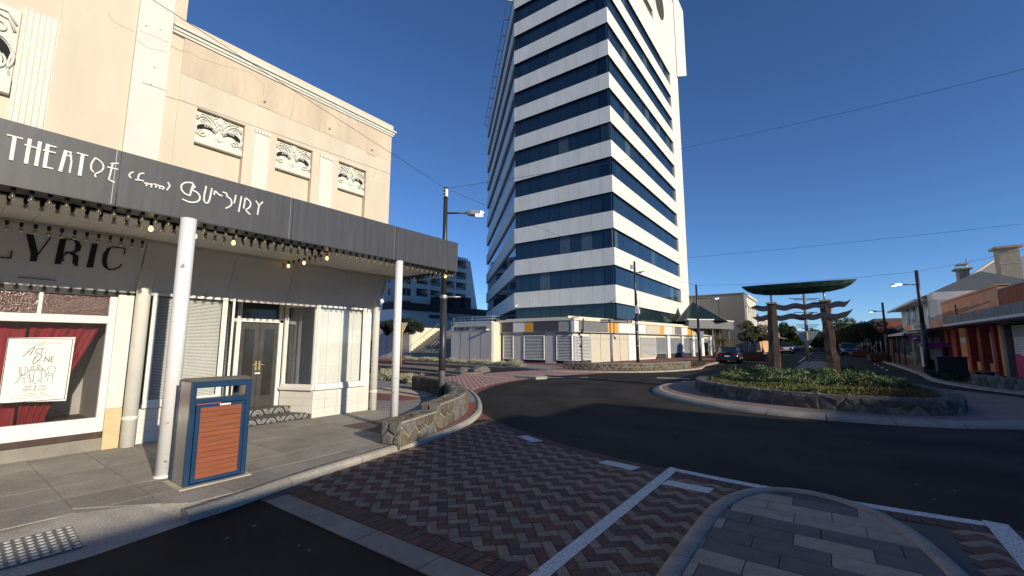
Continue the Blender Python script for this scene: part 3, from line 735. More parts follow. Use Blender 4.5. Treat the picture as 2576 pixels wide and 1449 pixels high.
L_ = {'T': [[(65, 200), (200, 235)], [(130, 220), (98, 420)]],
      'H': [[(265, 243), (230, 453)], [(355, 268), (320, 473)], [(220, 290), (335, 322)]],
      'E': [[(425, 290), (395, 490)], [(415, 292), (498, 312)], [(385, 338), (490, 362)], [(390, 485), (468, 502)]],
      'A': [[(585, 345), (535, 522)], [(575, 345), (635, 358)], [(625, 360), (635, 440), (618, 538)], [(565, 378), (638, 395)]],
      'T2': [[(685, 362), (780, 388)], [(735, 378), (708, 560)]],
      'R': [[(845, 410), (812, 455), (806, 505), (830, 535)], [(850, 408), (905, 445), (925, 490), (900, 530), (840, 550), (850, 578)]],
      'E2': [[(1005, 452), (968, 600), (1018, 625)], [(985, 458), (1052, 455)], [(958, 488), (1048, 510)]]}
for k, sts in L_.items():
    for st in sts: flat_stroke(st, .03 if len(st) == 2 and abs(st[0][1] - st[1][1]) > 90 else .015, fl, 'letter_white', aw, 'fascia_letter', (1, 0, 0))
for st in ([(1185, 532), (1155, 545), (1148, 570), (1165, 585)], [(1280, 545), (1240, 545), (1222, 600), (1275, 612)], [(1205, 600), (1225, 605)], [(1285, 630), (1310, 632), (1300, 655)], [(1320, 640), (1350, 640), (1345, 668)],
           [(1365, 640), (1390, 645), (1385, 670)], [(1400, 650), (1425, 655), (1420, 680)], [(1430, 660), (1455, 662), (1460, 680), (1440, 684)], [(1495, 625), (1512, 655), (1485, 693)]):
    flat_stroke(st, .016, fl, 'letter_white', aw, 'fascia_letter', (1, 0, 0))
for st in ([(1715, 630), (1650, 622), (1610, 650), (1615, 695), (1650, 730), (1690, 742)], [(1720, 640), (1690, 740)], [(1715, 640), (1735, 665), (1700, 690)], [(1700, 690), (1760, 715), (1785, 760), (1760, 800), (1690, 805), (1625, 775)],
           [(1835, 660), (1810, 770), (1825, 812), (1860, 805), (1885, 680)], [(1905, 735), (1912, 695), (1945, 735), (1975, 745)], [(1985, 712), (2015, 720), (2025, 750)], [(2020, 750), (2060, 775), (2065, 830), (2010, 855)],
           [(2100, 740), (2085, 810)], [(2150, 750), (2125, 885)], [(2185, 765), (2168, 855)], [(2190, 765), (2235, 800), (2225, 850), (2180, 868), (2225, 910)], [(2278, 790), (2305, 830), (2338, 800)], [(2305, 830), (2292, 912)]):
    flat_stroke(st, .019, fl, 'letter_white', aw, 'fascia_letter', (1, 0, 0))
# posts of the awning
mat('post_white', (.80, .80, .80), .4, var=0, col2=(.28, .29, .32), scale=11, thr=(.655, .67))
for nm, x, y, r in (('a', XF + .06, 1.98, .09), ('b', XF - .02, 5.58, .075)):
    o = MB().tube([(x, y, 0), (x, y, 3.29)], r, 20).build('awning_post', 'post_white', TH)
    MB().lathe((x, y, 0), [(r + .012, 0), (r + .012, .02), (r, .03)], 20).build('post_base', 'white_paint', o)
# sloping grey hood, LYRIC board
hp = Vector((XW + .42, 0, 3.29)); hq = Vector((XW + .08, 0, 2.45)); hn = Vector((hq - hp).cross(Vector((0, 1, 0)))).normalized(); 
if hn.x < 0: hn = -hn
hb = [2.08, 3.42, 4.55, 5.9, 6.86]
for a, b in zip(hb, hb[1:]):
    MB().ext([(hp.x, a + .003, hp.z), (hp.x, b - .003, hp.z), (hq.x, b - .003, hq.z), (hq.x, a + .003, hq.z)], hn * -.03).build('hood_panel', 'grey_panel', TH)
MB().ext([(hp.x, 6.86, hp.z), (hq.x, 6.86, hq.z), (XW, 6.86, 2.45), (XW, 6.86, 3.29)], (0, -.02, 0)).build('hood_end', 'grey_panel', TH)
lb = MB().ext([(hp.x, -2.5, hp.z), (hp.x, 2.07, hp.z), (hq.x, 2.07, hq.z + .02), (hq.x, -2.5, hq.z + .02)], hn * -.03).build('sign_board', 'grey_panel', TH)
tb((XW - .1, -2.5, 2.38), (hq.x + .02, 2.05, 2.468), 'board_black_strip', 'letter_black')  # black band under the sign board
ly = lambda x, y: onP(*Zt(x, y), hp + hn * .002, hn)
def lpoly(pts, nm='sign_letter'): MB().ext([ly(x, y) for x, y in pts][::-1], hn * .006).build(nm, 'letter_black', lb)
lpoly([(298, 672), (385, 685), (437, 905), (418, 992), (340, 985), (352, 905)])
flat_stroke([(437, 905), (578, 715)], .014, ly, 'letter_black', lb, 'sign_letter', hn, .006)
lpoly([(685, 728), (760, 738), (698, 1022), (622, 1015)])
flat_stroke([(750, 733), (840, 742), (870, 775), (868, 850), (835, 885), (750, 885)], .014, ly, 'letter_black', lb, 'sign_letter', hn, .006)
lpoly([(840, 740), (905, 760), (935, 815), (915, 870), (850, 892), (868, 840), (872, 790)])
flat_stroke([(840, 890), (770, 890), (720, 930), (712, 970), (732, 983)], .014, ly, 'letter_black', lb, 'sign_letter', hn, .006)
lpoly([(785, 895), (850, 895), (895, 920), (900, 965), (885, 1020), (900, 1045), (850, 1035), (825, 1000), (835, 950), (825, 920)])
lpoly([(1053, 783), (1120, 790), (1062, 1062), (990, 1055)])
lpoly([(1290, 822), (1230, 835), (1180, 900), (1165, 990), (1185, 1050), (1235, 1085), (1275, 1088), (1235, 1065), (1218, 1000), (1235, 910), (1262, 850)])
flat_stroke([(1280, 823), (1340, 828), (1435, 842), (1418, 910)], .014, ly, 'letter_black', lb, 'sign_letter', hn, .006)
flat_stroke([(1240, 1075), (1310, 1085), (1370, 1055), (1395, 1020)], .014, ly, 'letter_black', lb, 'sign_letter', hn, .006)
flat_stroke([(-120, 930), (122, 952), (137, 872)], .014, ly, 'letter_black', lb, 'sign_letter', hn, .006)
flat_stroke([(205, 1168), (640, 1206)], .008, ly, 'letter_black', lb, 'sign_line', hn, .006)
# ---- shop front, left bay
XS = -9.22
MB().box((XS - 2, -2.5, 2.38), (XS, 2.05, 3.4)).build('lintel_wall', 'white_chalk', TH)
fr = tb((XS - .06, -2.5, .28), (XS + .03, 1.86, .5), 'window_rail', 'white_paint', bev=.01)
tb((XS - .06, -2.5, 1.95), (XS + .03, 1.86, 2.07), 'window_rail', 'white_paint', bev=.01)
tb((XS - .06, 1.77, .5), (XS + .03, 1.86, 1.95), 'window_stile', 'white_paint', bev=.008)
tb((XS - .06, 1.77, 2.07), (XS + .03, 1.86, 2.38), 'window_stile', 'white_paint', bev=.008)
tb((XS - .05, 1.0, 2.07), (XS + .025, 1.04, 2.38), 'glazing_bar', 'white_paint')
tb((XS - .02, -2.5, 2.07), (XS - .01, 1.0, 2.38), 'transom_pane', 'obscure_glass'); tb((XS - .02, 1.04, 2.07), (XS - .01, 1.77, 2.38), 'transom_pane', 'obscure_glass')
tb((XS - .012, -2.5, .5), (XS - .006, 1.77, 1.95), 'shop_pane', 'window_glass')
tb((XS - .1, -2.5, .19), (XS + .05, 1.86, .28), 'timber_sill', 'timber_dark', bev=.01)
tb((XS - .1, -2.5, 0), (XS + .02, 1.86, .19), 'plinth', 'slab')
tb((XS - .2, 1.86, .62), (XS + .06, 2.06, 2.42), 'pier', 'white_chalk', bev=.01)
tb((XS - .2, 1.86, .0), (XS + .07, 2.06, .62), 'pier_foot', 'orange_paint', bev=.008)
# red curtains on rails, room behind
def curtain(y0, y1, x, z0, z1, amp, nw, gather=0):
    m = MB(); n = 70; vs = []
    for j in range(9):
        v = j / 8
        for i in range(n + 1):
            u = i / n; g = gather * math.sin(v * math.pi * .9) if gather else 0
            vs.append((x + amp * math.sin(u * nw * 2 * math.pi + v) * (1 - .3 * v), y0 + (y1 - y0) * (u * (1 - g) + g * (1 if gather > 0 else 0) * .0), z0 + (z1 - z0) * v))
    fs = [(j * (n + 1) + i, j * (n + 1) + i + 1, (j + 1) * (n + 1) + i + 1, (j + 1) * (n + 1) + i) for j in range(8) for i in range(n)]
    return m.add(vs, fs, True)
curtain(-2.4, .95, XS - .28, .45, 1.95, .025, 14).build('curtain', 'curtain', TH)
m = MB(); n = 50; vs = []
for j in range(13):
    v = j / 12; z = 1.95 - 1.5 * v; wdt = .78 - .5 * min(1, v * 1.1)
    for i in range(n + 1):
        u = i / n; vs.append((XS - .24 + .025 * math.sin(u * 9 * math.pi), .98 + u * wdt, z))
m.add(vs, [(j * (n + 1) + i, (j + 1) * (n + 1) + i, (j + 1) * (n + 1) + i + 1, j * (n + 1) + i + 1) for j in range(12) for i in range(n)], True).build('curtain', 'curtain', TH)
tb((XS - 1.6, -2.5, .02), (XS - 1.55, 2.0, 2.4), 'room_wall', mat('room_grey', (.42, .38, .38), .9, var=.1)); tb((XS - 1.6, -2.5, .35), (XS - .1, 2.0, .4), 'window_shelf', 'timber_dark'); tb((XS - 1.6, 1.84, .4), (XS - .06, 1.88, 2.4), 'room_side', 'room_grey')
# poster in the left window
PX = XS + .004
po = tag(MB().ext([onX(20, 850, PX), onX(190, 848, PX), onX(166, 1008, PX), onX(-6, 1014, PX)], (.004, 0, 0)).build('window_poster', mat('poster_white', (.80, .80, .76), .6, var=.03)), 'white event poster with table drawing in the red curtained shop window', 'poster')
PN = lambda x, y: onX(*(((0 + x * 320 / 1496) * .628906), (1330 + y * 310 / 1449) * .628906), PX + .005)
mat('ink', (.05, .05, .06), .8, var=0)
def ink(pts, wd=.006, nm='printed_line'): flat_stroke(pts, wd, PN, 'ink', po, nm, (1, 0, 0), .0015)
ink([(160, 108), (1365, 122), (1205, 1240), (-20, 1332)], .008); ink([(160, 108), (-20, 1280)], .008)
def ptext(s, x, y, x2, y2, size, wdt=None):
    a, b = PN(x, y), PN(x2, y2); d = b - a
    t_ = text('printed_text', s, size, a + Vector((.001, 0, 0)), d, Vector((0, -d.z, d.y)), 'ink', po, .001)
    xs = [(v.co - t_.data.vertices[0].co).dot(d.normalized()) for v in t_.data.vertices]; L = max(xs) - min(xs); o = a - LOC[po.name]; dn = d.normalized()
    for v in t_.data.vertices: k = (v.co - o).dot(dn); v.co += dn * (k * (d.length / L - 1))
ptext('THE OLD LYRIC & MARKET EATING HOUSE', 365, 205, 1165, 208, .022)
ptext('PRESENT', 675, 243, 860, 245, .02)
ptext('CT', 650, 395, 805, 395, .11); ptext('NE', 815, 548, 985, 545, .11)
ink([(425, 450), (520, 370), (640, 262), (655, 270), (560, 430)], .007); ink([(435, 372), (500, 358), (600, 368)], .004)
ink([(760, 405), (680, 430), (620, 520), (610, 580), (660, 580), (740, 500), (785, 430), (760, 405)], .007); ink([(630, 450), (700, 535), (815, 520)], .004)
for s_ in ([(360, 660), (400, 640), (500, 645), (525, 680), (520, 740), (460, 785), (370, 800), (358, 660)], [(390, 660), (395, 790)], [(470, 660), (465, 780)], [(375, 805), (550, 790), (555, 850), (380, 850), (375, 805)], [(370, 850), (285, 960)], [(450, 850), (450, 970)],
           [(880, 700), (890, 650), (960, 625), (1030, 635), (1040, 680), (1000, 770)], [(920, 660), (910, 770)], [(865, 770), (985, 765), (975, 805), (865, 800), (865, 770)], [(905, 805), (875, 935)], [(980, 800), (990, 915)],
           [(530, 705), (600, 695), (850, 695), (850, 715), (540, 718)], [(560, 720), (550, 870), (610, 885), (635, 965), (690, 940), (765, 860), (860, 840), (855, 720)], [(640, 725), (620, 900)], [(770, 725), (775, 850)], [(580, 690), (590, 640), (610, 618), (620, 650), (622, 690)], [(690, 680), (700, 645), (720, 680), (760, 640)], [(685, 610), (760, 615)], [(700, 628), (740, 632)], [(780, 640), (790, 690), (815, 660)], [(570, 890), (575, 950)], [(530, 940), (570, 900)], [(740, 890), (780, 935)]):
    ink(s_, .005, 'drawing_line')
ptext('16/01 & 17/01', 438, 1035, 840, 1025, .045); ptext('30/01 & 31/01', 412, 1095, 845, 1080, .045)
ptext('AN EXTREMELY LIMITED', 400, 1160, 835, 1132, .018); ptext('POP UP RESTAURANT EXPERIENCE', 292, 1200, 922, 1165, .018); ptext('FOR TICKETS VISIT WWW.THEOLDLYRIC.COM.AU', 188, 1256, 995, 1203, .018)
# ---- down pipes
for y, r, nm in ((2.16, .098, 0), (6.8, .08, 1)):
    o = MB().tube([(XS + .1, y, 0), (XS + .1, y, 2.9), (XS + .1, y, 3.3)], r, 16).build('down_pipe', 'white_chalk', TH)
    MB().lathe((XS + .1, y, .42), [(r, 0), (r + .008, .01), (r + .008, .05), (r, .06)], 16).build('pipe_collar', 'white_chalk', o)
MB().tube([(XS + .1, 7.0, 3.3), (XS + .1, 7.0, 3.0), (XS + .08, 6.95, 2.85), (XS + .08, 6.8, 2.8)], .05, 10).build('pipe_bend', 'white_chalk', TH)
# ---- middle bay: window with blind, recessed doorway, angled bay
mat('tile_white', (.70, .68, .62), .45, var=.05, scale=3)
def tiled_wall(p, q, z0, z1, nm):
    p, q = Vector(p), Vector(q); d = (q - p); L = d.length; d /= L; nn = Vector((d.y, -d.x, 0)); 
    if nn.x < 0: nn = -nn
    b = MB().ext([p + Vector((0, 0, z0)) , q + Vector((0, 0, z0)), q + Vector((0, 0, z1)), p + Vector((0, 0, z1))], nn * -.1).build(nm, 'mortar', TH)
    nr = 3; nc = max(1, round(L / .3))
    for i in range(nr):
        for j in range(nc):
            a0 = p + d * (L * j / nc + .0025); a1 = p + d * (L * (j + 1) / nc - .0025); za = z0 + (z1 - z0) * i / nr + .002; zb = z0 + (z1 - z0) * (i + 1) / nr - .002
            MB().ext([a0 + Vector((0, 0, za)), a1 + Vector((0, 0, za)), a1 + Vector((0, 0, zb)), a0 + Vector((0, 0, zb))], nn * .008).build('wall_tile', 'tile_white', b)
def shop_window(p, q, z0, z1, blind=True, name='shop_window', tilt=.45):
    p, q = Vector(p), Vector(q); d = q - p; L = d.length; d /= L; nn = Vector((d.y, -d.x, 0))
    if nn.x < 0 and abs(nn.x) > .01: nn = -nn
    up = Vector((0, 0, 1)); z = lambda v, t: p + d * t + up * v
    g = MB().ext([z(z0, 0), z(z0, L), z(z1, L), z(z1, 0)], nn * -.006).build(name, 'window_glass', TH)
    for (t0, t1, v0, v1, dd) in ((-.05, L + .05, z0 - .06, z0, .05), (-.05, L + .05, z1, z1 + .05, .05), (-.05, .0, z0, z1, .04), (L, L + .05, z0, z1, .04), (.0, .03, z0, z1, .02), (L - .03, L, z0, z1, .02)):
        MB().ext([z(v0, t0), z(v0, t1), z(v1, t1), z(v1, t0)], nn * dd).build('frame', 'white_paint', g, bevel=.006)
    MB().ext([z(z0 - .13, -.06), z(z0 - .13, L + .06), z(z0 - .06, L + .06), z(z0 - .06, -.06)], nn * .085).build('sill', 'white_paint', g, bevel=.012)
    if blind:
        b = MB(); n_ = int((z1 - z0) / .026)
        for i in range(n_):
            v = z0 + .01 + i * .026; o = nn * -.07; h = up * .0125 * min(1, .45 + .3 * tilt) - nn * .012 * max(.15, 1 - .4 * tilt)
            b.add([z(v, .02) + o - h, z(v, L - .02) + o - h, z(v, L - .02) + o + h, z(v, .02) + o + h], [(0, 1, 2, 3)])
        for t in (.22, .5, .78): b.bar(z(z0, L * t) + nn * -.055, z(z1, L * t) + nn * -.055, .004)
        stuff(b.build('blind', 'blind', g))
    return g
shop_window((XS, 2.36, 0), (XS, 3.40, 0), .70, 2.45, tilt=.9)
tiled_wall((XS, 2.26, 0), (XS, 3.52, 0), 0, .56, 'stall_riser')
XD = -10.1
shop_window((XS - .02, 3.56, 0), (XD + .12, 3.98, 0), .3, 2.5, name='side_window')
shop_window((XD + .16, 4.98, 0), (XS - .03, 5.26, 0), .73, 2.45, tilt=1.9)
tiled_wall((XD + .1, 4.94, 0), (XS, 5.28, 0), .1, .59, 'stall_riser')
shop_window((XS, 5.33, 0), (XS, 6.5, 0), .73, 2.45, tilt=2.0)
tiled_wall((XS, 5.27, 0), (XS, 6.72, 0), 0, .59, 'stall_riser')
tb((XS - .1, 6.55, .59), (XS, 6.72, 2.5), 'corner_pier', 'white_paint'); tb((XS - 2, 6.62, 0), (XS - .05, 6.72, 3.3), 'corner_return', 'white_chalk')
dr = tb((XD - .05, 4.06, .26), (XD, 4.46, 2.1), 'door_leaf', 'door_dark'); dr2 = tb((XD - .05, 4.468, .26), (XD, 4.86, 2.1), 'door_leaf', 'door_dark')
for d_, y0, y1 in ((dr, 4.15, 4.36), (dr2, 4.57, 4.78)):
    MB().box((XD - .01, y0, .5), (XD + .003, y1, 1.95)).build('door_pane', mat('door_glass', (.035, .035, .035), .12, var=.2, scale=4), d_)
for y, s in ((4.43, -1), (4.5, 1)):
    MB().box((XD, y - .018, 1.05), (XD + .012, y + .018, 1.25)).build('handle_plate', 'brass', dr); MB().tube([(XD + .01, y, 1.17), (XD + .05, y, 1.17), (XD + .05, y + s * .09, 1.165)], .008, 6).build('door_handle', 'brass', dr)
MB().box((XD, 4.42, .97), (XD + .006, 4.53, 1.0)).build('door_label', 'white_paint', dr)
tb((XD - .06, 3.98, 2.1), (XD + .05, 4.95, 2.17), 'door_head', 'white_paint'); tb((XD - .03, 4.0, 2.17), (XD - .02, 4.94, 2.6), 'fanlight', 'door_glass')
tb((XD - .06, 3.97, .2), (XD + .05, 4.06, 2.6), 'door_jamb', 'white_paint', bev=.01); tb((XD - .06, 4.86, .2), (XD + .05, 4.95, 2.6), 'door_jamb', 'white_paint', bev=.01)
tb((XD - .2, 3.4, 2.6), (XS, 5.3, 2.66), 'entry_ceiling', 'soffit')
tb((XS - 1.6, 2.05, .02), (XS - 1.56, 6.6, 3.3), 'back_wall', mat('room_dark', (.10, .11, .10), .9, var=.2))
tb((XS - .12, 2.06, 2.5), (XS, 3.54, 3.3), 'wall_over', 'white_chalk'); tb((XS - .12, 5.28, 2.5), (XS, 6.86, 3.3), 'wall_over', 'white_chalk')
# tiled steps
mat('step_dark', (.10, .095, .09), .7, var=.2, scale=6); mat('riser_dark', (.03, .03, .035), .5, var=0); mat('riser_white', (.62, .62, .6), .5, var=0)
st = MB().prism([(-9.33, 3.58), (-9.33, 5.29), (-10.02, 5.02), (-10.02, 3.9)][::1], 0, .12).build('door_step', 'step_dark', TH)
st2 = MB().prism([(-9.72, 3.8), (-9.72, 5.1), (-10.1, 4.96), (-10.1, 3.98)], .12, .255).build('door_step', 'step_dark', TH)
def riser(x, y0, y1, z0, z1, o):
    MB().box((x, y0, z0), (x + .006, y1, z1)).build('riser_tile', 'riser_dark', o); h = z1 - z0; y = y0; k = 0
    while y < y1 - .05:
        for r_ in (.95, .72, .45):
            pts = [(x + .007, y + h * .9 * (1 + r_ * math.cos(R(a))), z0 + h * r_ * math.sin(R(a)) * .95) for a in range(0, 181, 30)] if k % 2 == 0 else [(x + .007, y + h * .9 * (1 + r_ * math.cos(R(a))), z1 - h * r_ * math.sin(R(a)) * .95) for a in range(0, 181, 60)]
            pts = [p for p in pts if y0 < p[1] < y1]
            if len(pts) > 2: MB().tube(pts, h * .045, 4).build('riser_pattern', 'riser_white', o)
        y += h * 1.75; k += 1
riser(-9.33, 3.6, 5.27, .005, .115, st); riser(-9.72, 3.82, 5.08, .125, .25, st2)

# ================================================================ litter bin
BN = thing('litter_bin', (-6.2, 2.27, 0), 'blue framed litter bin with orange timber slats beside the near white post', 'bin')
mat('bin_blue', (.012, .045, .11), .35, var=.15, scale=5, coat=.2); mat('bin_steel', (.55, .55, .55), .32, metal=.85, var=.15, scale=3, stretch=(8, 8, .6)); mat('bin_slat', (.27, .078, .03), .5, var=.22, scale=3, stretch=(1, .8, 14), bump=.1, bscale=30)
mat('bin_top', (.26, .24, .20), .55, metal=.3, var=.2, scale=4); mat('bin_dark', (.02, .02, .02), .6, var=0)
X0, X1, Y0, Y1, ZH = -6.42, -5.99, 1.95, 2.6, 1.19
tb((X0 - .05, Y0 - .05, 0), (X1 + .06, Y1 + .05, .016), 'bin_base', mat('base_pale', (.52, .46, .34), .9, var=.2, scale=5), BN)
for y in (Y0, Y1 - .055): tb((X1 - .05, y, .016), (X1, y + .055, ZH), 'frame_post', 'bin_blue', BN, .006); tb((X0, y, .016), (X0 + .05, y + .055, ZH), 'frame_post', 'bin_blue', BN, .006)
tb((X1 - .048, Y0 + .055, ZH - .075), (X1, Y1 - .055, ZH), 'frame_rail', 'bin_blue', BN, .006); tb((X1 - .048, Y0 + .055, .93), (X1, Y1 - .055, .99), 'frame_rail', 'bin_blue', BN, .006)
tb((X1 - .048, Y0 + .055, .016), (X1, Y1 - .055, .03), 'frame_rail', 'bin_blue', BN)
tb((X0, Y0 + .055, ZH - .075), (X0 + .05, Y1 - .055, ZH), 'frame_rail', 'bin_blue', BN, .006)
tb((X0 + .05, Y0 + .004, .03), (X1 - .05, Y0 + .016, ZH - .005), 'side_panel', 'bin_steel', BN); tb((X0 + .05, Y1 - .016, .03), (X1 - .05, Y1 - .004, ZH - .005), 'side_panel', 'bin_steel', BN)
lid = MB(); n = 8; vs = []
for j in range(n + 1):
    u = j / n; x = X0 + (X1 - X0) * u; z = ZH + .002 + .035 * math.sin(math.pi * u)
    vs += [(x, Y0, z), (x, Y1, z)]
lid.add(vs, [(2 * j, 2 * j + 2, 2 * j + 3, 2 * j + 1) for j in range(n)], True)
for yy, rev in ((Y0, 0), (Y1, 1)):
    pts = [(X0 + (X1 - X0) * j / n, yy, ZH + .002 + .035 * math.sin(math.pi * j / n)) for j in range(n + 1)]
    lid.add(pts, [tuple(range(n + 1))])
lid.build('bin_lid', 'bin_top', BN)
tb((X0 + .05, Y0 + .016, .03), (X0 + .06, Y1 - .016, .93), 'back_panel', 'bin_steel', BN)
tb((X0 + .06, Y0 + .016, .03), (X1 - .06, Y1 - .016, .90), 'liner', 'bin_dark', BN)
ap = MB(); ap.box((X0 + .06, Y0 + .016, .955), (X1 - .05, Y0 + .1, .965)); ap.box((X0 + .06, Y1 - .22, .955), (X1 - .05, Y1 - .016, .965)); ap.box((X0 + .06, Y0 + .1, .955), (X0 + .12, Y1 - .22, .965)); ap.build('aperture_plate', 'bin_top', BN)
dp = tb((X1 - .03, Y0 + .062, .04), (X1 + .003, Y1 - .062, .925), 'bin_door', 'bin_blue', BN, .004)
for i in range(14):
    z = .085 + i * .0575; MB().box((X1 - .005, Y0 + .105, z), (X1 + .008 + .0006 * (i % 2), Y1 - .105, z + .0545)).build('slat', 'bin_slat', dp, bevel=.003)
MB().box((X1 + .003, Y0 + .30, .895), (X1 + .006, Y0 + .42, .915)).build('bin_badge', 'white_paint', dp); MB().box((X1 - .004, Y0 + .06, .925), (X1 + .004, Y0 + .32, .932)).build('red_tape', mat('red_tape_m', (.6, .08, .07), .6, var=0), BN)
# ================================================================ office tower
mat('precast', (.79, .77, .72), .8, var=.08, scale=.9, stretch=(1, 1, .25), bump=.25, bscale=12)
mat('precast_rough', (.76, .735, .66), .85, var=.05, scale=1.5, bump=.6, bscale=9)
mat('precast_grey', (.50, .49, .46), .85, var=.14, scale=.6, stretch=(1, 1, .25))
def tower_glass(name, c, c2, rough):
    m = mat(name, c, rough, col2=c2, scale=.35, spec=.5, stretch=(1, 1, .3)); p = m.node_tree.nodes['Principled BSDF']
    p.inputs['IOR'].default_value = 1.6; return m
tower_glass('glass_blue', (.008, .022, .046), (.013, .034, .064), .03); tower_glass('glass_blue_b', (.012, .03, .055), (.018, .042, .07), .05); tower_glass('glass_blind', (.05, .075, .095), (.09, .12, .14), .08); tower_glass('glass_teal', (.010, .022, .026), (.02, .04, .045), .06)
TX, TY, TL = -15.0, 37.25, -26.45; TE = 64.9
TW = thing('office_tower', (TX, TY, 0), 'tall office tower with white bands and blue strip windows above the corner podium', 'tower')
ch = Vector((-.702, .712, 0)); cl = 32.0; c_end = Vector((TL, TY, 0)) + ch * cl
MB().prism([(TX - .35, TY + .35), (TX - .35, TE - .3), (c_end.x + .5, max(TE, c_end.y) + 4), (c_end.x + .5, c_end.y + .2), (TL + .15, TY + .4)], 3.2, 42.2).build('core', 'dark_void', TW)
tops = [5.28 + 3.53 * k for k in range(11)]
H_W = 1.83
UP_ = Vector((0, 0, 1))
npan = 10; xs = [TL + (TX - TL) * t for t in (0, .065, .17, .275, .38, .485, .59, .695, .8, .9, 1)]
ny = 16; YE = 60.4; ys = [TY + (YE - TY) * i / ny for i in range(ny + 1)]
rt_ = random.Random(5); stuffg = MB(); chg = MB(); npane = 0; allp = []
protoF = {}
def pane(kind, key, loc, mk, m):
    kk = (kind, key, m)
    if kk not in protoF: protoF[kk] = mk().build('window_pane', m, TW, loc=loc)
    else: inst(protoF[kk], loc, TW)
def cy(t): return Vector((TL, TY, 0)) + ch * (cl * t)
cn = Vector((-ch.y, ch.x, 0)); 
if cn.y > 0: cn = -cn
for k, zt in enumerate(tops + [5.28 + 3.53 * 11]):
    zb = max(zt - H_W, 3.9 if k == 0 else 0); last = k == 11
    if not last:
        for i in range(10):       # front panes
            a, b = xs[i] + .02, xs[i + 1] - .02; m = 'glass_teal' if k == 0 else ('glass_blind' if rt_.random() < .04 else 'glass_blue_b' if rt_.random() < .25 else 'glass_blue')
            pane('f', (i, k == 0), (a, TY + .22, zb), lambda: MB().box((a, TY + .22, zb), (b, TY + .26, zt)), m)
        for i in range(ny):       # street side panes
            a, b = ys[i] + .015, ys[i + 1] - .015; m = 'glass_teal' if k == 0 else ('glass_blind' if rt_.random() < .1 else 'glass_blue_b' if rt_.random() < .45 else 'glass_blue')
            if k < 11: pane('s', (i, k == 0), (TX - .2, a, zb), lambda: MB().box((TX - .24, a, zb), (TX - .2, b, zt)), m)
        for t in range(20):
            p, q_ = cy(t / 20 + .002) - cn * .22, cy((t + 1) / 20 - .002) - cn * .22
            chg.add([(p.x, p.y, zb), (q_.x, q_.y, zb), (q_.x, q_.y, zt), (p.x, p.y, zt)], [(0, 1, 2, 3)])
    # spandrel above this window band
    z0, z1 = zt, zt + 3.53 - H_W
    if last: z0 -= 3.53 - 3.53; z1 = 50; z0 = tops[-1] + 3.53 - H_W
    if last: break
    for i in range(10):
        a, b = xs[i] + .012, xs[i + 1] - .012
        pane('fs', (i, 0), (a, TY, z0 + .03), lambda: MB().box((a, TY, z0 + .03), (b, TY + .3, z1)), 'precast')
    sp = MB().box((TX - .3, TY + .006, z0 + .03), (TX, YE, z1)).build('side_spandrel', 'precast_rough', TW)
    MB().box((TX - .32, TY + .3, z0), (TX + .012, YE, z0 + .03)).build('drip_edge', 'black_metal', sp)
    p, q_ = cy(0), cy(1)
    MB().ext([(p.x, p.y, z0), (q_.x, q_.y, z0), (q_.x, q_.y, z1), (p.x, p.y, z1)], -cn * .3).build('chamfer_spandrel', 'precast', TW)
    MB().box((TL - .01, TY - .012, z0), (TX + .01, TY + .3, z0 + .03)).build('drip_edge', 'black_metal', TW)
    MB().box((TL - .01, TY + .02, z1 - .0), (TX - .01, TY + .3, z1 + .05)).build('sill_edge', 'black_metal', TW)
stuff(chg.build('chamfer_panes', 'glass_blue', TW))
for o in list(TW.children):
    if o.name.startswith('window_pane') and o.data.materials[0].name == 'precast': o.name = 'spandrel_panel'
# white end wall of the street side and the head of the tower
zt_ = tops[-1] + 3.53 - H_W
for k in range(13):
    z0 = 3.6 + k * 3.53; z1 = min(z0 + 3.51, zt_) if k < 12 else zt_
    if z0 > zt_ - .2: break
    MB().box((TX - .3, YE + .01, z0), (TX, TE + (.0), z1)).build('end_panel', 'precast_rough', TW)
MB().box((TX - .3, TY + .006, zt_), (TX, 53.1, zt_ + 2.1)).build('head_wall', 'precast_rough', TW)
MB().box((TX - .26, TY + .2, zt_ + 2.1), (TX - .2, 53.1, zt_ + 3.5)).build('louvre_slot', mat('slot_dark', (.05, .048, .04), .8, var=.1), TW)
n_ = 0
for i in range(8):
    for j in range(5):
        y0 = 53.1 + i * 2.26; z0 = zt_ + j * 2.5
        if y0 + 2.25 > TE + .1: continue
        MB().box((TX - .3, y0 + .012, z0 + .012), (TX, y0 + 2.25, z0 + 2.49)).build('head_panel', 'precast_rough', TW)
for i in range(7):
    y0 = TY + i * 2.27
    MB().box((TX - .3, y0 + .012, zt_ + 3.5), (TX, y0 + 2.26, zt_ + 12.4)).build('head_panel', 'precast_rough', TW)
m = MB(); m.add([(TX - .001 + .012, 56.6 + 2.2 * math.cos(t * math.pi / 16), 49.4 + 2.4 * math.sin(t * math.pi / 16)) for t in range(32)], [tuple(range(32))]); m.build('round_opening', 'slot_dark', TW)
MB().ext([(TX, TE, 42.6), (TX, 71.1, 46.1), (TX, 71.1, 58), (TX, TE, 58)], (-4, 0, 0)).build('head_overhang', 'precast_rough', TW)
MB().box((TX - .9, TE, 3), (TX - .25, TE + 1.3, 42.6)).build('stair_glass', 'glass_blue_b', TW)
MB().box((TX - 6, TE - .2, 3), (TX - .3, TE, 43)).build('rear_wall', 'precast_grey', TW)
MB().box((TX - 9, TY + 3, 42.2), (TX - .3, TE - .3, 58)).build('plant_room', 'precast_grey', TW)
p, q_ = cy(0), cy(1)
MB().ext([(p.x, p.y, 42.2), (q_.x, q_.y, 42.2), (q_.x, q_.y, 42.75), (p.x, p.y, 42.75)], -cn * .3).build('roof_band', 'black_metal', TW)
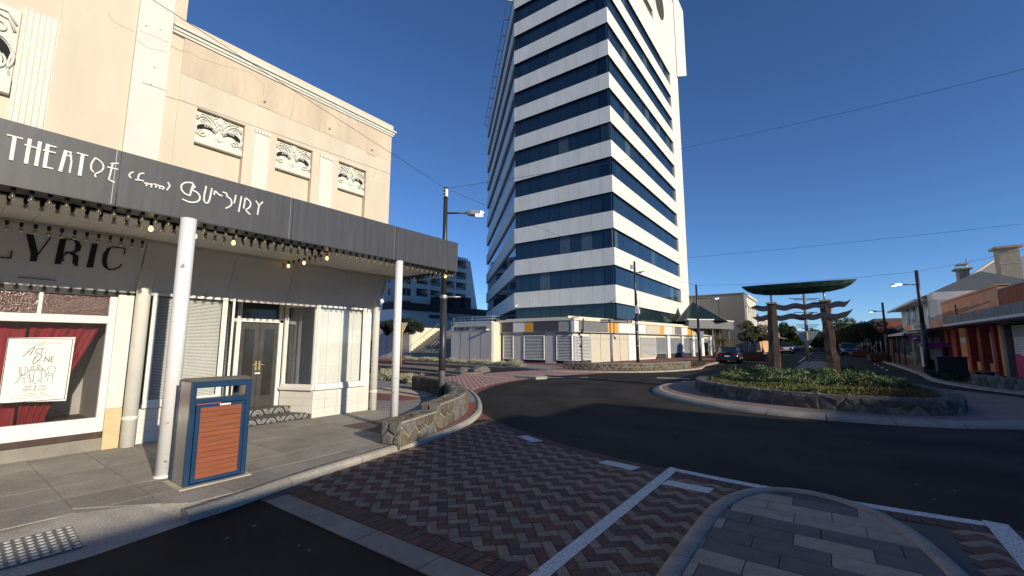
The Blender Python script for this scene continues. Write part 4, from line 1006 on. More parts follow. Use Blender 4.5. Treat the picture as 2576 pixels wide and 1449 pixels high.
MB().tube([cy(t / 8) + cn * .55 + UP_ * 43.15 for t in range(9)], .05, 6).build('roof_rail', 'grey_metal', TW)
for k in range(11):      # roof-edge brackets catching the sun
    p = cy(.05 + k * .095); MB().bar(p + cn * -.1 + UP_ * 43.1, p + cn * .6 + UP_ * 43.1, .16, .1).build('rail_bracket', 'render_cream', TW)
for x, y in ((TX + .1, TY - .1), (TL + .4, TY - .1)):
    o = MB().tube([(x, y, 5.55), (x, y - .35, 5.5)], .09, 8).build('security_camera', 'white_paint', TW); MB().tube([(x, y, 5.55), (x, y + .1, 5.75)], .03, 6).build('camera_arm', 'white_paint', o)

# ================================================================ podium
PC = Vector((-15.9, 30.4, 0)); PE = Vector((-11.9, 62.0, 0)); PL = Vector((-23.0, 30.4, 0))
PD = thing('podium_building', (PC.x, PC.y, 0), 'low cream podium with coloured fascia panels and white louvres below the tower', 'building')
mat('pan_cream', (.72, .66, .50), .75, var=.04, scale=1); mat('pan_white', (.76, .75, .72), .7, var=.04, scale=1); mat('pan_char', (.075, .076, .08), .7, var=.1); mat('pan_grey', (.17, .17, .172), .7, var=.08); mat('pan_lgrey', (.36, .36, .34), .7, var=.06)
mat('pan_orange', (.72, .36, .045), .7, var=.05); mat('pan_beige', (.58, .53, .42), .75, var=.04); mat('louvre', (.74, .74, .71), .55, var=.03); mat('louvre_grey', (.42, .45, .48), .5, var=.05); mat('plinth_dark', (.035, .036, .04), .8, var=.1)
sd = (PE - PC); SL = sd.length; sd = sd / SL; sn = Vector((sd.y, -sd.x, 0))
MB().prism([(PC.x - .3, PC.y + .3), (PE.x - .3, PE.y), (PE.x - 8, PE.y), (PL.x - 5, PE.y), (PL.x - 5, PL.y + .3)], 0, 3.5).build('podium_mass', 'pan_cream', PD)
UP = Vector((0, 0, 1))
def panel(p, d, t0, t1, z0, z1, nrm, th, m, nm, off=0, par=PD, bev=0):
    a = p + d * t0 + nrm * off; b = p + d * t1 + nrm * off
    return MB().ext([a + UP * z0, b + UP * z0, b + UP * z1, a + UP * z1], nrm * th).build(nm, m, par, bevel=bev)
fd = Vector((1, 0, 0)); fn_ = Vector((0, -1, 0)); FL = PC.x - PL.x
# front fascia (facing the camera) from picture x positions
def fx(zx): return onY(1100.7 + zx * .2930, 820, PC.y - .3).x - PL.x
seq = [(548, 647, 'pan_char'), (647, 747, 'pan_white'), (747, 822, 'pan_orange'), (822, 1037, 'pan_char'), (1037, 1150, 'pan_lgrey')]
for a, b, m in seq: panel(PL, fd, fx(a) + .01, min(fx(b), FL + .28) - .01, 2.55, 3.38, fn_, .05, m, 'fascia_panel', off=.25)
panel(PL, fd, 0, FL + .3, 2.5, 3.42, fn_, .25, 'pan_white', 'fascia_box'); panel(PL, fd, -.3, FL + .36, 3.42, 3.6, fn_, .36, 'pan_cream', 'roof_edge'); panel(PL, fd, .4, FL + .3, 3.6, 3.72, fn_, .1, 'pan_cream', 'roof_upstand', off=-.3)
panel(PL, fd, FL + .05, FL + .33, 2.45, 3.44, fn_, .1, 'pan_white', 'corner_fin', off=.25)
def louvres(p, d, t0, t1, z0, z1, nrm, m, n=16, back='plinth_dark'):
    o = panel(p, d, t0, t1, z0, z1, nrm, .04, back, 'louvre_back', off=.0)
    for a, b, c, e in ((t0 - .05, t0, z0, z1), (t1, t1 + .05, z0, z1), (t0 - .05, t1 + .05, z0 - .06, z0), (t0 - .05, t1 + .05, z1, z1 + .06)): panel(p, d, a, b, c, e, nrm, .17, m, 'louvre_frame', par=o)
    hz = (z1 - z0) / n
    for i in range(n):
        z = z0 + i * hz; a = p + d * t0 + nrm * .05 + UP * (z + hz * .95); b = p + d * t1 + nrm * .05 + UP * (z + hz * .95)
        MB().ext([a, b, b + nrm * .1 - UP * hz * .42, a + nrm * .1 - UP * hz * .42], -UP * .02).build('louvre_blade', m, o)
panel(PL, fd, 0, FL, 0, 2.5, fn_, .02, 'pan_lgrey', 'base_wall', off=-.05)
for a, b, m in ((548, 645, 0), (722, 910, 0), (1000, 1150, 0)):
    louvres(PL, fd, fx(a) + .15, fx(b) - .1, .3, 2.2, fn_, 'louvre'); panel(PL, fd, fx(a) + .1, fx(b) - .05, 0, .24, fn_, .03, 'plinth_dark', 'plinth')
for a, b in ((645, 722), (912, 998)): panel(PL, fd, fx(a), fx(b), 0, 2.5, fn_, .1, 'precast_grey', 'wall_panel')
# street side
def sx(zx):      # picture x (zoom units) -> distance along the street side
    x = 1100.7 + zx * .2930; r = ray(x, 840); den = r.x * sd.y - r.y * sd.x
    k = (PC.x * sd.y - PC.y * sd.x) / den; P_ = Vector((r.x * k, r.y * k, 0)); return (P_ - PC).dot(sd)
seq2 = [(1190, 1437, 'pan_grey'), (1437, 1527, 'pan_orange'), (1530, 1705, 'pan_white'), (1705, 1768, 'pan_white'), (1772, 1888, 'pan_beige'), (1888, 1924, 'pan_orange'), (1924, 1990, 'pan_white'), (1990, 2018, 'pan_beige'), (2018, 2072, 'pan_grey'), (2075, 2125, 'pan_white'), (2125, 2170, 'pan_orange'), (2170, 2195, 'pan_beige'), (2195, 2238, 'pan_grey'), (2238, 2270, 'pan_white'), (2270, 2305, 'pan_beige'), (2305, 2340, 'pan_grey'), (2340, 2355, 'pan_orange'), (2355, 2385, 'pan_white')]
panel(PC, sd, -.3, SL, 2.5, 3.42, sn, .25, 'pan_white', 'fascia_box'); panel(PC, sd, -.36, SL + .2, 3.42, 3.6, sn, .36, 'pan_cream', 'roof_edge'); panel(PC, sd, -.3, SL, 3.6, 3.78, sn, .1, 'pan_cream', 'roof_upstand', off=-.3)
panel(PC, sd, 0, SL, 0, 2.5, sn, .02, 'pan_cream', 'base_wall', off=-.05); panel(PC, sd, 0, SL, 2.44, 2.5, sn, .24, 'plinth_dark', 'under_fascia_strip')  # dark strip along the underside of the fascia
for a, b, m in seq2:
    if sx(b) - .02 > sx(a) + .02: panel(PC, sd, sx(a) + .015, min(sx(b), SL) - .015, 2.55, 3.38, sn, .05, m, 'fascia_panel', off=.25)
louvres(PC, sd, sx(1165), sx(1303), .3, 2.15, sn, 'louvre'); panel(PC, sd, sx(1158), sx(1308), 0, .24, sn, .03, 'plinth_dark', 'plinth')
for a, b in ((1310, 1392), (1394, 1477), (1479, 1558), (1560, 1628)):
    for z0, z1 in ((0, 1.95), (1.96, 2.42)): panel(PC, sd, sx(a) + .01, sx(b) - .01, z0 + .01, z1, sn, .05, 'pan_beige', 'wall_panel')
panel(PC, sd, sx(1630), sx(1710), 0, 2.42, sn, .08, 'pan_white', 'wall_panel')
louvres(PC, sd, sx(1738), sx(1860), .3, 2.15, sn, 'louvre')
for a, b in ((1868, 1952), (1980, 2080), (2096, 2170), (2190, 2245), (2272, 2322), (2340, 2366)):
    louvres(PC, sd, sx(a) + .1, sx(b) - .05, .55, 2.15, sn, 'louvre_grey', n=14); panel(PC, sd, sx(a), sx(b), 0, .48, sn, .05, 'plinth_dark', 'plinth')
for a, b in ((1955, 1978), (2082, 2094), (2172, 2188), (2248, 2270), (2324, 2338)): panel(PC, sd, sx(a), sx(b), 0, 2.42, sn, .22, 'pan_white', 'pier')
# sign wall, return, stair, left wall, railings
SW = thing('sign_wall', (-25, 29, 0), 'rendered wall, its face greyed for grazing light, with dark raised lettering beside the broad steps', 'wall')
wx0 = onY(1135, 850, 29).x
MB().box((wx0, 29, -.1), (-23.0, 29.3, 3.42)).build('wall_face', 'precast_grey', SW); MB().box((wx0 - .02, 28.97, 3.42), (-22.97, 29.35, 3.5)).build('wall_coping', 'pan_white', SW); MB().box((-23.25, 29.3, -.1), (-22.99, 30.35, 3.45)).build('wall_return', 'pan_cream', SW)  # grazing light on the face put into its grey; return stays cream
MB().box((wx0, 28.985, 2.62), (-23.0, 29, 2.64)).build('groove', 'plinth_dark', SW)
for t in (.24, .48, .74): x = wx0 + (-23 - wx0) * t; MB().box((x, 28.988, -.1), (x + .02, 29, 2.62)).build('groove', 'plinth_dark', SW)
a = onY(1144, 831, 28.97); b = onY(1224, 831, 28.97); t_ = text('wall_lettering', 'BUNBURY TOWER', .5, (a.x, 28.96, a.z - .02), (1, 0, 0), (0, 0, 1), 'letter_black', SW, .012)
xs_ = [v.co.x for v in t_.data.vertices]; sc_ = (b.x - a.x) / (max(xs_) - min(xs_)); x0_ = min(xs_)
for v in t_.data.vertices: v.co.x = x0_ + (v.co.x - x0_) * sc_
a = onY(1137, 818, 28.97); text('wall_lettering', '61', .5, (a.x, 28.96, a.z - .05), (1, 0, 0), (0, 0, 1), 'letter_black', SW, .012, sx=.7)
MB().tube([(-23.3, 28.95, 2.75), (-23.15, 28.55, 2.75)], .09, 8).build('security_camera', 'white_paint', SW)
lx = onY(1030, 850, 31).x
LW = thing('terrace_wall', (lx, 31, 0), 'cream terrace wall with railing left of the steps behind the yellow sign post', 'wall')
MB().box((lx - 16, 31, -.1), (lx, 31.35, 3.3)).build('wall_face', 'precast_grey', LW); MB().box((lx - .3, 31.35, -.1), (lx + .003, 36, 3.3)).build('stair_flank', 'pan_cream', LW)  # front face greyed for grazing light, flank cream as sunlit, both in colour
for t in range(1, 9): MB().box((lx - t * 1.9, 30.988, -.1), (lx - t * 1.9 + .02, 31, 3.3)).build('groove', 'plinth_dark', LW)
MB().box((lx - 16, 30.985, 2.5), (lx, 31, 2.52)).build('groove', 'plinth_dark', LW)
for i in range(5): MB().box((lx - 7.1, 30.97, .9 + i * .22), (lx - 6.1, 31.0, 1.02 + i * .22)).build('vent_slat', 'plinth_dark', LW)
def railing(par, pts, z, posts):
    for h in (.45, .22): MB().tube([(x, y, z + h) for x, y in pts], .03, 6).build('rail', 'galv', par)
    for x, y in posts: MB().tube([(x, y, z), (x, y, z + .45)], .025, 6).build('rail_post', 'galv', par)
railing(LW, [(lx - 16, 31.2), (lx - .1, 31.2)], 3.3, [(lx - .1 - i * 1.9, 31.2) for i in range(9)])
railing(SW, [(wx0 + .1, 29.2), (-23.1, 29.2), (-23.1, 30.3)], 3.5, [(wx0 + .1, 29.2), (-25.4, 29.2), (-23.1, 29.2)])
ST = thing('steps', (-31, 29.5, 0), 'broad concrete steps rising between the cream walls', 'steps')
mat('step_conc', (.30, .285, .235), .9, var=.2, scale=1.5, fine=20)
for i in range(15):
    y = 30.2 + i * .34; MB().box((lx + .01, y, -.1 if i == 0 else i * .2), (wx0 - .01, y + .9, (i + 1) * .2)).build('step', 'step_conc', ST)
    MB().box((lx + .01, y - .004, (i + 1) * .2 - .012), (wx0 - .01, y + .09, (i + 1) * .2 + .004)).build('nosing', 'concrete', ST)
for x in ((lx + wx0) / 2 - .4, (lx + wx0) / 2 + .1):
    MB().tube([(x, 30.0, .95), (x, 30.2, 1.05), (x, 35.2, 4.0)], .035, 6).build('hand_rail', 'galv', ST)
    for i in range(4): MB().tube([(x, 30.3 + i * 1.5, .2 + i * .88), (x, 30.3 + i * 1.5, 1.1 + i * .88)], .03, 6).build('rail_post', 'galv', ST)
MB().tube([(lx + .12, 30.4, .9), (lx + .12, 35.2, 3.8)], .035, 6).build('hand_rail', 'galv', ST)
struct(MB().box((-75, 35.3, 0), (TL - 1, 75, 3.0)).build('terrace_ground', 'concrete'))

# ================================================================ hotel in the tower's shade
XH = -61.0
mat('hotel_white', (.62, .63, .65), .8, var=.04, scale=.4); mat('hotel_glass', (.06, .075, .09), .15, var=.2, scale=1)
HT = thing('hotel_building', (XH, 62, 0), 'white stepped hotel block with balconies and a sloping end wall behind the terrace', 'building')
def hp_(zx, zy): return onX((1480 + zx * .37956) * .628906, (950 + zy * .37956) * .628906, XH)
ye = hp_(1030, 300).y; zt = hp_(1030, 225).z
cols = [(490, 612), (640, 742), (790, 888), (908, 1012)]; rows0 = [(240, 325), (365, 440), (478, 552), (597, 668)]
yl = hp_(150, 500).y
ycols = [(hp_(a, 480).y, hp_(b, 480).y) for a, b in cols]; zrows = [(hp_(960, b).z, hp_(960, a).z) for a, b in rows0]
# wall built round real openings
wallx = XH - .3; body = MB(); body.box((XH - 14, yl, 0), (XH - 2.0, ye, zt)); body.build('hotel_mass', 'hotel_white', HT)
yedge = [yl] + [v for c in ycols for v in c] + [ye]
for i in range(0, len(yedge), 2):
    if yedge[i + 1] > yedge[i]: MB().box((XH - 2.0, yedge[i], 0), (XH, yedge[i + 1], zt)).build('wall_pier', 'hotel_white', HT)
zr = sorted(zrows); 
for (c0, c1) in ycols:
    zz = [0] + [v for r_ in zr for v in r_] + [zt]
    for i in range(0, len(zz), 2): MB().box((XH - 2.0, c0, zz[i]), (XH - .001, c1, zz[i + 1])).build('wall_panel', 'hotel_white', HT)
    for z0, z1 in zr:
        o = MB().box((XH - 1.98, c0 + .3, z0 + .02), (XH - 1.9, c1 - .3, z1 - .25)).build('balcony_door', 'hotel_glass', HT); MB().box((XH - 1.9, (c0 + c1) / 2 - .05, z0), (XH - 1.85, (c0 + c1) / 2 + .05, z1 - .25)).build('mullion', 'hotel_white', o)
        MB().box((XH - .15, c0, z0 + .55), (XH - .08, c1, z0 + .68)).build('balcony_rail', 'black_metal', HT); MB().box((XH - .13, c0, z0), (XH - .1, c1, z0 + .5)).build('balcony_screen', 'hotel_glass', HT)
for (a, b) in ((190, 215), (328, 428)):
    for (t, u) in ((430, 475), (540, 605), (670, 715)):
        p, q_ = hp_(a, u), hp_(b, t); o = MB().box((XH, p.y, p.z), (XH + .05, q_.y, q_.z)).build('window', 'hotel_glass', HT); MB().box((XH + .05, (p.y + q_.y) / 2 - .04, p.z), (XH + .08, (p.y + q_.y) / 2 + .04, q_.z)).build('mullion', 'hotel_white', o)
y2 = hp_(1185, 835).y
MB().ext([(XH - .1, ye, 0), (XH - .1, hp_(1200, 900).y, 0), (XH - .1, hp_(1060, 250).y, hp_(1060, 250).z), (XH - .1, ye, hp_(1030, 247).z)], (-9, 0, 0)).build('sloping_end_wall', 'hotel_white', HT)
a, b = hp_(130, 720), hp_(1138, 780); MB().box((XH, a.y, hp_(1138, 838).z), (XH + 4, b.y, hp_(1138, 778).z)).build('terrace_band', 'plinth_dark', HT)
MB().box((XH + .2, a.y, 0), (XH + 3.6, b.y, hp_(1138, 838).z)).build('ground_floor', 'hotel_white', HT)
for i in range(4): y_ = b.y - 3 - i * 5; MB().box((XH + 3.6, y_, hp_(1138, 895).z), (XH + 3.65, y_ + 3, hp_(1138, 865).z)).build('window', 'hotel_glass', HT)
for zx in (640, 805, 915): p = hp_(zx, 745); MB().box((XH + 1, p.y - 1.0, p.z - .5), (XH + 3, p.y + 1.0, p.z + 2.0)).build('dark_screen', 'plinth_dark', HT)
# ================================================================ inferred buildings that shade the crossing, then unseen blocks added to cut sky light
mat('plain_render', (.5, .45, .38), .9, var=.1, scale=.5)
def plain_block(name, label, a, b, cat='building'):
    t = thing(name, ((a[0] + b[0]) / 2, (a[1] + b[1]) / 2, 0), label, cat); MB().box((a[0], a[1], -.1), (b[0], b[1], b[2])).build('wall', 'plain_render', t)
    MB().box((a[0] - .06, a[1] - .06, b[2] - .25), (b[0] + .06, b[1] + .06, b[2] - .1)).build('parapet_band', 'concrete', t)
    return t
TS = math.tan(SUN_EL) / math.cos(SUN_OFF); TO = math.tan(SUN_OFF)
SEX = 10.0; ytop = 11.35 - (SEX + 3) * TO
SB = plain_block('corner_shop_building', 'plain parapeted corner building behind the camera shading the near crossing', (SEX, -60, 0), (SEX + 25, ytop, (SEX + 5.25) * TS))
MB().box((SEX, 5.2 - (SEX + 6) * TO, (SEX + 5.25) * TS), (SEX + .4, 8.8 - (SEX + 6) * TO, (SEX + 5.9) * TS)).build('raised_parapet', 'plain_render', SB)
plain_block('side_street_building', 'plain block along the side street shading the roundabout', (30, 11.65 - 33 * TO, 0), (45, 26.5 - 30 * TO, (30 + .1) * TS))
plain_block('rear_sky_block', 'taller plain block added behind the corner building, out of view, to cut sky light', (27, -60, 0), (60, 4, (27 + 4.6) * TS))  # added out of view to block low sky light on the foreground
plain_block('row_sky_block', 'plain row added unseen behind the camera on the theatre side to cut sky light', (-24, -60, 0), (XW, -8.2, 8.0))  # added row, unseen, narrows the sky above the foreground
plain_block('end_sky_block', 'plain block added unseen across the street behind the camera to cut low sky light', (-9, -60, 0), (10, -36, 9.0))  # added unseen block, cuts off the low sky behind the camera
# ================================================================ sculpture on the roundabout
SY = 17.6
mat('timber_grey', (.125, .085, .06), .9, col2=(.065, .045, .034), scale=3, stretch=(14, 14, .6), bump=.9, bscale=14)
mat('steel_wave', (.05, .054, .064), .6, metal=.0, var=.15, scale=2); mat('copper', (.022, .085, .06), .55, metal=.1, col2=(.012, .022, .022), scale=5, stretch=(1.2, 1, 4), thr=(.42, .6)); mat('cap_stone', (.34, .30, .22), .9, var=.15, scale=5)
SC = thing('boat_sculpture', (-.55, SY, .2), 'green copper boat on two weathered timber posts with steel waves in the roundabout', 'sculpture')
def post(stn, th, nm):
    m = MB(); vs = []; rr = random.Random(len(stn) + int(stn[0][1] * 10)); n = len(stn)
    for z, x0, x1 in stn:
        j = lambda: rr.uniform(-.012, .012)
        vs += [(x0 + j(), SY - th / 2, z), ((x0 + x1) / 2, SY - th / 2 - .02 + j(), z), (x1 + j(), SY - th / 2, z), (x1 + j(), SY + th / 2, z), (x0 + j(), SY + th / 2, z)]
    fs = [(i * 5 + k, i * 5 + (k + 1) % 5, i * 5 + 5 + (k + 1) % 5, i * 5 + 5 + k) for i in range(n - 1) for k in range(5)] + [tuple((n - 1) * 5 + k for k in range(5))]
    m.add(vs, fs); return m.build(nm, 'timber_grey', SC)
post([(.1, -1.57, -1.2), (.5, -1.56, -1.19), (.9, -1.53, -1.19), (1.3, -1.51, -1.18), (1.7, -1.49, -1.18), (2.1, -1.475, -1.175), (2.6, -1.46, -1.175), (3.0, -1.44, -1.18)], .28, 'timber_post')
rp2 = []
for yy, a, b in ((1500, 928, 1200), (1380, 920, 1195), (1300, 915, 1190), (1230, 908, 1185), (1150, 900, 1160), (1080, 893, 1125), (1000, 885, 1112), (900, 873, 1108), (800, 860, 1100), (700, 848, 1085), (600, 835, 1060), (500, 820, 1032), (440, 810, 1016), (380, 803, 1000), (300, 795, 992), (250, 790, 1012), (210, 786, 1008), (160, 780, 985), (100, 773, 990), (45, 765, 988)):
    pa = onY((3130 + a * .19327) * .628906, (1200 + yy * .19327) * .628906, SY); pb = onY((3130 + b * .19327) * .628906, (1200 + yy * .19327) * .628906, SY); rp2.append((pa.z, pa.x, pb.x))
post(rp2, .28, 'timber_post')
for x0, x1 in ((-1.48, -1.15), (.04, .38)): MB().box((x0, SY - .2, 2.99), (x1, SY + .2, 3.06)).build('post_cap', 'cap_stone', SC, bevel=.01)
for x in (-1.32, .2): MB().tube([(x, SY, 3.05), (x, SY, 3.36)], .028, 10).build('support_rod', 'galv', SC)
def wave(x0, x1, zc, h, ph, y, up, nm='steel_wave'):
    n = 60; t_, b_ = [], []
    for i in range(n + 1):
        u = i / n; x = x0 + (x1 - x0) * u; w_ = .032 * math.sin(u * (x1 - x0) / .62 * 2 * math.pi + ph)
        lift = .13 * max(0, (u - .86) / .14) ** 1.6 * up; taper = 1 if u < .86 else max(.05, 1 - (u - .86) / .14); tl = 1 if u > .12 else max(.05, u / .12)
        t_.append((x, y, zc + w_ + h / 2 * (tl if tl < 1 else 1) + lift)); b_.append((x, y, zc + w_ + h / 2 + lift - h * taper * tl if u >= .86 else zc + w_ + h / 2 * tl - h * tl))
    m = MB()
    for i in range(n): m.ext([t_[i], b_[i], b_[i + 1], t_[i + 1]][::-1], (0, .012, 0))
    return m.build(nm, 'steel_wave', SC)
wave(-1.98, -.15, 2.87, .19, .4, SY - .14, 0); wave(-.62, .9, 2.87, .19, 2.2, SY - .158, 1); wave(-1.95, -.1, 2.52, .19, 2.0, SY - .14, 0); wave(-.55, .93, 2.52, .19, .9, SY - .158, 1)
st_ = [(-2.22, .0, 3.70, 3.66), (-2.05, .10, 3.69, 3.5), (-1.85, .18, 3.685, 3.40), (-1.5, .26, 3.68, 3.335), (-1.0, .31, 3.675, 3.31), (-.5, .33, 3.67, 3.305), (0, .31, 3.675, 3.315), (.4, .26, 3.68, 3.345), (.75, .17, 3.685, 3.42), (.95, .09, 3.69, 3.53), (1.1, .0, 3.70, 3.68)]
m = MB(); vs = []
for x, w_, zt0, zk in st_: vs += [(x, SY - w_ - .004, zt0), (x, SY - w_ * .82, zt0 - (zt0 - zk) * .5), (x, SY - w_ * .3, zk), (x, SY + w_ * .3, zk), (x, SY + w_ * .82, zt0 - (zt0 - zk) * .5), (x, SY + w_ + .004, zt0)]
m.add(vs, [(i * 6 + k, i * 6 + k + 1, i * 6 + 7 + k, i * 6 + 6 + k) for i in range(len(st_) - 1) for k in range(5)]); hull = m.build('boat_hull', 'copper', SC)
MB().add([(x, SY - w_ * .97 if k == 0 else SY + w_ * .97, zt0 - .04) for x, w_, zt0, zk in st_ for k in (0, 1)], [(2 * i, 2 * i + 1, 2 * i + 3, 2 * i + 2) for i in range(len(st_) - 1)]).build('boat_deck', 'copper', SC)
# ================================================================ foliage tools
def leafmat(name, c1, c2, scale=2.0):
    m = mat(name, c1, .65, col2=c2, scale=scale, spec=.3); p = m.node_tree.nodes['Principled BSDF']; return m
leafmat('leaf_olive', (.055, .065, .035), (.15, .155, .085), 2.5); leafmat('leaf_green', (.022, .04, .012), (.06, .095, .025), 1.2); leafmat('leaf_yellow', (.06, .085, .02), (.16, .17, .035), 1.2); leafmat('leaf_dark', (.018, .024, .016), (.04, .05, .03), 1.5)
leafmat('leaf_grey', (.055, .09, .035), (.22, .27, .12), 6); leafmat('leaf_low', (.05, .07, .022), (.19, .19, .055), 5); leafmat('leaf_rust', (.10, .075, .03), (.20, .14, .06), 5); leafmat('leaf_dry', (.30, .29, .19), (.46, .43, .30), 4)
mat('bark', (.17, .13, .10), .9, var=.3, scale=6, stretch=(4, 4, 1), bump=.6, bscale=20); mat('bark_pale', (.34, .30, .25), .9, var=.25, scale=5)
def leaves(m, pts_fn, n, size, rnd, up=.0, asp=1.8):
    vs = m.v; fs = m.f
    for _ in range(n):
        p, nr = pts_fn(); d = Vector((rnd.gauss(0, 1), rnd.gauss(0, 1), rnd.gauss(0, 1) + up)) + nr * .8
        d.normalize(); a = d.cross(Vector((rnd.gauss(0, 1), rnd.gauss(0, 1), rnd.gauss(0, 1)))).normalized(); s_ = size * rnd.uniform(.6, 1.4); o = len(vs)
        vs += [p - a * s_ / 2, p + d * s_ * asp * .5 - a * s_ * .1, p + d * s_ * asp, p + a * s_ / 2 + d * s_ * .3]; fs.append((o, o + 1, o + 2, o + 3)); m.sm.append(False)
def blob_pts(blobs, rnd, shell=.55):
    wts = [b[3] ** 2 for b in blobs]; tot = sum(wts)
    def f():
        r_ = rnd.random() * tot; i = 0
        while r_ > wts[i]: r_ -= wts[i]; i += 1
        x, y, z, r = blobs[i][:4]; sz = blobs[i][4] if len(blobs[i]) > 4 else .8
        d = Vector((rnd.gauss(0, 1), rnd.gauss(0, 1), rnd.gauss(0, 1))).normalized(); k = r * (shell + (1 - shell) * rnd.random() ** .6)
        return Vector((x + d.x * k, y + d.y * k, z + d.z * k * sz)), d
    return f
def tree(name, label, base, crown, n, size, lm, trunk, r0=.12, bm='bark', seed=1, group=None, cat='tree', nsub=9, core=True):
    rnd = random.Random(seed); t = thing(name, base, label, cat, group); bx, by, bz = base; blobs = []
    for (x, y, z, r) in crown:
        for i in range(nsub):
            d = Vector((rnd.gauss(0, 1), rnd.gauss(0, 1), rnd.gauss(0, .8))).normalized(); k = r * rnd.uniform(.45, .95)
            blobs.append((bx + x + d.x * k, by + y + d.y * k, bz + z + d.z * k * .8, r * rnd.uniform(.28, .5)))
    m = MB(); leaves(m, blob_pts(blobs, rnd), n, size, rnd); cr = m.build('crown', lm, t)
    tm = MB()
    for path in trunk:
        pts = [(bx + x, by + y, bz + z) for x, y, z in path]; tm.tube(pts, r0, 7, r1=r0 * .45)
    for b in rnd.sample(blobs, min(len(blobs), 10)):
        p = trunk[0][-1]; tm.tube([(bx + p[0], by + p[1], bz + p[2]), (b[0], b[1], b[2])], r0 * .35, 5, r1=r0 * .1)
    tm.build('trunk', bm, t); return t
# planting on the roundabout
rl = random.Random(21); PCX, PCY = C1[0], C1[1]
RT = {}
for px_, py_ in smoothline(WP + WP[:1], 3): RT[round(math.degrees(math.atan2(py_ - PCY, px_ - PCX)) / 5) % 72] = math.hypot(px_ - PCX, py_ - PCY)
for i in range(72):
    if i not in RT: RT[i] = RT.get((i - 1) % 72) or RT.get((i + 1) % 72) or 3.6
def edge_in(x, y): return RT[round(math.degrees(math.atan2(y - PCY, x - PCX)) / 5) % 72] - .36 - math.hypot(x - PCX, y - PCY)
def bed(fn_h, cond, n, size, lm, nm, label):
    m = MB()
    def pt():
        while True:
            x, y = rl.uniform(-4.2, 3), rl.uniform(13.2, 21)
            if edge_in(x, y) > 0 and cond(x, y):
                h = fn_h(x, y); return Vector((x, y, .12 + h * (1 - .45 * rl.random() ** 2))), Vector((0, 0, 1))
    leaves(m, pt, n, size, rl, up=.7); o = m.build(nm, lm); o['label'] = label; return stuff(o)
MND = [(rl.uniform(-4, 2.8), rl.uniform(13.4, 20.8), rl.uniform(.3, .6), rl.uniform(.12, .34)) for _ in range(70)]
def bump2(x, y): return max(h_ * math.exp(-((x - a_) ** 2 + (y - b_) ** 2) / (r_ * r_)) for a_, b_, r_, h_ in MND)
def hi(x, y): return min(1, .4 + edge_in(x, y) / .7) * (.20 + .2 * min(1, max(0, (y - 16.2) / 1.6)) + 1.1 * bump2(x, y))
def lo(x, y): return min(1, .5 + edge_in(x, y) / .4) * (.15 + bump2(x, y) * .6)
tall = lambda x, y: y > 16.5 + .4 * math.sin(x * 1.7) and x < 1.8 + .3 * math.sin(y * 3) and x > -3.0
bed(hi, tall, 26000, .042, 'leaf_grey', 'shrub_bed', 'grey green shrubs filling the middle of the roundabout')
bed(lo, lambda x, y: not tall(x, y) and x < 1.3 + .5 * math.sin(y * 2), 24000, .038, 'leaf_low', 'ground_cover', 'low green ground cover inside the roundabout wall')
bed(lo, lambda x, y: x > 1.1 + .5 * math.sin(y * 2) and not tall(x, y), 7000, .038, 'leaf_rust', 'ground_cover', 'rusty ground cover at the right end of the roundabout')
struct(MB().prism([(PCX + (x - PCX) * .93, PCY + (y - PCY) * .93) for x, y in smoothline(WP + WP[:1], 2)[:-1]], 0, .14).build('planter_soil', mat('soil', (.035, .028, .02), .95, var=.2)))
def strip_bed(line, wd, h, n, size, lm, nm, label):
    f, L = walk(line); m = MB()
    def pt():
        s_ = rl.uniform(0, L); x, y, nx, ny = f(s_); o = rl.uniform(-.5, .5) * wd; hh = h * (.5 + .5 * math.sin(s_ * 3.1) * math.sin(s_ * 1.3 + 1)) + h * .3
        return Vector((x + nx * o, y + ny * o, .0 + hh * rl.random())), Vector((0, 0, 1))
    leaves(m, pt, n, size, rl, up=1.2, asp=2.6); o = m.build(nm, lm); o['label'] = label; return stuff(o)
strip_bed([(-32, 27.2), (-26.8, 26.3), (-22, 25.3), (-18.5, 24.75), (-16.6, 24.5)], .7, .32, 9000, .045, 'leaf_dry', 'ground_cover', 'pale dry ground cover along the far kerb')
strip_bed([(-16.5, 12.6), (-14.6, 12.5), (-13.2, 11.9)], .7, .35, 4000, .035, 'leaf_dry', 'ground_cover', 'pale tuft of ground cover behind the white post')
strip_bed([(-7.8, 31.5), (-7.3, 33.2), (-7.6, 35.5)], .7, .3, 3000, .04, 'leaf_olive', 'ground_cover', 'green ground cover at the kerb nose by the black car')
strip_bed([(4.6, 25.6), (4.55, 29), (4.9, 33)], .7, .25, 3000, .04, 'leaf_dark', 'ground_cover', 'dark ground cover along the right kerb')
m = MB(); 
def rockp(): pass
for (x, y, s_, nm) in ((-16.0, 19.1, .5, 0), (-17.0, 18.9, .4, 1)):
    mm = MB(); mm.lathe((x, y, -.02), [(s_ * 1.3, 0), (s_ * 1.2, s_ * .35), (s_ * .7, s_ * .6), (0, s_ * .65)], 9, False)
    for v in mm.v: v += Vector((rl.uniform(-.08, .08), rl.uniform(-.08, .08), rl.uniform(-.03, .03)))
    tag(mm.build('boulder', 'stone_b'), 'grey boulder on the nose of the side street island, ' + ('nearer the crossing' if nm == 0 else 'behind the first'), 'rock')
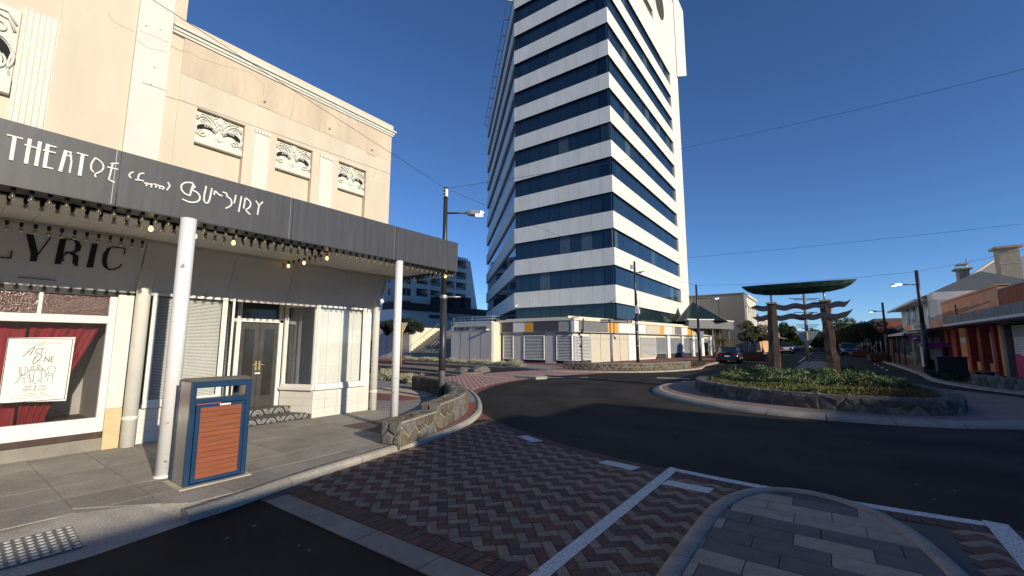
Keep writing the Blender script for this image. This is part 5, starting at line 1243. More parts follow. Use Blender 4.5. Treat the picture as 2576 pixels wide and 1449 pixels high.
# ================================================================ walls, poles, signs of the far corner
FW = smoothline([(-13.4, 24.25), (-11.2, 24.3), (-9.0, 25.5), (-7.6, 27.6), (-7.05, 30.0)], 2)
stone_wall('stone_wall', 'long low stone wall across the roundabout in front of the podium', FW, .42, .35, ['stone_a', 'stone_b', 'stone_a', 'stone_c'], 'mortar', rw, cw=.34, ch=.21, bulge=.04)
RW = smoothline([(9, 18.9), (6.6, 20.4), (5.5, 22.2), (4.75, 24.6)], 2)
stone_wall('stone_wall', 'dark low stone wall on the right footpath before the orange shops', [(p[0], p[1]) for p in RW[::-1]], .4, .35, ['stone_dark', 'stone_b'], 'mortar_dark', rw, cw=.34, ch=.21, bulge=.04, both=True)
def lamp(name, label, base, h, arm_z, arm, r=.08, head=.55, extra=None, group='street lamps'):
    t = thing(name, base, label, 'street lamp', group); x, y, z0 = base
    MB().tube([(x, y, z0 - .1), (x, y, z0 + h * .46)], r * 1.15, 14).build('pole_base', 'pole_dark', t); MB().tube([(x, y, z0 + h * .46), (x, y, z0 + h)], r * .88, 14, r1=r * .72).build('pole', 'pole_dark', t)
    MB().lathe((x, y, z0 + h * .46 - .03), [(r * 1.18, 0), (r * 1.22, .02), (r * .9, .06)], 14).build('collar', 'pole_dark', t)
    d = Vector((arm[0], arm[1], 0)); L = d.length; d /= L; s_ = Vector((-d.y, d.x, 0)); p = Vector((x, y, arm_z)); e = p + d * (L - head)
    MB().tube([p, e], .03, 8).build('arm', 'pole_dark', t)
    hd = MB(); vs = []
    for u, w_, zt0, zb0 in ((0, .05, .03, -.04), (.12, .1, .05, -.06), (.3, .14, .06, -.07), (.8, .14, .05, -.06), (1, .1, .02, -.05)):
        c = e + d * head * u; vs += [c - s_ * w_ + Vector((0, 0, zb0)), c + s_ * w_ + Vector((0, 0, zb0)), c + s_ * w_ * .9 + Vector((0, 0, zt0)), c - s_ * w_ * .9 + Vector((0, 0, zt0))]
    hd.add(vs, [(i * 4 + k, i * 4 + (k + 1) % 4, i * 4 + 4 + (k + 1) % 4, i * 4 + 4 + k) for i in range(4) for k in range(4)] + [(3, 2, 1, 0), (16, 17, 18, 19)]); ho = hd.build('lamp_head', 'galv', t)
    c = e + d * head * .72 + Vector((0, 0, -.068)); MB().obox(c, d * head * .2, s_ * .1, Vector((0, 0, .006))).build('lamp_panel', emat('led_white', (1, .97, .9), 4), ho)
    return t
l1 = lamp('street_lamp', 'dark steel street lamp standing inside the curved stone wall', (-9.15, 9.2, 0), 6.45, 5.63, (.98, .70), r=.088)
x, y = -9.15, 9.2; bxo = MB().box((x + .03, y - .13, 6.12), (x + .13, y - .03, 6.36)).build('sensor_box', 'white_paint', l1)
for z in (6.3, 6.19): MB().tube([(x + .08, y - .13, z), (x + .08, y - .145, z)], .03, 10).build('sensor_eye', 'dark_void', bxo)
cl = MB().lathe((x, y, 2.97), [(.11, 0), (.115, .02), (.115, .08), (.11, .1)], 14).build('banner_clamp', 'galv', l1); MB().tube([(x, y, 3.02), (x + .42, y + .3, 3.02)], .022, 8).build('banner_arm', 'galv', l1)
st = MB().lathe((x, y, .1), [(.103, 0), (.104, .0), (.104, .72), (.103, .73)], 14).build('paint_band', mat('band_grey', (.16, .165, .17), .6, col2=(.06, .06, .065), scale=9), l1)
p2 = lamp('street_lamp', 'dark pole with antennas and white boxes in front of the podium louvres', (-10.75, 30.45, 0), 7.6, 6.75, (.75, .1), r=.1, head=.5)
px, py = -10.75, 30.45
for z, s_ in ((4.05, .16), (3.72, .2), (2.95, .12)): MB().box((px + .02, py - .3, z), (px + .02 + s_ * 1.5, py - .1, z + s_ * 1.6)).build('equipment_box', 'white_paint', p2, bevel=.02)
for dx, z in ((.16, 4.4), (.36, 3.9)): MB().tube([(px + dx, py - .15, z), (px + dx, py - .15, z + .8)], .018, 6).build('antenna', 'galv', p2)
for z in (1.4, 2.4): MB().lathe((px, py, z), [(.125, 0), (.128, .03), (.125, .06)], 12).build('band', 'galv', p2)
MB().box((px - .3, py - .1, 7.05), (px - .12, py + .05, 7.35)).build('equipment_box', 'white_paint', p2)
p3 = lamp('street_lamp', 'dark street lamp at the end of the podium beside the black car', (-7.5, 34.8, 0), 6.1, 5.0, (1.5, .35), r=.1, head=.55)
MB().box((-7.4, 34.66, 2.0), (-7.12, 34.69, 2.5)).build('notice', 'white_paint', p3)
def lamp_px(label, bx, by, ty, x_, arm_y, ax):
    b = onZ(bx, by, 0.02); F = b.x * _fw[0] + b.y * _fw[1]; top = atF(x_, ty, F); a0 = atF(x_, arm_y, F); a1 = atF(ax, arm_y, F); return lamp('street_lamp', label, (b.x, b.y, 0), top.z, a0.z, (a1.x - a0.x, a1.y - a0.y), r=.115 if F < 30 else .11, head=.6)
lamp_px('tall dark street lamp in front of the orange shops on the right', 2336, 937, 680, 2306, 716, 2240); lamp_px('farther dark street lamp on the right, beside the red planter', 2236, 911, 761, 2219, 783, 2184)
# wires
def wire(pts, label, r=.008, sag=0):
    P_ = [Vector(p) for p in pts]; out = []
    for a, b in zip(P_, P_[1:]):
        for i in range(16): u = i / 16; q_ = a.lerp(b, u); q_.z -= sag * 4 * u * (1 - u); out.append(q_)
    out.append(P_[-1]); return tag(MB().tube(out, r, 5).build('overhead_wire', 'black_metal'), label, 'wire', 'overhead wires')
A1 = Vector((-9.1, 9.15, 6.4)); B1 = Vector((px, py, 7.55)); C1 = Vector((-7.5, 34.8, 6.05))
wire([onX(385, 0, -7.6), A1], 'wire running down past the theatre front to the dark lamp post', .005)
wire([A1, atF(1720, 372, 24), atF(2600, 168, 14)], 'long wire crossing the sky in front of the tower', .007, .1)
wire([A1, B1], 'wire sagging from the dark lamp to the pole with antennas', .006, .15)
wire([B1, C1, atF(2306, 683, 25)], 'low wire from the antenna pole across the street to the right lamp', .008, .2)
wire([B1, atF(2600, 560, 20)], 'thin wire from the antenna pole rising off to the right', .007, .1)
wire([atF(2306, 683, 25), atF(2600, 622, 18)], 'wire from the right lamp past the big chimney', .007, .05)
for a_, x_ in ((5.5, 0), ): pass
# street name sign, give way signs
SS = thing('street_sign', (-11.5, 27.4, 0), 'street name sign reading Victoria St and Symmons St before the podium', 'sign')
MB().tube([(-11.5, 27.4, 0), (-11.5, 27.4, 3.3)], .045, 8).build('sign_post', mat('mauve_metal', (.13, .12, .16), .5, var=.1), SS)
dr_ = Vector((_rt[0], _rt[1], 0)); c = Vector((-11.5, 27.4, 2.98))
for sgn, s_, L, txt in ((-1, 0, .62, 'Victoria St'), (1, 1, 1.5, 'Symmons St')):
    a = c + dr_ * (.04 if sgn > 0 else -L); o = MB().ext([a, a + dr_ * (L - .04), a + dr_ * (L - .04) + UP * .24, a + UP * .24], (-.02, -.02, 0)).build('name_blade', 'letter_black', SS)
    w_ = text('blade_text', txt, .19, a + dr_ * .05 + UP * .06 + Vector((.02 - .04, -.035, 0)), dr_, UP, 'white_paint', SS, .004, sx=(L - .14) / (1.0 if sgn < 0 else 1.05))
    xs_ = [(v.co - (a - LOC[SS.name])).dot(dr_) for v in w_.data.vertices]; k_ = (L - .14) / (max(xs_) - min(xs_)); x0_ = min(xs_)
    for v, xx in zip(w_.data.vertices, xs_): v.co += dr_ * ((xx - x0_) * (k_ - 1))
mat('yellow_post', (.62, .36, .03), .5, var=.1, scale=6); mat('sign_back', (.36, .38, .41), .5, metal=.3, var=.1)
def giveway(label, base, top_z, w_, h_, t0, d):
    t = thing('give_way_sign', base, label, 'sign', 'give way signs'); x, y, z = base; d = Vector(d).normalized(); n = Vector((d.y, -d.x, 0))
    MB().tube([(x, y, z - .05), (x, y, top_z - .05)], .05, 10).build('post', 'yellow_post', t); c = Vector((x, y, 0)) - n * .06
    MB().ext([c - d * w_ / 2 + UP * top_z, c + d * w_ / 2 + UP * top_z, c + d * .04 + UP * (top_z - h_), c - d * .04 + UP * (top_z - h_)], -n * .01).build('sign_plate', 'sign_back', t); return t
giveway('back of a triangular give way sign on a yellow post behind the boat sculpture', (-.87, 42.4, 0), atF(2038, 833, 35.1).z, 1.7, 1.2, 0, (1, 0, 0))
giveway('back of a triangular give way sign on a yellow post in the side street island', (-26.4, 22.1, 0), 3.2, .85, .85, 0, dr_)
TP = thing('mast', (-1.2, 52, 0), 'tall grey mast with horizontal bars and two lamps in the street median', 'mast')
Fm = 52 * _fw[1] - 1.2 * _fw[0]; 
def mz(zx, zy): return atF((2950 + zx * .20704) * .628906, (1100 + zy * .20704) * .628906, Fm)
MB().tube([(-1.2, 52, 0), mz(1335, 1100), mz(1285, 380), mz(1278, 300)], .16, 10, r1=.11).build('mast_pole', mat('mast_grey', (.2, .2, .2), .7, var=.15), TP)
for a, b, yy in ((995, 1585, 455), (1080, 1520, 480), (1090, 1545, 722), (1130, 1570, 965), (1160, 1525, 1003)): MB().tube([mz(a, yy), mz(b, yy)], .04, 6).build('cross_bar', 'pole_dark', TP)
for a, b in ((1330, 1250), (1340, 1455)): MB().tube([mz(a, 1040), mz(b, 1030)], .05, 6).build('lamp_arm', 'galv', TP)
# ================================================================ right-hand row of shops
mat('shop_red', (.36, .045, .03), .7, var=.1, scale=2); mat('shop_orange', (.72, .33, .12), .75, var=.08, scale=2); mat('parapet_orange', (.72, .34, .18), .85, var=.12, scale=1.2); mat('shop_dark', (.02, .008, .008), .6, var=.1)
mat('awning_grey', (.19, .185, .18), .7, var=.35, scale=2.5, stretch=(2, 2, .3)); mat('trim_white', (.66, .64, .62), .7, var=.1, scale=3); mat('brick_orange', (.44, .13, .065), .9, var=.2, scale=3); mat('white_brick', (.55, .55, .53), .85, var=.12, scale=3)
mat('roof_sheet', (.50, .47, .39), .55, metal=.2, var=.08, scale=1); mat('roof_sheet_shade', (.13, .14, .145), .6, var=.1); mat('chimney_stone', (.36, .30, .22), .9, var=.15, scale=3)  # dark roof sheet: shade on the slopes put into its colour
XR, XA = 6.8, 5.4
OS = thing('orange_shop', (XR, 28, 0), 'orange and red shop row under a weathered grey awning on the right', 'shop')
def yb(zx, zy=1000): return onX((3700 + zx * .24161) * .628906, (1250 + zy * .24161) * .628906, XR).y
def rb(x0, x1, ya, yb_, z0, z1, m, nm, par=OS, bev=0): return MB().box((x0, min(ya, yb_), z0), (x1, max(ya, yb_), z1)).build(nm, m, par, bevel=bev)
base = lambda x: 970 + (x - 540) * .15
Y = lambda x: yb(x, base(x))
rb(XR + .45, XR + .5, 19, 45, 0, 2.6, 'shop_dark', 'back_wall')
for a, b, m, nm, d in ((500, 575, 'shop_red', 'red_pilaster', 0), (590, 752, 'shop_orange', 'orange_panel', .15), (752, 800, 'shop_red', 'red_pilaster', 0), (950, 1002, 'shop_red', 'red_pilaster', 0), (1185, 1242, 'shop_red', 'red_pilaster', 0), (1318, 1365, 'shop_orange', 'orange_pilaster', 0), (1365, 1422, 'pan_grey', 'grey_pilaster', 0), (400, 440, 'shop_red', 'red_pilaster', 0)):
    rb(XR + d, XR + .45, Y(a), Y(b), 0, 2.5, m, nm)
for a, b in ((845, 950), (1055, 1185)):
    rb(XR + .1, XR + .45, Y(a), Y(b), 0, .62, 'shop_orange', 'stall_riser'); o = rb(XR + .3, XR + .33, Y(a), Y(b), .66, 2.1, 'hotel_glass', 'shop_window')
    rb(XR + .24, XR + .34, Y(a), Y(b), .62, .67, 'trim_white', 'sill', o); rb(XR + .24, XR + .34, Y(a) - .06, Y(a) + .04, .67, 2.15, 'trim_white', 'frame', o); rb(XR + .24, XR + .34, Y(a), Y(b), 2.1, 2.16, 'trim_white', 'frame', o)
rb(XR + .13, XR + .15, Y(600), Y(690), 1.62, 1.95, 'trim_white', 'wall_notice')
ww = rb(XR + .2, XR + .24, Y(1450), 20.0, .1, 2.4, 'trim_white', 'poster_window'); rb(XR + .19, XR + .2, Y(1450), 20.0, 1.9, 2.35, 'pan_lgrey', 'window_banner', ww)
for i in range(12): rb(XR + .185, XR + .19, Y(1470), Y(1540) , .55 + i * .1, .57 + i * .1, 'ink', 'poster_line', ww)
m = MB(); m.add([(XR + .18, Y(1450), .1), (XR + .18, 20.0, .1), (XR + .18, 21.0, .3), (XR + .18, Y(1450), 1.2)], [(0, 1, 2, 3)]); m.build('pink_graphic', mat('pink', (.55, .04, .12), .6, var=0), ww)
# awning over the near shops, and the sign run beyond it
yA = onX(2376, 810, XA).y
aw2 = rb(XA, XR + .45, 17, yA, 2.50, 2.58, 'awning_grey', 'awning_deck'); rb(XA - .06, XA, 17, yA, 2.60, 2.98, 'awning_grey', 'awning_fascia', aw2); rb(XA - .08, XA + .0, 17, yA, 2.50, 2.595, 'trim_white', 'awning_edge', aw2); rb(XA, XR, 17, yA, 2.46, 2.50, 'awning_grey', 'awning_soffit', aw2)
for i in range(3): rb(XA + .5, XA + .9, 24 + i * 3, 24.5 + i * 3, 2.42, 2.46, 'plinth_dark', 'soffit_light', aw2)
y1, y2, y3 = onX(2344, 826, XA).y, onX(2297, 831, XA).y, onX(2280, 832, XA).y
sgn = rb(XA - .05, XA, yA, y1, 2.50, 2.95, 'parapet_orange', 'awning_sign', aw2); rb(XA - .05, XA, y2, y3, 2.52, 2.95, 'parapet_orange', 'awning_sign', aw2); s2 = rb(XA - .08, XA, y1 + .05, y2 - .05, 2.50, 3.26, 'trim_white', 'white_sign', aw2); rb(XA, XR, yA, y3, 2.5, 2.54, 'awning_grey', 'awning_deck')
text('sign_text', 'TEMWICKATT', .5, (XA - .085, y2 - .35, 2.92), (0, -1, 0), (0, 0, 1), mat('sign_blue', (.03, .06, .14), .6, var=0), OS, .004, sx=1.35); text('sign_text', 'BAKERANT', .42, (XA - .085, y2 - 1.2, 2.58), (0, -1, 0), (0, 0, 1), 'sign_blue', OS, .004, sx=1.35)
text('sign_text', 'TEMWICKATT', .24, (XA - .055, y1 - .2, 2.62), (0, -1, 0), (0, 0, 1), 'trim_white', OS, .004, sx=1.3)
# parapets
yp0, yp1 = onX(2507, 719, 7.0).y, onX(2366, 762, 7.0).y
rb(7.0, 7.4, yp0, yp1, 2.55, 4.36, 'parapet_orange', 'parapet'); rb(6.95, 7.45, yp0, yp1, 4.30, 4.42, 'parapet_orange', 'parapet_coping'); rb(7.0, 7.4, 17, yp0, 2.55, 3.35, 'awning_grey', 'parapet_low')
bp = rb(7.06, 7.45, 17, yp0, 3.35, 4.12, 'mortar_dark', 'brick_parapet'); rb(7.0, 7.5, 17, yp0, 4.12, 4.18, 'concrete', 'parapet_coping')
for r_ in range(10):
    y_ = yp0 - .0 - (.12 if r_ % 2 else 0)
    while y_ > 23.6: MB().box((7.03, y_ - .225, 3.37 + r_ * .074), (7.06, y_ - .01, 3.37 + r_ * .074 + .063)).build('brick', 'brick_orange', bp); y_ -= .236
for i in range(5):
    y_ = yp0 + 1.2 + i * 2.0; MB().bar((7.0, y_, 3.7), (XA + .1, y_ + .2, 2.98), .03).build('stay_rod', 'black_metal', OS)
MB().bar((6.97, yp1 - 4, 4.0), (6.97, yp1 - 4, 2.98), .06).build('stay_bracket', 'black_metal', OS)
# far verandah shop with white stall riser and doors
VS = thing('verandah_shop', (XR, 50, 0), 'dark shop with a pale sloping verandah roof past the white sign', 'shop')
MB().ext([(4.9, 42, 2.28), (4.9, 53, 2.28), (6.9, 53, 2.78), (6.9, 42, 2.78)][::-1], (0, 0, .04)).build('verandah_roof', 'roof_sheet', VS); rb(4.85, 4.95, 42, 53, 2.18, 2.28, 'trim_white', 'gutter', VS)
rb(7.2, 7.3, 42, 56, 0, 2.6, 'shop_dark', 'shop_wall', VS)
for y_ in (43, 46, 49, 52): MB().tube([(5.0, y_, 0), (5.0, y_, 2.2)], .05, 8).build('verandah_post', 'pole_dark', VS)
rb(6.9, 7.2, 46.5, 50.5, 0, .75, 'trim_white', 'stall_riser', VS)
for i in range(3): o = rb(7.05, 7.1, 46.6 + i * 1.3, 47.8 + i * 1.3, .8, 2.1, 'hotel_glass', 'shop_window', VS); rb(7.0, 7.1, 47.8 + i * 1.3, 47.9 + i * 1.3, .75, 2.15, 'trim_white', 'mullion', o)
for y_ in (43.6, 44.8): rb(7.05, 7.2, y_, y_ + .9, 0, 2.05, 'door_dark', 'door_leaf', VS)
for i in range(4): MB().tube([(5.6, 43 + i * .7, 0), (5.6, 43 + i * .7, .9)], .025, 6).build('barrier_post', 'galv', VS)
MB().tube([(5.6, 43, .9), (5.6, 45.2, .9)], .025, 6).build('barrier_rail', 'galv', VS)
# two-storey house with corrugated roofs and chimneys
HS = thing('tiled_house', (8, 50, 0), 'grey two storey house with corrugated iron roofs and stone chimneys', 'house')
rb(7.3, 20, 46, 62, 2.6, 5.25, 'hotel_white', 'upper_wall', HS)
wb_ = rb(7.0, 9.2, 43.6, 46, 2.7, 5.3, 'white_brick', 'white_brick_wall', HS); rb(6.97, 9.22, 43.57, 46.02, 4.75, 5.34, 'trim_white', 'painted_band', HS)
for r_ in range(24):
    for i in range(8): MB().box((7.0 + i * .28 + (.14 if r_ % 2 else 0), 43.575, 2.72 + r_ * .084), (7.0 + i * .28 + (.14 if r_ % 2 else 0) + .265, 43.6, 2.72 + r_ * .084 + .072)).build('brick', 'white_brick', wb_)
for i in range(4): o = rb(7.24, 7.3, 46.8 + i * 3.4, 48.2 + i * 3.4, 3.3, 4.9, 'hotel_glass', 'window', HS); rb(7.2, 7.3, 47.45 + i * 3.4, 47.55 + i * 3.4, 3.3, 4.9, 'trim_white', 'mullion', o)
def corr(a, b, c, d, n, m, nm, par, amp=.035):    # a-b along the eave, d-c along the ridge; ribs run straight up the slope
    a, b, c, d = map(Vector, (a, b, c, d)); e = (b - a); L = e.length; e /= L; nr = e.cross(d - a).normalized(); s_ = nr.cross(e)
    V = (d - a).dot(s_); ud, uc = (d - a).dot(e), (c - a).dot(e); vs = []
    for i in range(n * 2 + 1):
        u = L * i / (n * 2); v = V
        if u < ud: v = V * u / max(ud, 1e-6)
        elif u > uc: v = V * (L - u) / max(L - uc, 1e-6)
        o = nr * (amp if i % 2 else -amp); vs += [a + e * u + o, a + e * u + s_ * max(v, 0) + o]
    mm = MB(); mm.add(vs, [(2 * i, 2 * i + 2, 2 * i + 3, 2 * i + 1) for i in range(n * 2)], False); return mm.build(nm, m, par)
corr((6.3, 45.5, 5.0), (6.3, 62.5, 5.0), (10.5, 60, 7.2), (10.5, 48, 7.2), 110, 'roof_sheet_shade', 'street_roof', HS, .009); corr((15, 45.6, 5.0), (6.3, 45.5, 5.0), (10.5, 48, 7.2), (10.5, 48, 7.2), 70, 'roof_sheet_shade', 'wing_roof', HS, .009)
MB().box((6.2, 45.4, 4.88), (6.35, 62.6, 5.06)).build('gutter', 'trim_white', HS); MB().ext([(6.3, 45.5, 4.95), (7.35, 45.5, 4.95), (7.35, 62.5, 4.95), (6.3, 62.5, 4.95)], (0, 0, .03)).build('eave_soffit', 'trim_white', HS)
e0 = atF(2398, 724, 39); e1 = atF(2514, 648, 44); 
corr((e0.x + 30, e0.y - 1.0, e0.z), (e0.x, e0.y, e0.z), (e1.x, e1.y, e1.z), (e1.x + 20, e1.y, e1.z), 220, 'roof_sheet', 'main_roof', HS, .010); corr((e0.x, e0.y, e0.z), (e0.x + 1, e0.y + 22, e0.z), (e1.x + .5, e1.y + 8, e1.z), (e1.x, e1.y, e1.z), 40, 'roof_sheet_shade', 'main_roof_side', HS, .04)  # side slope darker than the front: shade put into the sheet colour
MB().tube([e0 + UP * .06, e1 + UP * .06], .12, 6).build('hip_capping', 'roof_sheet', HS); rb(e0.x + .4, e0.x + 28, e0.y + .5, e0.y + 14, 3, e0.z, 'white_brick', 'main_wall', HS)
def chimney(xl, xr, yt, ybm, F, nm='chimney'):
    a, b = atF(xl, ybm, F), atF(xr, ybm, F); zt0 = atF(xl, yt, F).z; w_ = abs(b.x - a.x) + .2
    o = MB().box((a.x, a.y - .3, a.z - 1.5), (a.x + w_, a.y + 1.0, zt0 - .2)).build(nm, 'chimney_stone', HS); MB().box((a.x - .25, a.y - .55, zt0 - .2), (a.x + w_ + .25, a.y + 1.25, zt0)).build('chimney_cap', 'chimney_stone', o, bevel=.03); MB().box((a.x - .03, a.y - .33, a.z + 1.6), (a.x + w_ + .03, a.y + 1.03, a.z + 1.68)).build('chimney_band', 'concrete', o)
chimney(2520, 2556, 622, 712, 36.5); chimney(2413, 2430, 675, 705, 44)
MB().tube([atF(2432, 700, 44), atF(2431, 652, 44)], .05, 6).build('flue_pole', 'galv', HS)
# phone kiosk, cabinet, bench
PK = thing('phone_kiosk', (5.15, 33.4, 0), 'payphone kiosk with magenta hood beside the right street lamp', 'kiosk')
mat('magenta', (.30, .02, .17), .45, var=.1); b = Vector((5.15, 33.4, 0))
def kb(x0, x1, y0, y1, z0, z1, m, nm, bev=0): return MB().box((b.x + x0, b.y + y0, z0), (b.x + x1, b.y + y1, z1)).build(nm, m, PK, bevel=bev)
kb(-.5, .5, .25, .35, 0, 1.5, 'hotel_glass', 'back_screen'); kb(-.55, -.5, -.3, .35, .3, 1.5, 'trim_white', 'side_screen'); kb(.5, .55, -.3, .35, .3, 1.5, 'shop_red', 'side_screen'); kb(-.3, .3, .05, .25, .7, 1.45, 'trim_white', 'phone_unit')
h = MB(); vs = []
for i in range(9):
    t = math.pi * i / 8; vs += [(b.x - .62 * math.cos(t), b.y - .45, 1.5 + .2 * math.sin(t)), (b.x - .62 * math.cos(t), b.y + .45, 1.5 + .2 * math.sin(t))]
h.add(vs, [(2 * i, 2 * i + 2, 2 * i + 3, 2 * i + 1) for i in range(8)] + [tuple(range(0, 18, 2)), tuple(range(1, 18, 2))[::-1]]); hd = h.build('hood', 'magenta', PK); kb(-.6, .6, -.46, -.44, 1.38, 1.5, 'magenta', 'hood_fascia')
kb(-.9, -.84, -.05, .05, 0, 1.9, 'galv', 'wifi_post'); kb(-.98, -.55, -.04, .04, 1.72, 2.02, 'magenta', 'wifi_sign', .03)
for r_ in (.05, .09, .13): MB().tube([(b.x - .77 + r_ * math.cos(R(a)), b.y - .05, 1.8 + r_ * math.sin(R(a))) for a in range(40, 141, 20)], .014, 5).build('wifi_arc', 'white_paint', PK)
CB = thing('cabinet', (5.0, 29.6, 0), 'black boxy street cabinet beside the right footpath stone wall', 'cabinet'); MB().box((4.55, 29.3, 0), (5.6, 29.9, .92)).build('cabinet_body', 'black_metal', CB, bevel=.02); MB().box((4.5, 29.25, .92), (5.65, 29.95, .97)).build('cabinet_lid', 'black_metal', CB, bevel=.01)
BE = thing('bench', (5.6, 26.4, 0), 'low slatted bench behind the dark stone wall at right', 'bench')
for i in range(4): MB().box((5.3 + i * .11, 25.6, .42), (5.39 + i * .11, 27.2, .46)).build('seat_slat', 'timber_dark', BE)
for y_ in (25.8, 27.0): MB().box((5.34, y_ - .03, 0), (5.66, y_ + .03, .42)).build('leg', 'black_metal', BE)
# ================================================================ left side of the street beyond the podium
XL_ = -8.0; gc = onY(1879, 737.5, 64.7); gl = onY(1738, 744, 64.7)
mat('wall_grey', (.17, .165, .155), .85, var=.08, scale=.5); mat('classic', (.66, .62, .52), .8, var=.08, scale=.8)
GB = thing('grey_hall', (XL_, 66, 0), 'large blank grey side wall of a hall with a pale columned street front', 'building')
x0 = XL_
for i in range(4):
    w_ = (x0 - (gl.x - 6)) / 4; MB().box((x0 - (i + 1) * w_ + .06, 64.7, 0), (x0 - i * w_, 66, gc.z)).build('wall_panel', 'wall_grey', GB)
MB().box((gl.x - 6, 65, 0), (XL_ - .4, 78, gc.z - .05)).build('hall_mass', 'wall_grey', GB); MB().box((gl.x - 6, 64.6, gc.z - .02), (XL_ + .1, 66.2, gc.z + .12)).build('wall_coping', 'wall_grey', GB)
MB().box((XL_ - .4, 66, 0), (XL_, 76, 3.4)).build('ground_front', 'classic', GB); MB().box((XL_ - .4, 66, 3.4), (XL_ - .25, 76, gc.z)).build('front_wall', 'classic', GB)
for z0, z1, d in ((3.4, 3.75, .5), (3.75, 4.3, .25), (6.6, 7.0, .3), (7.0, 7.9, .22), (7.9, 8.2, .45)): MB().box((XL_ - .4, 65.6, z0), (XL_ + d, 76, z1)).build('cornice', 'classic', GB)
for i in range(5): y_ = 66.3 + i * 2.2; MB().lathe((XL_ + .02, y_, 4.3), [(.28, 0), (.24, .15), (.2, 1.8), (.24, 2.3)], 12).build('column', 'classic', GB)
for i in range(4): y_ = 66.9 + i * 2.2; MB().box((XL_ - .26, y_, 4.5), (XL_ - .2, y_ + 1.1, 6.3)).build('window', 'hotel_glass', GB)
for i in range(4): y_ = 66.5 + i * 2.3; MB().box((XL_ - .02, y_, .3), (XL_ + .02, y_ + 1.5, 2.5)).build('shop_window', 'hotel_glass', GB)
OB = thing('apricot_building', (XL_, 84, 0), 'apricot two storey building with a blue and white sign past the grey hall', 'building')
mat('apricot', (.68, .40, .2), .8, var=.08); MB().box((XL_ - 8, 76.2, 0), (XL_, 92, 5.4)).build('wall', 'apricot', OB); MB().box((XL_ - 8, 76.1, 5.4), (XL_ + .2, 92, 5.7)).build('parapet', 'classic', OB); MB().box((XL_ - .1, 77, 4.4), (XL_ + .4, 80.5, 6.1)).build('sign_panel', mat('sign_bluewhite', (.7, .72, .78), .6, col2=(.06, .12, .4), scale=2.2, thr=(.5, .52)), OB)
for i in range(4): MB().box((XL_ - .03, 77.5 + i * 3.4, 3.2), (XL_ + .03, 79 + i * 3.4, 4.4)).build('window', 'hotel_glass', OB)
MB().box((XL_, 76.2, 2.5), (XL_ + 1.6, 92, 2.7)).build('awning', mat('red_awning', (.45, .04, .04), .7, var=.1), OB)
for i, (c_, h_, y0) in enumerate((((.5, .47, .42), 4.2, 92.3), ((.42, .36, .3), 5.2, 104), ((.36, .36, .36), 4.0, 118), ((.5, .45, .36), 4.6, 134), ((.4, .3, .25), 5, 152))):
    t = thing('shop_building', (XL_, y0, 0), ['plain cream shop beyond the apricot building', 'taller tan shop farther down the left side', 'low grey shop far down the left side', 'cream shop near the far left end of the street', 'brown shop at the far left end of the street'][i], 'shop'); MB().box((XL_ - 8, y0, 0), (XL_, y0 + 11.5, h_)).build('wall', mat('far_wall_%d' % i, c_, .85, var=.1), t); MB().box((XL_, y0, 2.5), (XL_ + 1.5, y0 + 11.5, 2.66)).build('awning', 'awning_grey', t); MB().box((XL_ - .03, y0 + 1, .4), (XL_ + .03, y0 + 10, 2.3)).build('shop_window', 'hotel_glass', t)
for i, (h_, y0, y9) in enumerate(((3.6, 58, 74), (4.4, 75, 92), (5.6, 92.5, 115), (4.5, 116, 150))):
    t = thing('shop_building', (7.5, y0, 0), ['low dark shop past the grey house', 'brick shop behind the dark trees on the right', 'tall grey shop under the bright tree on the right', 'far shop at the right end of the street'][i], 'shop'); MB().box((7.4, y0, 0), (20, y9, h_)).build('wall', ['wall_grey', 'brick_orange', 'wall_grey', 'plain_render'][i], t); MB().box((5.4, y0, 2.4), (7.4, y9, 2.55)).build('awning', 'awning_grey', t); MB().box((7.37, y0 + 1, .4), (7.43, y9 - 1, 2.2)).build('shop_window', 'hotel_glass', t)
    for y_ in range(int(y0) + 1, int(y9), 5): MB().tube([(5.5, y_, 0), (5.5, y_, 2.4)], .05, 6).build('verandah_post', 'galv', t)
# porte-cochere canopy with glass pyramid
PCN = thing('entrance_canopy', (-10.3, 58, 0), 'grey box canopy on posts at the far end of the podium', 'canopy')
a, b_, c_ = atF(1767, 800, 50), atF(1798, 804, 52), atF(1845, 816, 56)
MB().prism([(a.x - 1.5, a.y - .2), (b_.x, b_.y), (c_.x, c_.y), (c_.x - 6, c_.y + 1.5), (a.x - 4, a.y + 6)], 3.35, 4.35).build('canopy_box', 'pan_grey', PCN); MB().prism([(a.x - 1.6, a.y - .3), (b_.x + .1, b_.y - .1), (c_.x + .1, c_.y), (c_.x - 6, c_.y + 1.6), (a.x - 4.1, a.y + 6)], 4.35, 4.47).build('canopy_edge', 'pan_white', PCN)
text('canopy_text', 'PARKING', .4, atF(1822, 822, 54.2) + Vector((.0, -.06, 0)), c_ - b_, UP, 'letter_black', PCN, .01, sx=.9)
for x_, y_ in ((b_.x - .4, b_.y + .3), (c_.x - .6, c_.y - .2)): MB().tube([(x_, y_, 0), (x_, y_, 3.4)], .09, 8).build('canopy_post', 'pan_grey', PCN)
gp = atF(1752, 775, 54); m = MB(); m.add([(gp.x - 2, gp.y - 2, 4.3), (gp.x + 3.5, gp.y - 1, 4.3), (gp.x + 3, gp.y + 4, 4.3), (gp.x - 2, gp.y + 3, 4.3), (gp.x - .6, gp.y + .6, 6.9)], [(0, 1, 4), (1, 2, 4), (2, 3, 4), (3, 0, 4)]); gpo = m.build('glass_pyramid', 'glass_teal', PCN)
for k in range(4): MB().tube([m.v[k], m.v[4]], .06, 5).build('glazing_bar', 'pan_grey', PCN)
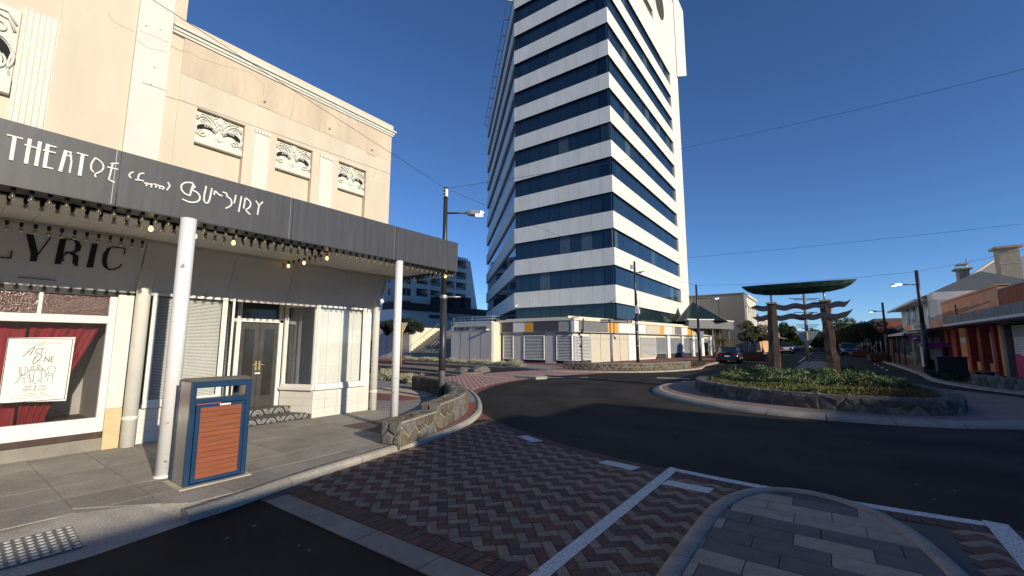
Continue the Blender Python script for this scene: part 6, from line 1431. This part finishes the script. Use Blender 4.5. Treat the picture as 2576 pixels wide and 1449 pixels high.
# ================================================================ trees
def at_tree(vx, F): p = atF(vx, 862, F); return (p.x, p.y, 0)
mat('corten', (.11, .028, .018), .8, var=.2, scale=2)
def planter(label, c, lx_, ly_, h_, plant=True, seed=1):
    t = thing('planter_box', (c[0], c[1], 0), label, 'planter', 'red steel tree planters'); x, y = c[0], c[1]
    for a, b in (((x - lx_, y - ly_, 0), (x + lx_, y - ly_ + .08, h_)), ((x - lx_, y + ly_ - .08, 0), (x + lx_, y + ly_, h_)), ((x - lx_, y - ly_ + .08, 0), (x - lx_ + .08, y + ly_ - .08, h_)), ((x + lx_ - .08, y - ly_ + .08, 0), (x + lx_, y + ly_ - .08, h_))): MB().box(a, b).build('planter_side', 'corten', t)
    MB().box((x - lx_ + .08, y - ly_ + .08, 0), (x + lx_ - .08, y + ly_ - .08, h_ - .1)).build('planter_fill', 'soil', t)
    m = MB(); rr = random.Random(seed); leaves(m, lambda: (Vector((x + rr.uniform(-.9, .9) * lx_, y + rr.uniform(-.9, .9) * ly_, h_ - .05 + rr.random() * .22)), Vector((0, 0, 1))), 1200, .06, rr, up=.8); stuff(m.build('planter_greenery', 'leaf_olive', t))
b1 = at_tree(1893, 43.5); planter('red steel planter under the round olive tree past the black car', b1, .9, 1.2, .55, seed=4)
tree('olive_tree', 'round pale olive tree in the red planter past the black car', (b1[0] - .1, b1[1], .4), [(0, 0, 2.5, 1.25), (.6, .3, 2.1, .9), (-.5, .2, 2.8, .9)], 7000, .10, 'leaf_olive', [[(-.15, 0, 0), (-.1, 0, .9), (-.2, .1, 1.8)], [(.35, .2, 0), (.3, .2, .9), (.5, .3, 1.7)]], .07, seed=2, group='olive trees in planters')
b2 = at_tree(1916, 62); tree('street_tree', 'small pale tree half hidden behind the left sculpture post', b2, [(0, 0, 2.6, 1.2)], 3500, .10, 'leaf_olive', [[(0, 0, 0), (.05, 0, 2)]], .08, seed=3)
b3 = at_tree(2200, 40.5); pl3 = (b3[0] + .2, b3[1]); planter('long red planter on the right below the dark olive tree', pl3, .75, 1.6, .5, seed=5)
tree('olive_tree', 'dark spreading olive tree with bare forked trunk on the right', (pl3[0] - .1, pl3[1], .4), [(-.6, .5, 2.2, 1.3), (.7, .3, 2.1, 1.1), (0, .4, 2.6, 1.2), (-1.4, .5, 1.8, .9), (1.5, .6, 1.9, .8)], 9000, .085, 'leaf_dark', [[(0, 0, 0), (-.2, 0, .7), (-.55, .1, 1.15), (-.5, .2, 1.9)], [(-.3, 0, .75), (.15, .1, 1.3), (.4, .2, 1.9)], [(-.4, .05, .95), (-.7, .1, 1.5), (-.9, .1, 1.9)]], .075, bm='bark_pale', seed=6, group='olive trees in planters')
b4 = at_tree(2160, 54); planter('second red planter farther along the right kerb', b4, .8, 1.5, .5, seed=7); tree('olive_tree', 'dark olive tree in the farther red planter on the right', (b4[0], b4[1], .4), [(0, 0, 2.4, 1.4), (-.7, 0, 1.9, 1.0), (.8, .3, 2.2, 1.0)], 7000, .10, 'leaf_dark', [[(0, 0, 0), (.1, 0, 1.0), (0, .1, 1.9)]], .08, seed=8, group='olive trees in planters')
def big(nm, label, vx, F, w_, top, lm, seed, n=9000, size=.22, low=.3):
    b = at_tree(vx, F); r = w_ / 2; return tree(nm, label, b, [(0, 0, top - r * .9, r * .85), (r * .35, 0, top - r * 1.5, r * .75), (-r * .4, 0, top - r * 1.6, r * .75)], n, size, lm, [[(0, 0, 0), (.1, 0, top * .3), (0, .1, top * .6)]], .25, seed=seed)
big('pine_tree', 'large dense green tree seen between the sculpture posts', 1982, 105, 5.2, 6.9, 'leaf_green', 12); big('street_tree', 'broad green tree beside the large one, farther along the left side', 2003, 122, 4.6, 4.9, 'leaf_green', 13, 6000)
big('street_tree', 'green tree just left of the yellow sign post', 2022, 145, 4.6, 4.2, 'leaf_yellow', 14, 5000); big('street_tree', 'green tree between the yellow sign post and the right timber post', 2066, 112, 4.4, 5.0, 'leaf_green', 15, 6000); big('street_tree', 'small green tree just left of the right timber post', 2056, 140, 4.0, 4.4, 'leaf_green', 16, 5000)
big('street_tree', 'tall bright yellow green tree above the dark olives on the right', 2138, 78, 5.6, 7.3, 'leaf_yellow', 17, 9000, .2); big('street_tree', 'dark green tree right behind the right timber post', 2105, 95, 4.6, 6.0, 'leaf_green', 18, 6000)
big('street_tree', 'dark tree on the right footpath before the low roofs', 2218, 64, 4.2, 3.9, 'leaf_dark', 19, 6000, .12)
fwod = MB(); rr = random.Random(31); blobs = [(-14 + i * 3.2 + rr.uniform(-1, 1), 205 + rr.uniform(-6, 6), 2.8 + rr.uniform(-.8, 1.8), rr.uniform(2, 3.2)) for i in range(12)]; leaves(fwod, blob_pts(blobs, rr), 14000, .5, rr); fo = fwod.build('far_trees', 'leaf_dark'); fo['label'] = 'dark mass of trees closing the far end of the street'; stuff(fo)
# palms by the canopy
def palm(label, vx, F, h_, seed):
    b = at_tree(vx, F); rnd = random.Random(seed); t = thing('palm_tree', b, label, 'palm tree', 'palms by the entrance canopy'); MB().tube([(b[0], b[1], 0), (b[0] + .05, b[1], h_ * .5), (b[0], b[1], h_)], .16, 8, r1=.11).build('trunk', 'bark', t)
    for i in range(13):
        a = 2 * math.pi * i / 13 + rnd.uniform(-.2, .2); e = rnd.uniform(-.3, 1.0); L = rnd.uniform(1.5, 2.0); mm = MB(); prev = Vector((b[0], b[1], h_)); d = Vector((math.cos(a) * math.cos(e), math.sin(a) * math.cos(e), math.sin(e)))
        for k in range(9):
            nx = prev + d * L / 9; d = (d + Vector((0, 0, -.2))).normalized(); mm.tube([prev, nx], .02, 4, cap=False)
            sd_ = d.cross(UP).normalized()
            for sg in (-1, 1):
                for q_ in (0, .5):
                    p = prev.lerp(nx, q_); tip = p + sd_ * sg * .42 * math.sin(math.pi * (k + 1.5) / 11) + d * .22 - UP * .14; mm.add([p, p + d * .06, tip], [(0, 1, 2)])
            prev = nx
        mm.build('frond', 'leaf_yellow' if i % 3 else 'leaf_olive', t)
palm('palm tree nearer the podium end under the grey canopy', 1810, 58, 3.6, 1); palm('palm tree farther right, standing against the grey hall wall', 1834, 60, 3.3, 2); palm('short palm drooping beside the podium end', 1818, 56, 1.9, 3)
# terrace hedge and globe lamp
for i, (vx, w_) in enumerate(((985, 2.0), (1025, 1.7))): b = atF(vx, 806, 44); tree('shrub', ['dark round shrub on the terrace above the cream wall', 'second dark shrub nearer the steps'][i], (b.x, b.y, 3.0), [(-1.3, .3, .3, .9), (0, 0, .45, 1.0), (1.3, -.3, .3, .9)], 7000, .13, 'leaf_dark', [[(0, 0, 0), (0, 0, .8)]], .08, seed=40 + i, cat='shrub')
GLP = atF(949, 800, 44); GL = thing('globe_lamp', (GLP.x, GLP.y, 3), 'white lamp post with two globes on the terrace', 'lamp'); zt0 = atF(949, 765, 44).z
MB().tube([(GLP.x, GLP.y, 3), (GLP.x, GLP.y, zt0)], .05, 8).build('post', 'white_paint', GL); MB().bar((GLP.x - .4 * dr_.x, GLP.y - .4 * dr_.y, zt0), (GLP.x + .4 * dr_.x, GLP.y + .4 * dr_.y, zt0), .05).build('cross_arm', 'white_paint', GL)
for s_ in (-.38, .38): MB().lathe((GLP.x + s_ * dr_.x, GLP.y + s_ * dr_.y, zt0 + .28), [(0, -.26), (.17, -.2), (.26, 0), (.17, .2), (0, .26)], 12).build('globe', 'white_paint', GL)
# ================================================================ cars
mat('tyre', (.015, .015, .016), .85, var=.1); mat('rim', (.3, .3, .31), .35, metal=.8, var=.1); mat('car_glass', (.012, .018, .025), .05, var=0, spec=.9); mat('tail_red', (.35, .01, .01), .25, var=0); mat('plate', (.7, .7, .68), .5, var=0)
def car(label, loc, heading, paint, kind='sedan', L=4.6, W=.92, group='cars in the street'):
    t = thing('parked_car', loc, label, 'car', group); c, s = math.cos(heading), math.sin(heading)
    def P(u, w, z): return Vector((loc[0] + c * w - s * u, loc[1] + s * w + c * u, loc[2] + z))   # u forward, w right
    if kind == 'sedan': stn = [(-.5, .42, .62, .8), (-.48, .26, .88, .93), (-.42, .2, .98, .97), (-.25, .18, .97, 1), (0, .17, .93, 1), (.22, .18, .9, 1), (.36, .2, .84, .98), (.46, .24, .7, .9), (.5, .38, .56, .75)]; gh = [(-.40, .97, .97, .80), (-.24, .96, 1.36, .78), (-.02, .94, 1.44, .78), (.1, .93, 1.38, .78), (.27, .89, .9, .84)]
    else: stn = [(-.5, .35, .9, .86), (-.49, .3, 1.05, .95), (-.4, .25, 1.08, 1), (0, .24, 1.06, 1), (.2, .25, 1.05, 1), (.36, .26, 1.0, .98), (.48, .3, .88, .92), (.5, .4, .72, .84)]; gh = [(-.485, 1.05, 1.06, .86), (-.42, 1.06, 1.66, .80), (-.1, 1.06, 1.72, .80), (.06, 1.06, 1.66, .80), (.2, 1.04, 1.06, .86)]
    m = MB(); vs = []
    for u, zb, zt0, k in stn:
        w = W * k; zm = zb + (zt0 - zb) * .55
        for a, z in ((-.8, zb), (-.97, zb + .08), (-1, zm), (-.96, zt0 - .1), (-.8, zt0), (.8, zt0), (.96, zt0 - .1), (1, zm), (.97, zb + .08), (.8, zb)): vs.append(P(u * L, a * w, z))
    n = len(stn); fs = [(i * 10 + k, i * 10 + (k + 1) % 10, i * 10 + 10 + (k + 1) % 10, i * 10 + 10 + k) for i in range(n - 1) for k in range(10)] + [tuple(range(10))[::-1], tuple((n - 1) * 10 + k for k in range(10))]
    m.add(vs, fs, True); body = m.build('body', paint, t, bevel=0)
    g = MB(); vs = []
    for u, zb, zr, k in gh: vs += [P(u * L, -W * .9, zb - .03), P(u * L, -W * k, zr), P(u * L, W * k, zr), P(u * L, W * .9, zb - .03)]
    g.add(vs, [(i * 4 + k, i * 4 + k + 1, i * 4 + 5 + k, i * 4 + 4 + k) for i in range(len(gh) - 1) for k in range(3)], False); g.build('glass_house', 'car_glass', t)
    r = MB(); vs = []
    for u, zb, zr, k in gh[1:4]: vs += [P(u * L, -W * k * 1.01, zr - .02), P(u * L, -W * k * .8, zr + .025), P(u * L, W * k * .8, zr + .025), P(u * L, W * k * 1.01, zr - .02)]
    r.add(vs, [(i * 4 + k, i * 4 + k + 1, i * 4 + 5 + k, i * 4 + 4 + k) for i in range(2) for k in range(3)], True); r.build('roof', paint if kind != 'sedan' else 'car_glass', t)
    for u in (-.1, .02):
        for sg in (-1, 1): MB().bar(P(u * L, sg * W * .905, gh[1][1]), P(u * L, sg * W * .785, gh[2][2] - .03), .07, .02).build('pillar', paint, t)
    for u in (-.31, .31):
        for sg in (-1, 1):
            a, b = P(u * L, sg * W * .74, .33), P(u * L, sg * W * 1.005, .33); MB().tube([P(u * L, sg * W * .7, .36), P(u * L, sg * W * 1.0 + sg * .004, .36)], .37, 20).build('wheel_arch', 'dark_void', t)
            w = MB().tube([a, b + (b - a) * .06], .33, 20).build('wheel', 'tyre', t); MB().tube([b + (b - a) * .0, b + (b - a) * .1], .22, 14).build('rim', 'rim', w)
    e = -.495 * L
    for sg in (-1, 1):
        MB().obox(P(e + .06, sg * W * .66, .78 if kind == 'sedan' else .85), P(0, .2, 0) - P(0, 0, 0), P(.09, 0, 0) - P(0, 0, 0), (0, 0, .055 if kind == 'sedan' else .14)).build('tail_light', 'tail_red', t)
        MB().obox(P(.47 * L, sg * W * .66, .66 if kind == 'sedan' else .8), P(0, .17, 0) - P(0, 0, 0), P(.08, 0, 0) - P(0, 0, 0), (0, 0, .07)).build('headlight', 'galv', t)
        MB().obox(P(.17 * L, sg * W * 1.1, .98 if kind == 'sedan' else 1.15), P(0, .09, 0) - P(0, 0, 0), P(.05, 0, 0) - P(0, 0, 0), (0, 0, .06)).build('mirror', paint, t)
    MB().obox(P(e - .025 + .02, 0, .62 if kind == 'sedan' else .72), P(0, .19, 0) - P(0, 0, 0), P(.02, 0, 0) - P(0, 0, 0), (0, 0, .05)).build('number_plate', 'plate', t)
    MB().obox(P(.5 * L, 0, .45), P(0, .19, 0) - P(0, 0, 0), P(.012, 0, 0) - P(0, 0, 0), (0, 0, .05)).build('number_plate', 'plate', t)
    MB().obox(P(e + .02, 0, .36), P(0, W * .75, 0) - P(0, 0, 0), P(.05, 0, 0) - P(0, 0, 0), (0, 0, .1)).build('rear_bumper', 'dark_void', t)
    if kind == 'sedan': MB().obox(P(e + .1, 0, .99), P(0, W * .72, 0) - P(0, 0, 0), P(.09, 0, 0) - P(0, 0, 0), (0, 0, .014)).build('boot_spoiler', 'dark_void', t)
    return t
mat('paint_black', (.006, .006, .008), .22, var=0, coat=1); mat('paint_white', (.6, .6, .6), .3, var=0, coat=1); mat('paint_blue', (.012, .022, .07), .25, var=0, coat=1); mat('paint_silver', (.3, .31, .33), .3, metal=.5, var=0, coat=1)
q_ = onZ(1817, 914, RD); car('glossy black sedan parked at the kerb beside the podium louvres', (q_.x + .25, q_.y + 2.2, RD), R(4), 'paint_black', 'sedan', 4.5, .9)
def cx_(label, vx, vy, kind, paint, hd=0): p = onZ(vx, vy, RD); car(label, (p.x, p.y, RD), hd, paint, kind)
cx_('white car with dark rear window far down the left side', 1981, 889, 'suv', 'paint_white'); cx_('dark blue wagon facing the camera on the right by the planters', 2138, 895, 'suv', 'paint_blue', math.pi)
cx_('silver car parked farther down the left side behind the white one', 1996, 882, 'sedan', 'paint_silver'); cx_('white car crossing at the far end of the street', 2017, 876.5, 'sedan', 'paint_white', R(70)); cx_('dark car far down the right side of the street', 2078, 878, 'suv', 'paint_black', math.pi)
# ================================================================ people and small street furniture far down the left footpath
mat('skin', (.45, .28, .2), .6, var=0); mat('cloth_dark', (.02, .02, .025), .9, var=.2); mat('cloth_red', (.4, .08, .06), .9, var=.2); mat('cloth_blue', (.05, .08, .16), .9, var=.2); mat('hair', (.03, .02, .015), .8, var=0)
def person(label, loc, h, face, top, legs):
    t = thing('person', loc, label, 'person'); x, y, z = loc; k = h / 1.75; c, s = math.cos(face), math.sin(face)
    W_ = lambda r, f, u: Vector((x + (r * c - f * s) * k, y + (r * s + f * c) * k, z + u * k))
    bm_ = bmesh.new(); ly = bm_.verts.layers.skin.verify()
    J = [((0, 0, .95), .15), ((0, .01, 1.15), .14), ((0, 0, 1.38), .17), ((0, 0, 1.5), .06), ((0, .02, 1.6), .09), ((0, .02, 1.72), .085), ((.1, 0, .88), .095), ((.11, .06, .5), .07), ((.12, .02, .08), .05), ((.12, .16, .04), .04), ((-.1, 0, .88), .095), ((-.11, -.05, .5), .07), ((-.12, -.1, .08), .05), ((-.12, .04, .04), .04),
         ((.21, 0, 1.4), .06), ((.27, -.03, 1.13), .048), ((.27, .1, .9), .036), ((.27, .14, .8), .034), ((-.21, 0, 1.4), .06), ((-.27, .03, 1.13), .048), ((-.27, .14, .92), .036), ((-.27, .18, .83), .034)]
    E = [(0, 1), (1, 2), (2, 3), (3, 4), (4, 5), (0, 6), (6, 7), (7, 8), (8, 9), (0, 10), (10, 11), (11, 12), (12, 13), (2, 14), (14, 15), (15, 16), (16, 17), (2, 18), (18, 19), (19, 20), (20, 21)]
    vv = []
    for p, r in J:
        v = bm_.verts.new(W_(*p) - Vector(loc)); v[ly].radius = (r * k, r * k); vv.append(v)
    vv[0][ly].use_root = True
    for a, b in E: bm_.edges.new((vv[a], vv[b]))
    me = bpy.data.meshes.new('body'); bm_.to_mesh(me); bm_.free(); me.materials.append(MATS[top]); o = place('body', me, t, Vector(loc)); o.modifiers.new('skin', 'SKIN').use_smooth_shade = True; sb = o.modifiers.new('sub', 'SUBSURF'); sb.levels = 1; sb.render_levels = 1
    hm = MB(); hm.lathe(W_(0, .03, 1.64), [(0, -.12 * k), (.07 * k, -.09 * k), (.09 * k, 0), (.07 * k, .08 * k), (0, .115 * k)], 10); hm.build('face', 'skin', t); h2 = MB(); h2.lathe(W_(0, .0, 1.67), [(.1 * k, -.05 * k), (.1 * k, .03 * k), (.07 * k, .1 * k), (0, .12 * k)], 10); h2.build('hair', 'hair', t)
    lg = MB()
    for sg, f0, f1 in ((.105, .05, .02), (-.105, -.04, -.1)): lg.tube([W_(sg * .9, 0, .95), W_(sg, f0, .5), W_(sg * 1.1, f1, .1)], [.115 * k, .085 * k, .065 * k], 8)
    lg.build('trousers', legs, t); return t
p_ = onZ(1851, 888, 0); person('person in dark clothes standing outside the far left shop', (p_.x - 1.2, p_.y, 0), 1.6, 2.6, 'cloth_dark', 'cloth_dark'); p_ = onZ(1858, 886, 0); person('person in a red top beside the one in dark clothes', (p_.x - 1.0, p_.y + .5, 0), 1.55, .6, 'cloth_red', 'cloth_blue')
p_ = onZ(1872, 889, 0); A_ = thing('sandwich_board', (p_.x, p_.y, 0), 'white A-frame sandwich board on the far left footpath', 'sign')
for sg in (-1, 1): o = MB().obox((p_.x, p_.y + sg * .2, .5), (.38, 0, 0), (0, .015, 0), (0, sg * -.12, .5)).build('board', 'white_paint', A_); MB().obox((p_.x, p_.y + sg * .225, .5), (.28, 0, 0), (0, .008, 0), (0, sg * -.09, .34)).build('board_print', mat('print_blue', (.2, .25, .35), .7, var=.4, scale=8), o)
for i, (vx, vy) in enumerate(((1838, 890), (1846, 889.5))):
    p_ = onZ(vx, vy, 0); t = thing('bollard', (p_.x, p_.y, 0), ['black bollard nearest the black car', 'red topped bollard past the black car'][i], 'bollard'); MB().tube([(p_.x, p_.y, 0), (p_.x, p_.y, 1.1)], .1, 10).build('post', 'black_metal', t); MB().lathe((p_.x, p_.y, 1.1), [(.1, 0), (.1, .25), (.05, .32), (0, .33)], 10).build('cap', 'tail_red' if i else 'black_metal', t)
# fallen leaves and litter on the road
LV_ = ['small dry leaf on the herringbone pavers by the bottom edge', 'dry leaf on the dark road just below the near kerb', 'dry leaf lower on the near road, right of its pair', 'dry leaf lower on the near road, left of its pair', 'yellow leaf on the dark road right of the tiled island', 'pale leaf on the dark road near the right end of the white line', 'dry leaf between two others on the road past the tiled island', 'dry leaf on the road below the bin', 'tiny leaf on the dark road before the roundabout kerb', 'dry leaf beside the tactile studs', 'yellow leaf on the footpath by the left down pipe', 'tiny leaf on the crossing near the middle white dash', 'tiny leaf on the shaded road left of the roundabout kerb', 'dry leaf on the border bricks of the crossing']
mat('leaf_fall', (.30, .20, .09), .8, var=.3)
for i, (vx, vy) in enumerate(((1345, 1440), (570, 1362), (778, 1392), (752, 1380), (2305, 1225), (2400, 1240), (2350, 1262), (640, 1330), (2185, 1118), (190, 1398), (372, 1138), (1450, 1110), (1700, 1090), (1230, 1418))):
    p_ = onZ(vx, vy, RD); z = RD + .022 if p_.x > -5 else .012; a = rl.uniform(0, 6); s_ = rl.uniform(.02, .045)
    tag(MB().add([(p_.x + math.cos(a) * s_, p_.y + math.sin(a) * s_, z), (p_.x - math.sin(a) * s_ * .4, p_.y + math.cos(a) * s_ * .4, z + .008), (p_.x - math.cos(a) * s_, p_.y - math.sin(a) * s_, z + .002), (p_.x + math.sin(a) * s_ * .4, p_.y - math.cos(a) * s_ * .4, z + .006)], [(0, 1, 2), (0, 2, 3)]).build('fallen_leaf', 'leaf_fall'), LV_[i], 'leaf', 'fallen leaves')
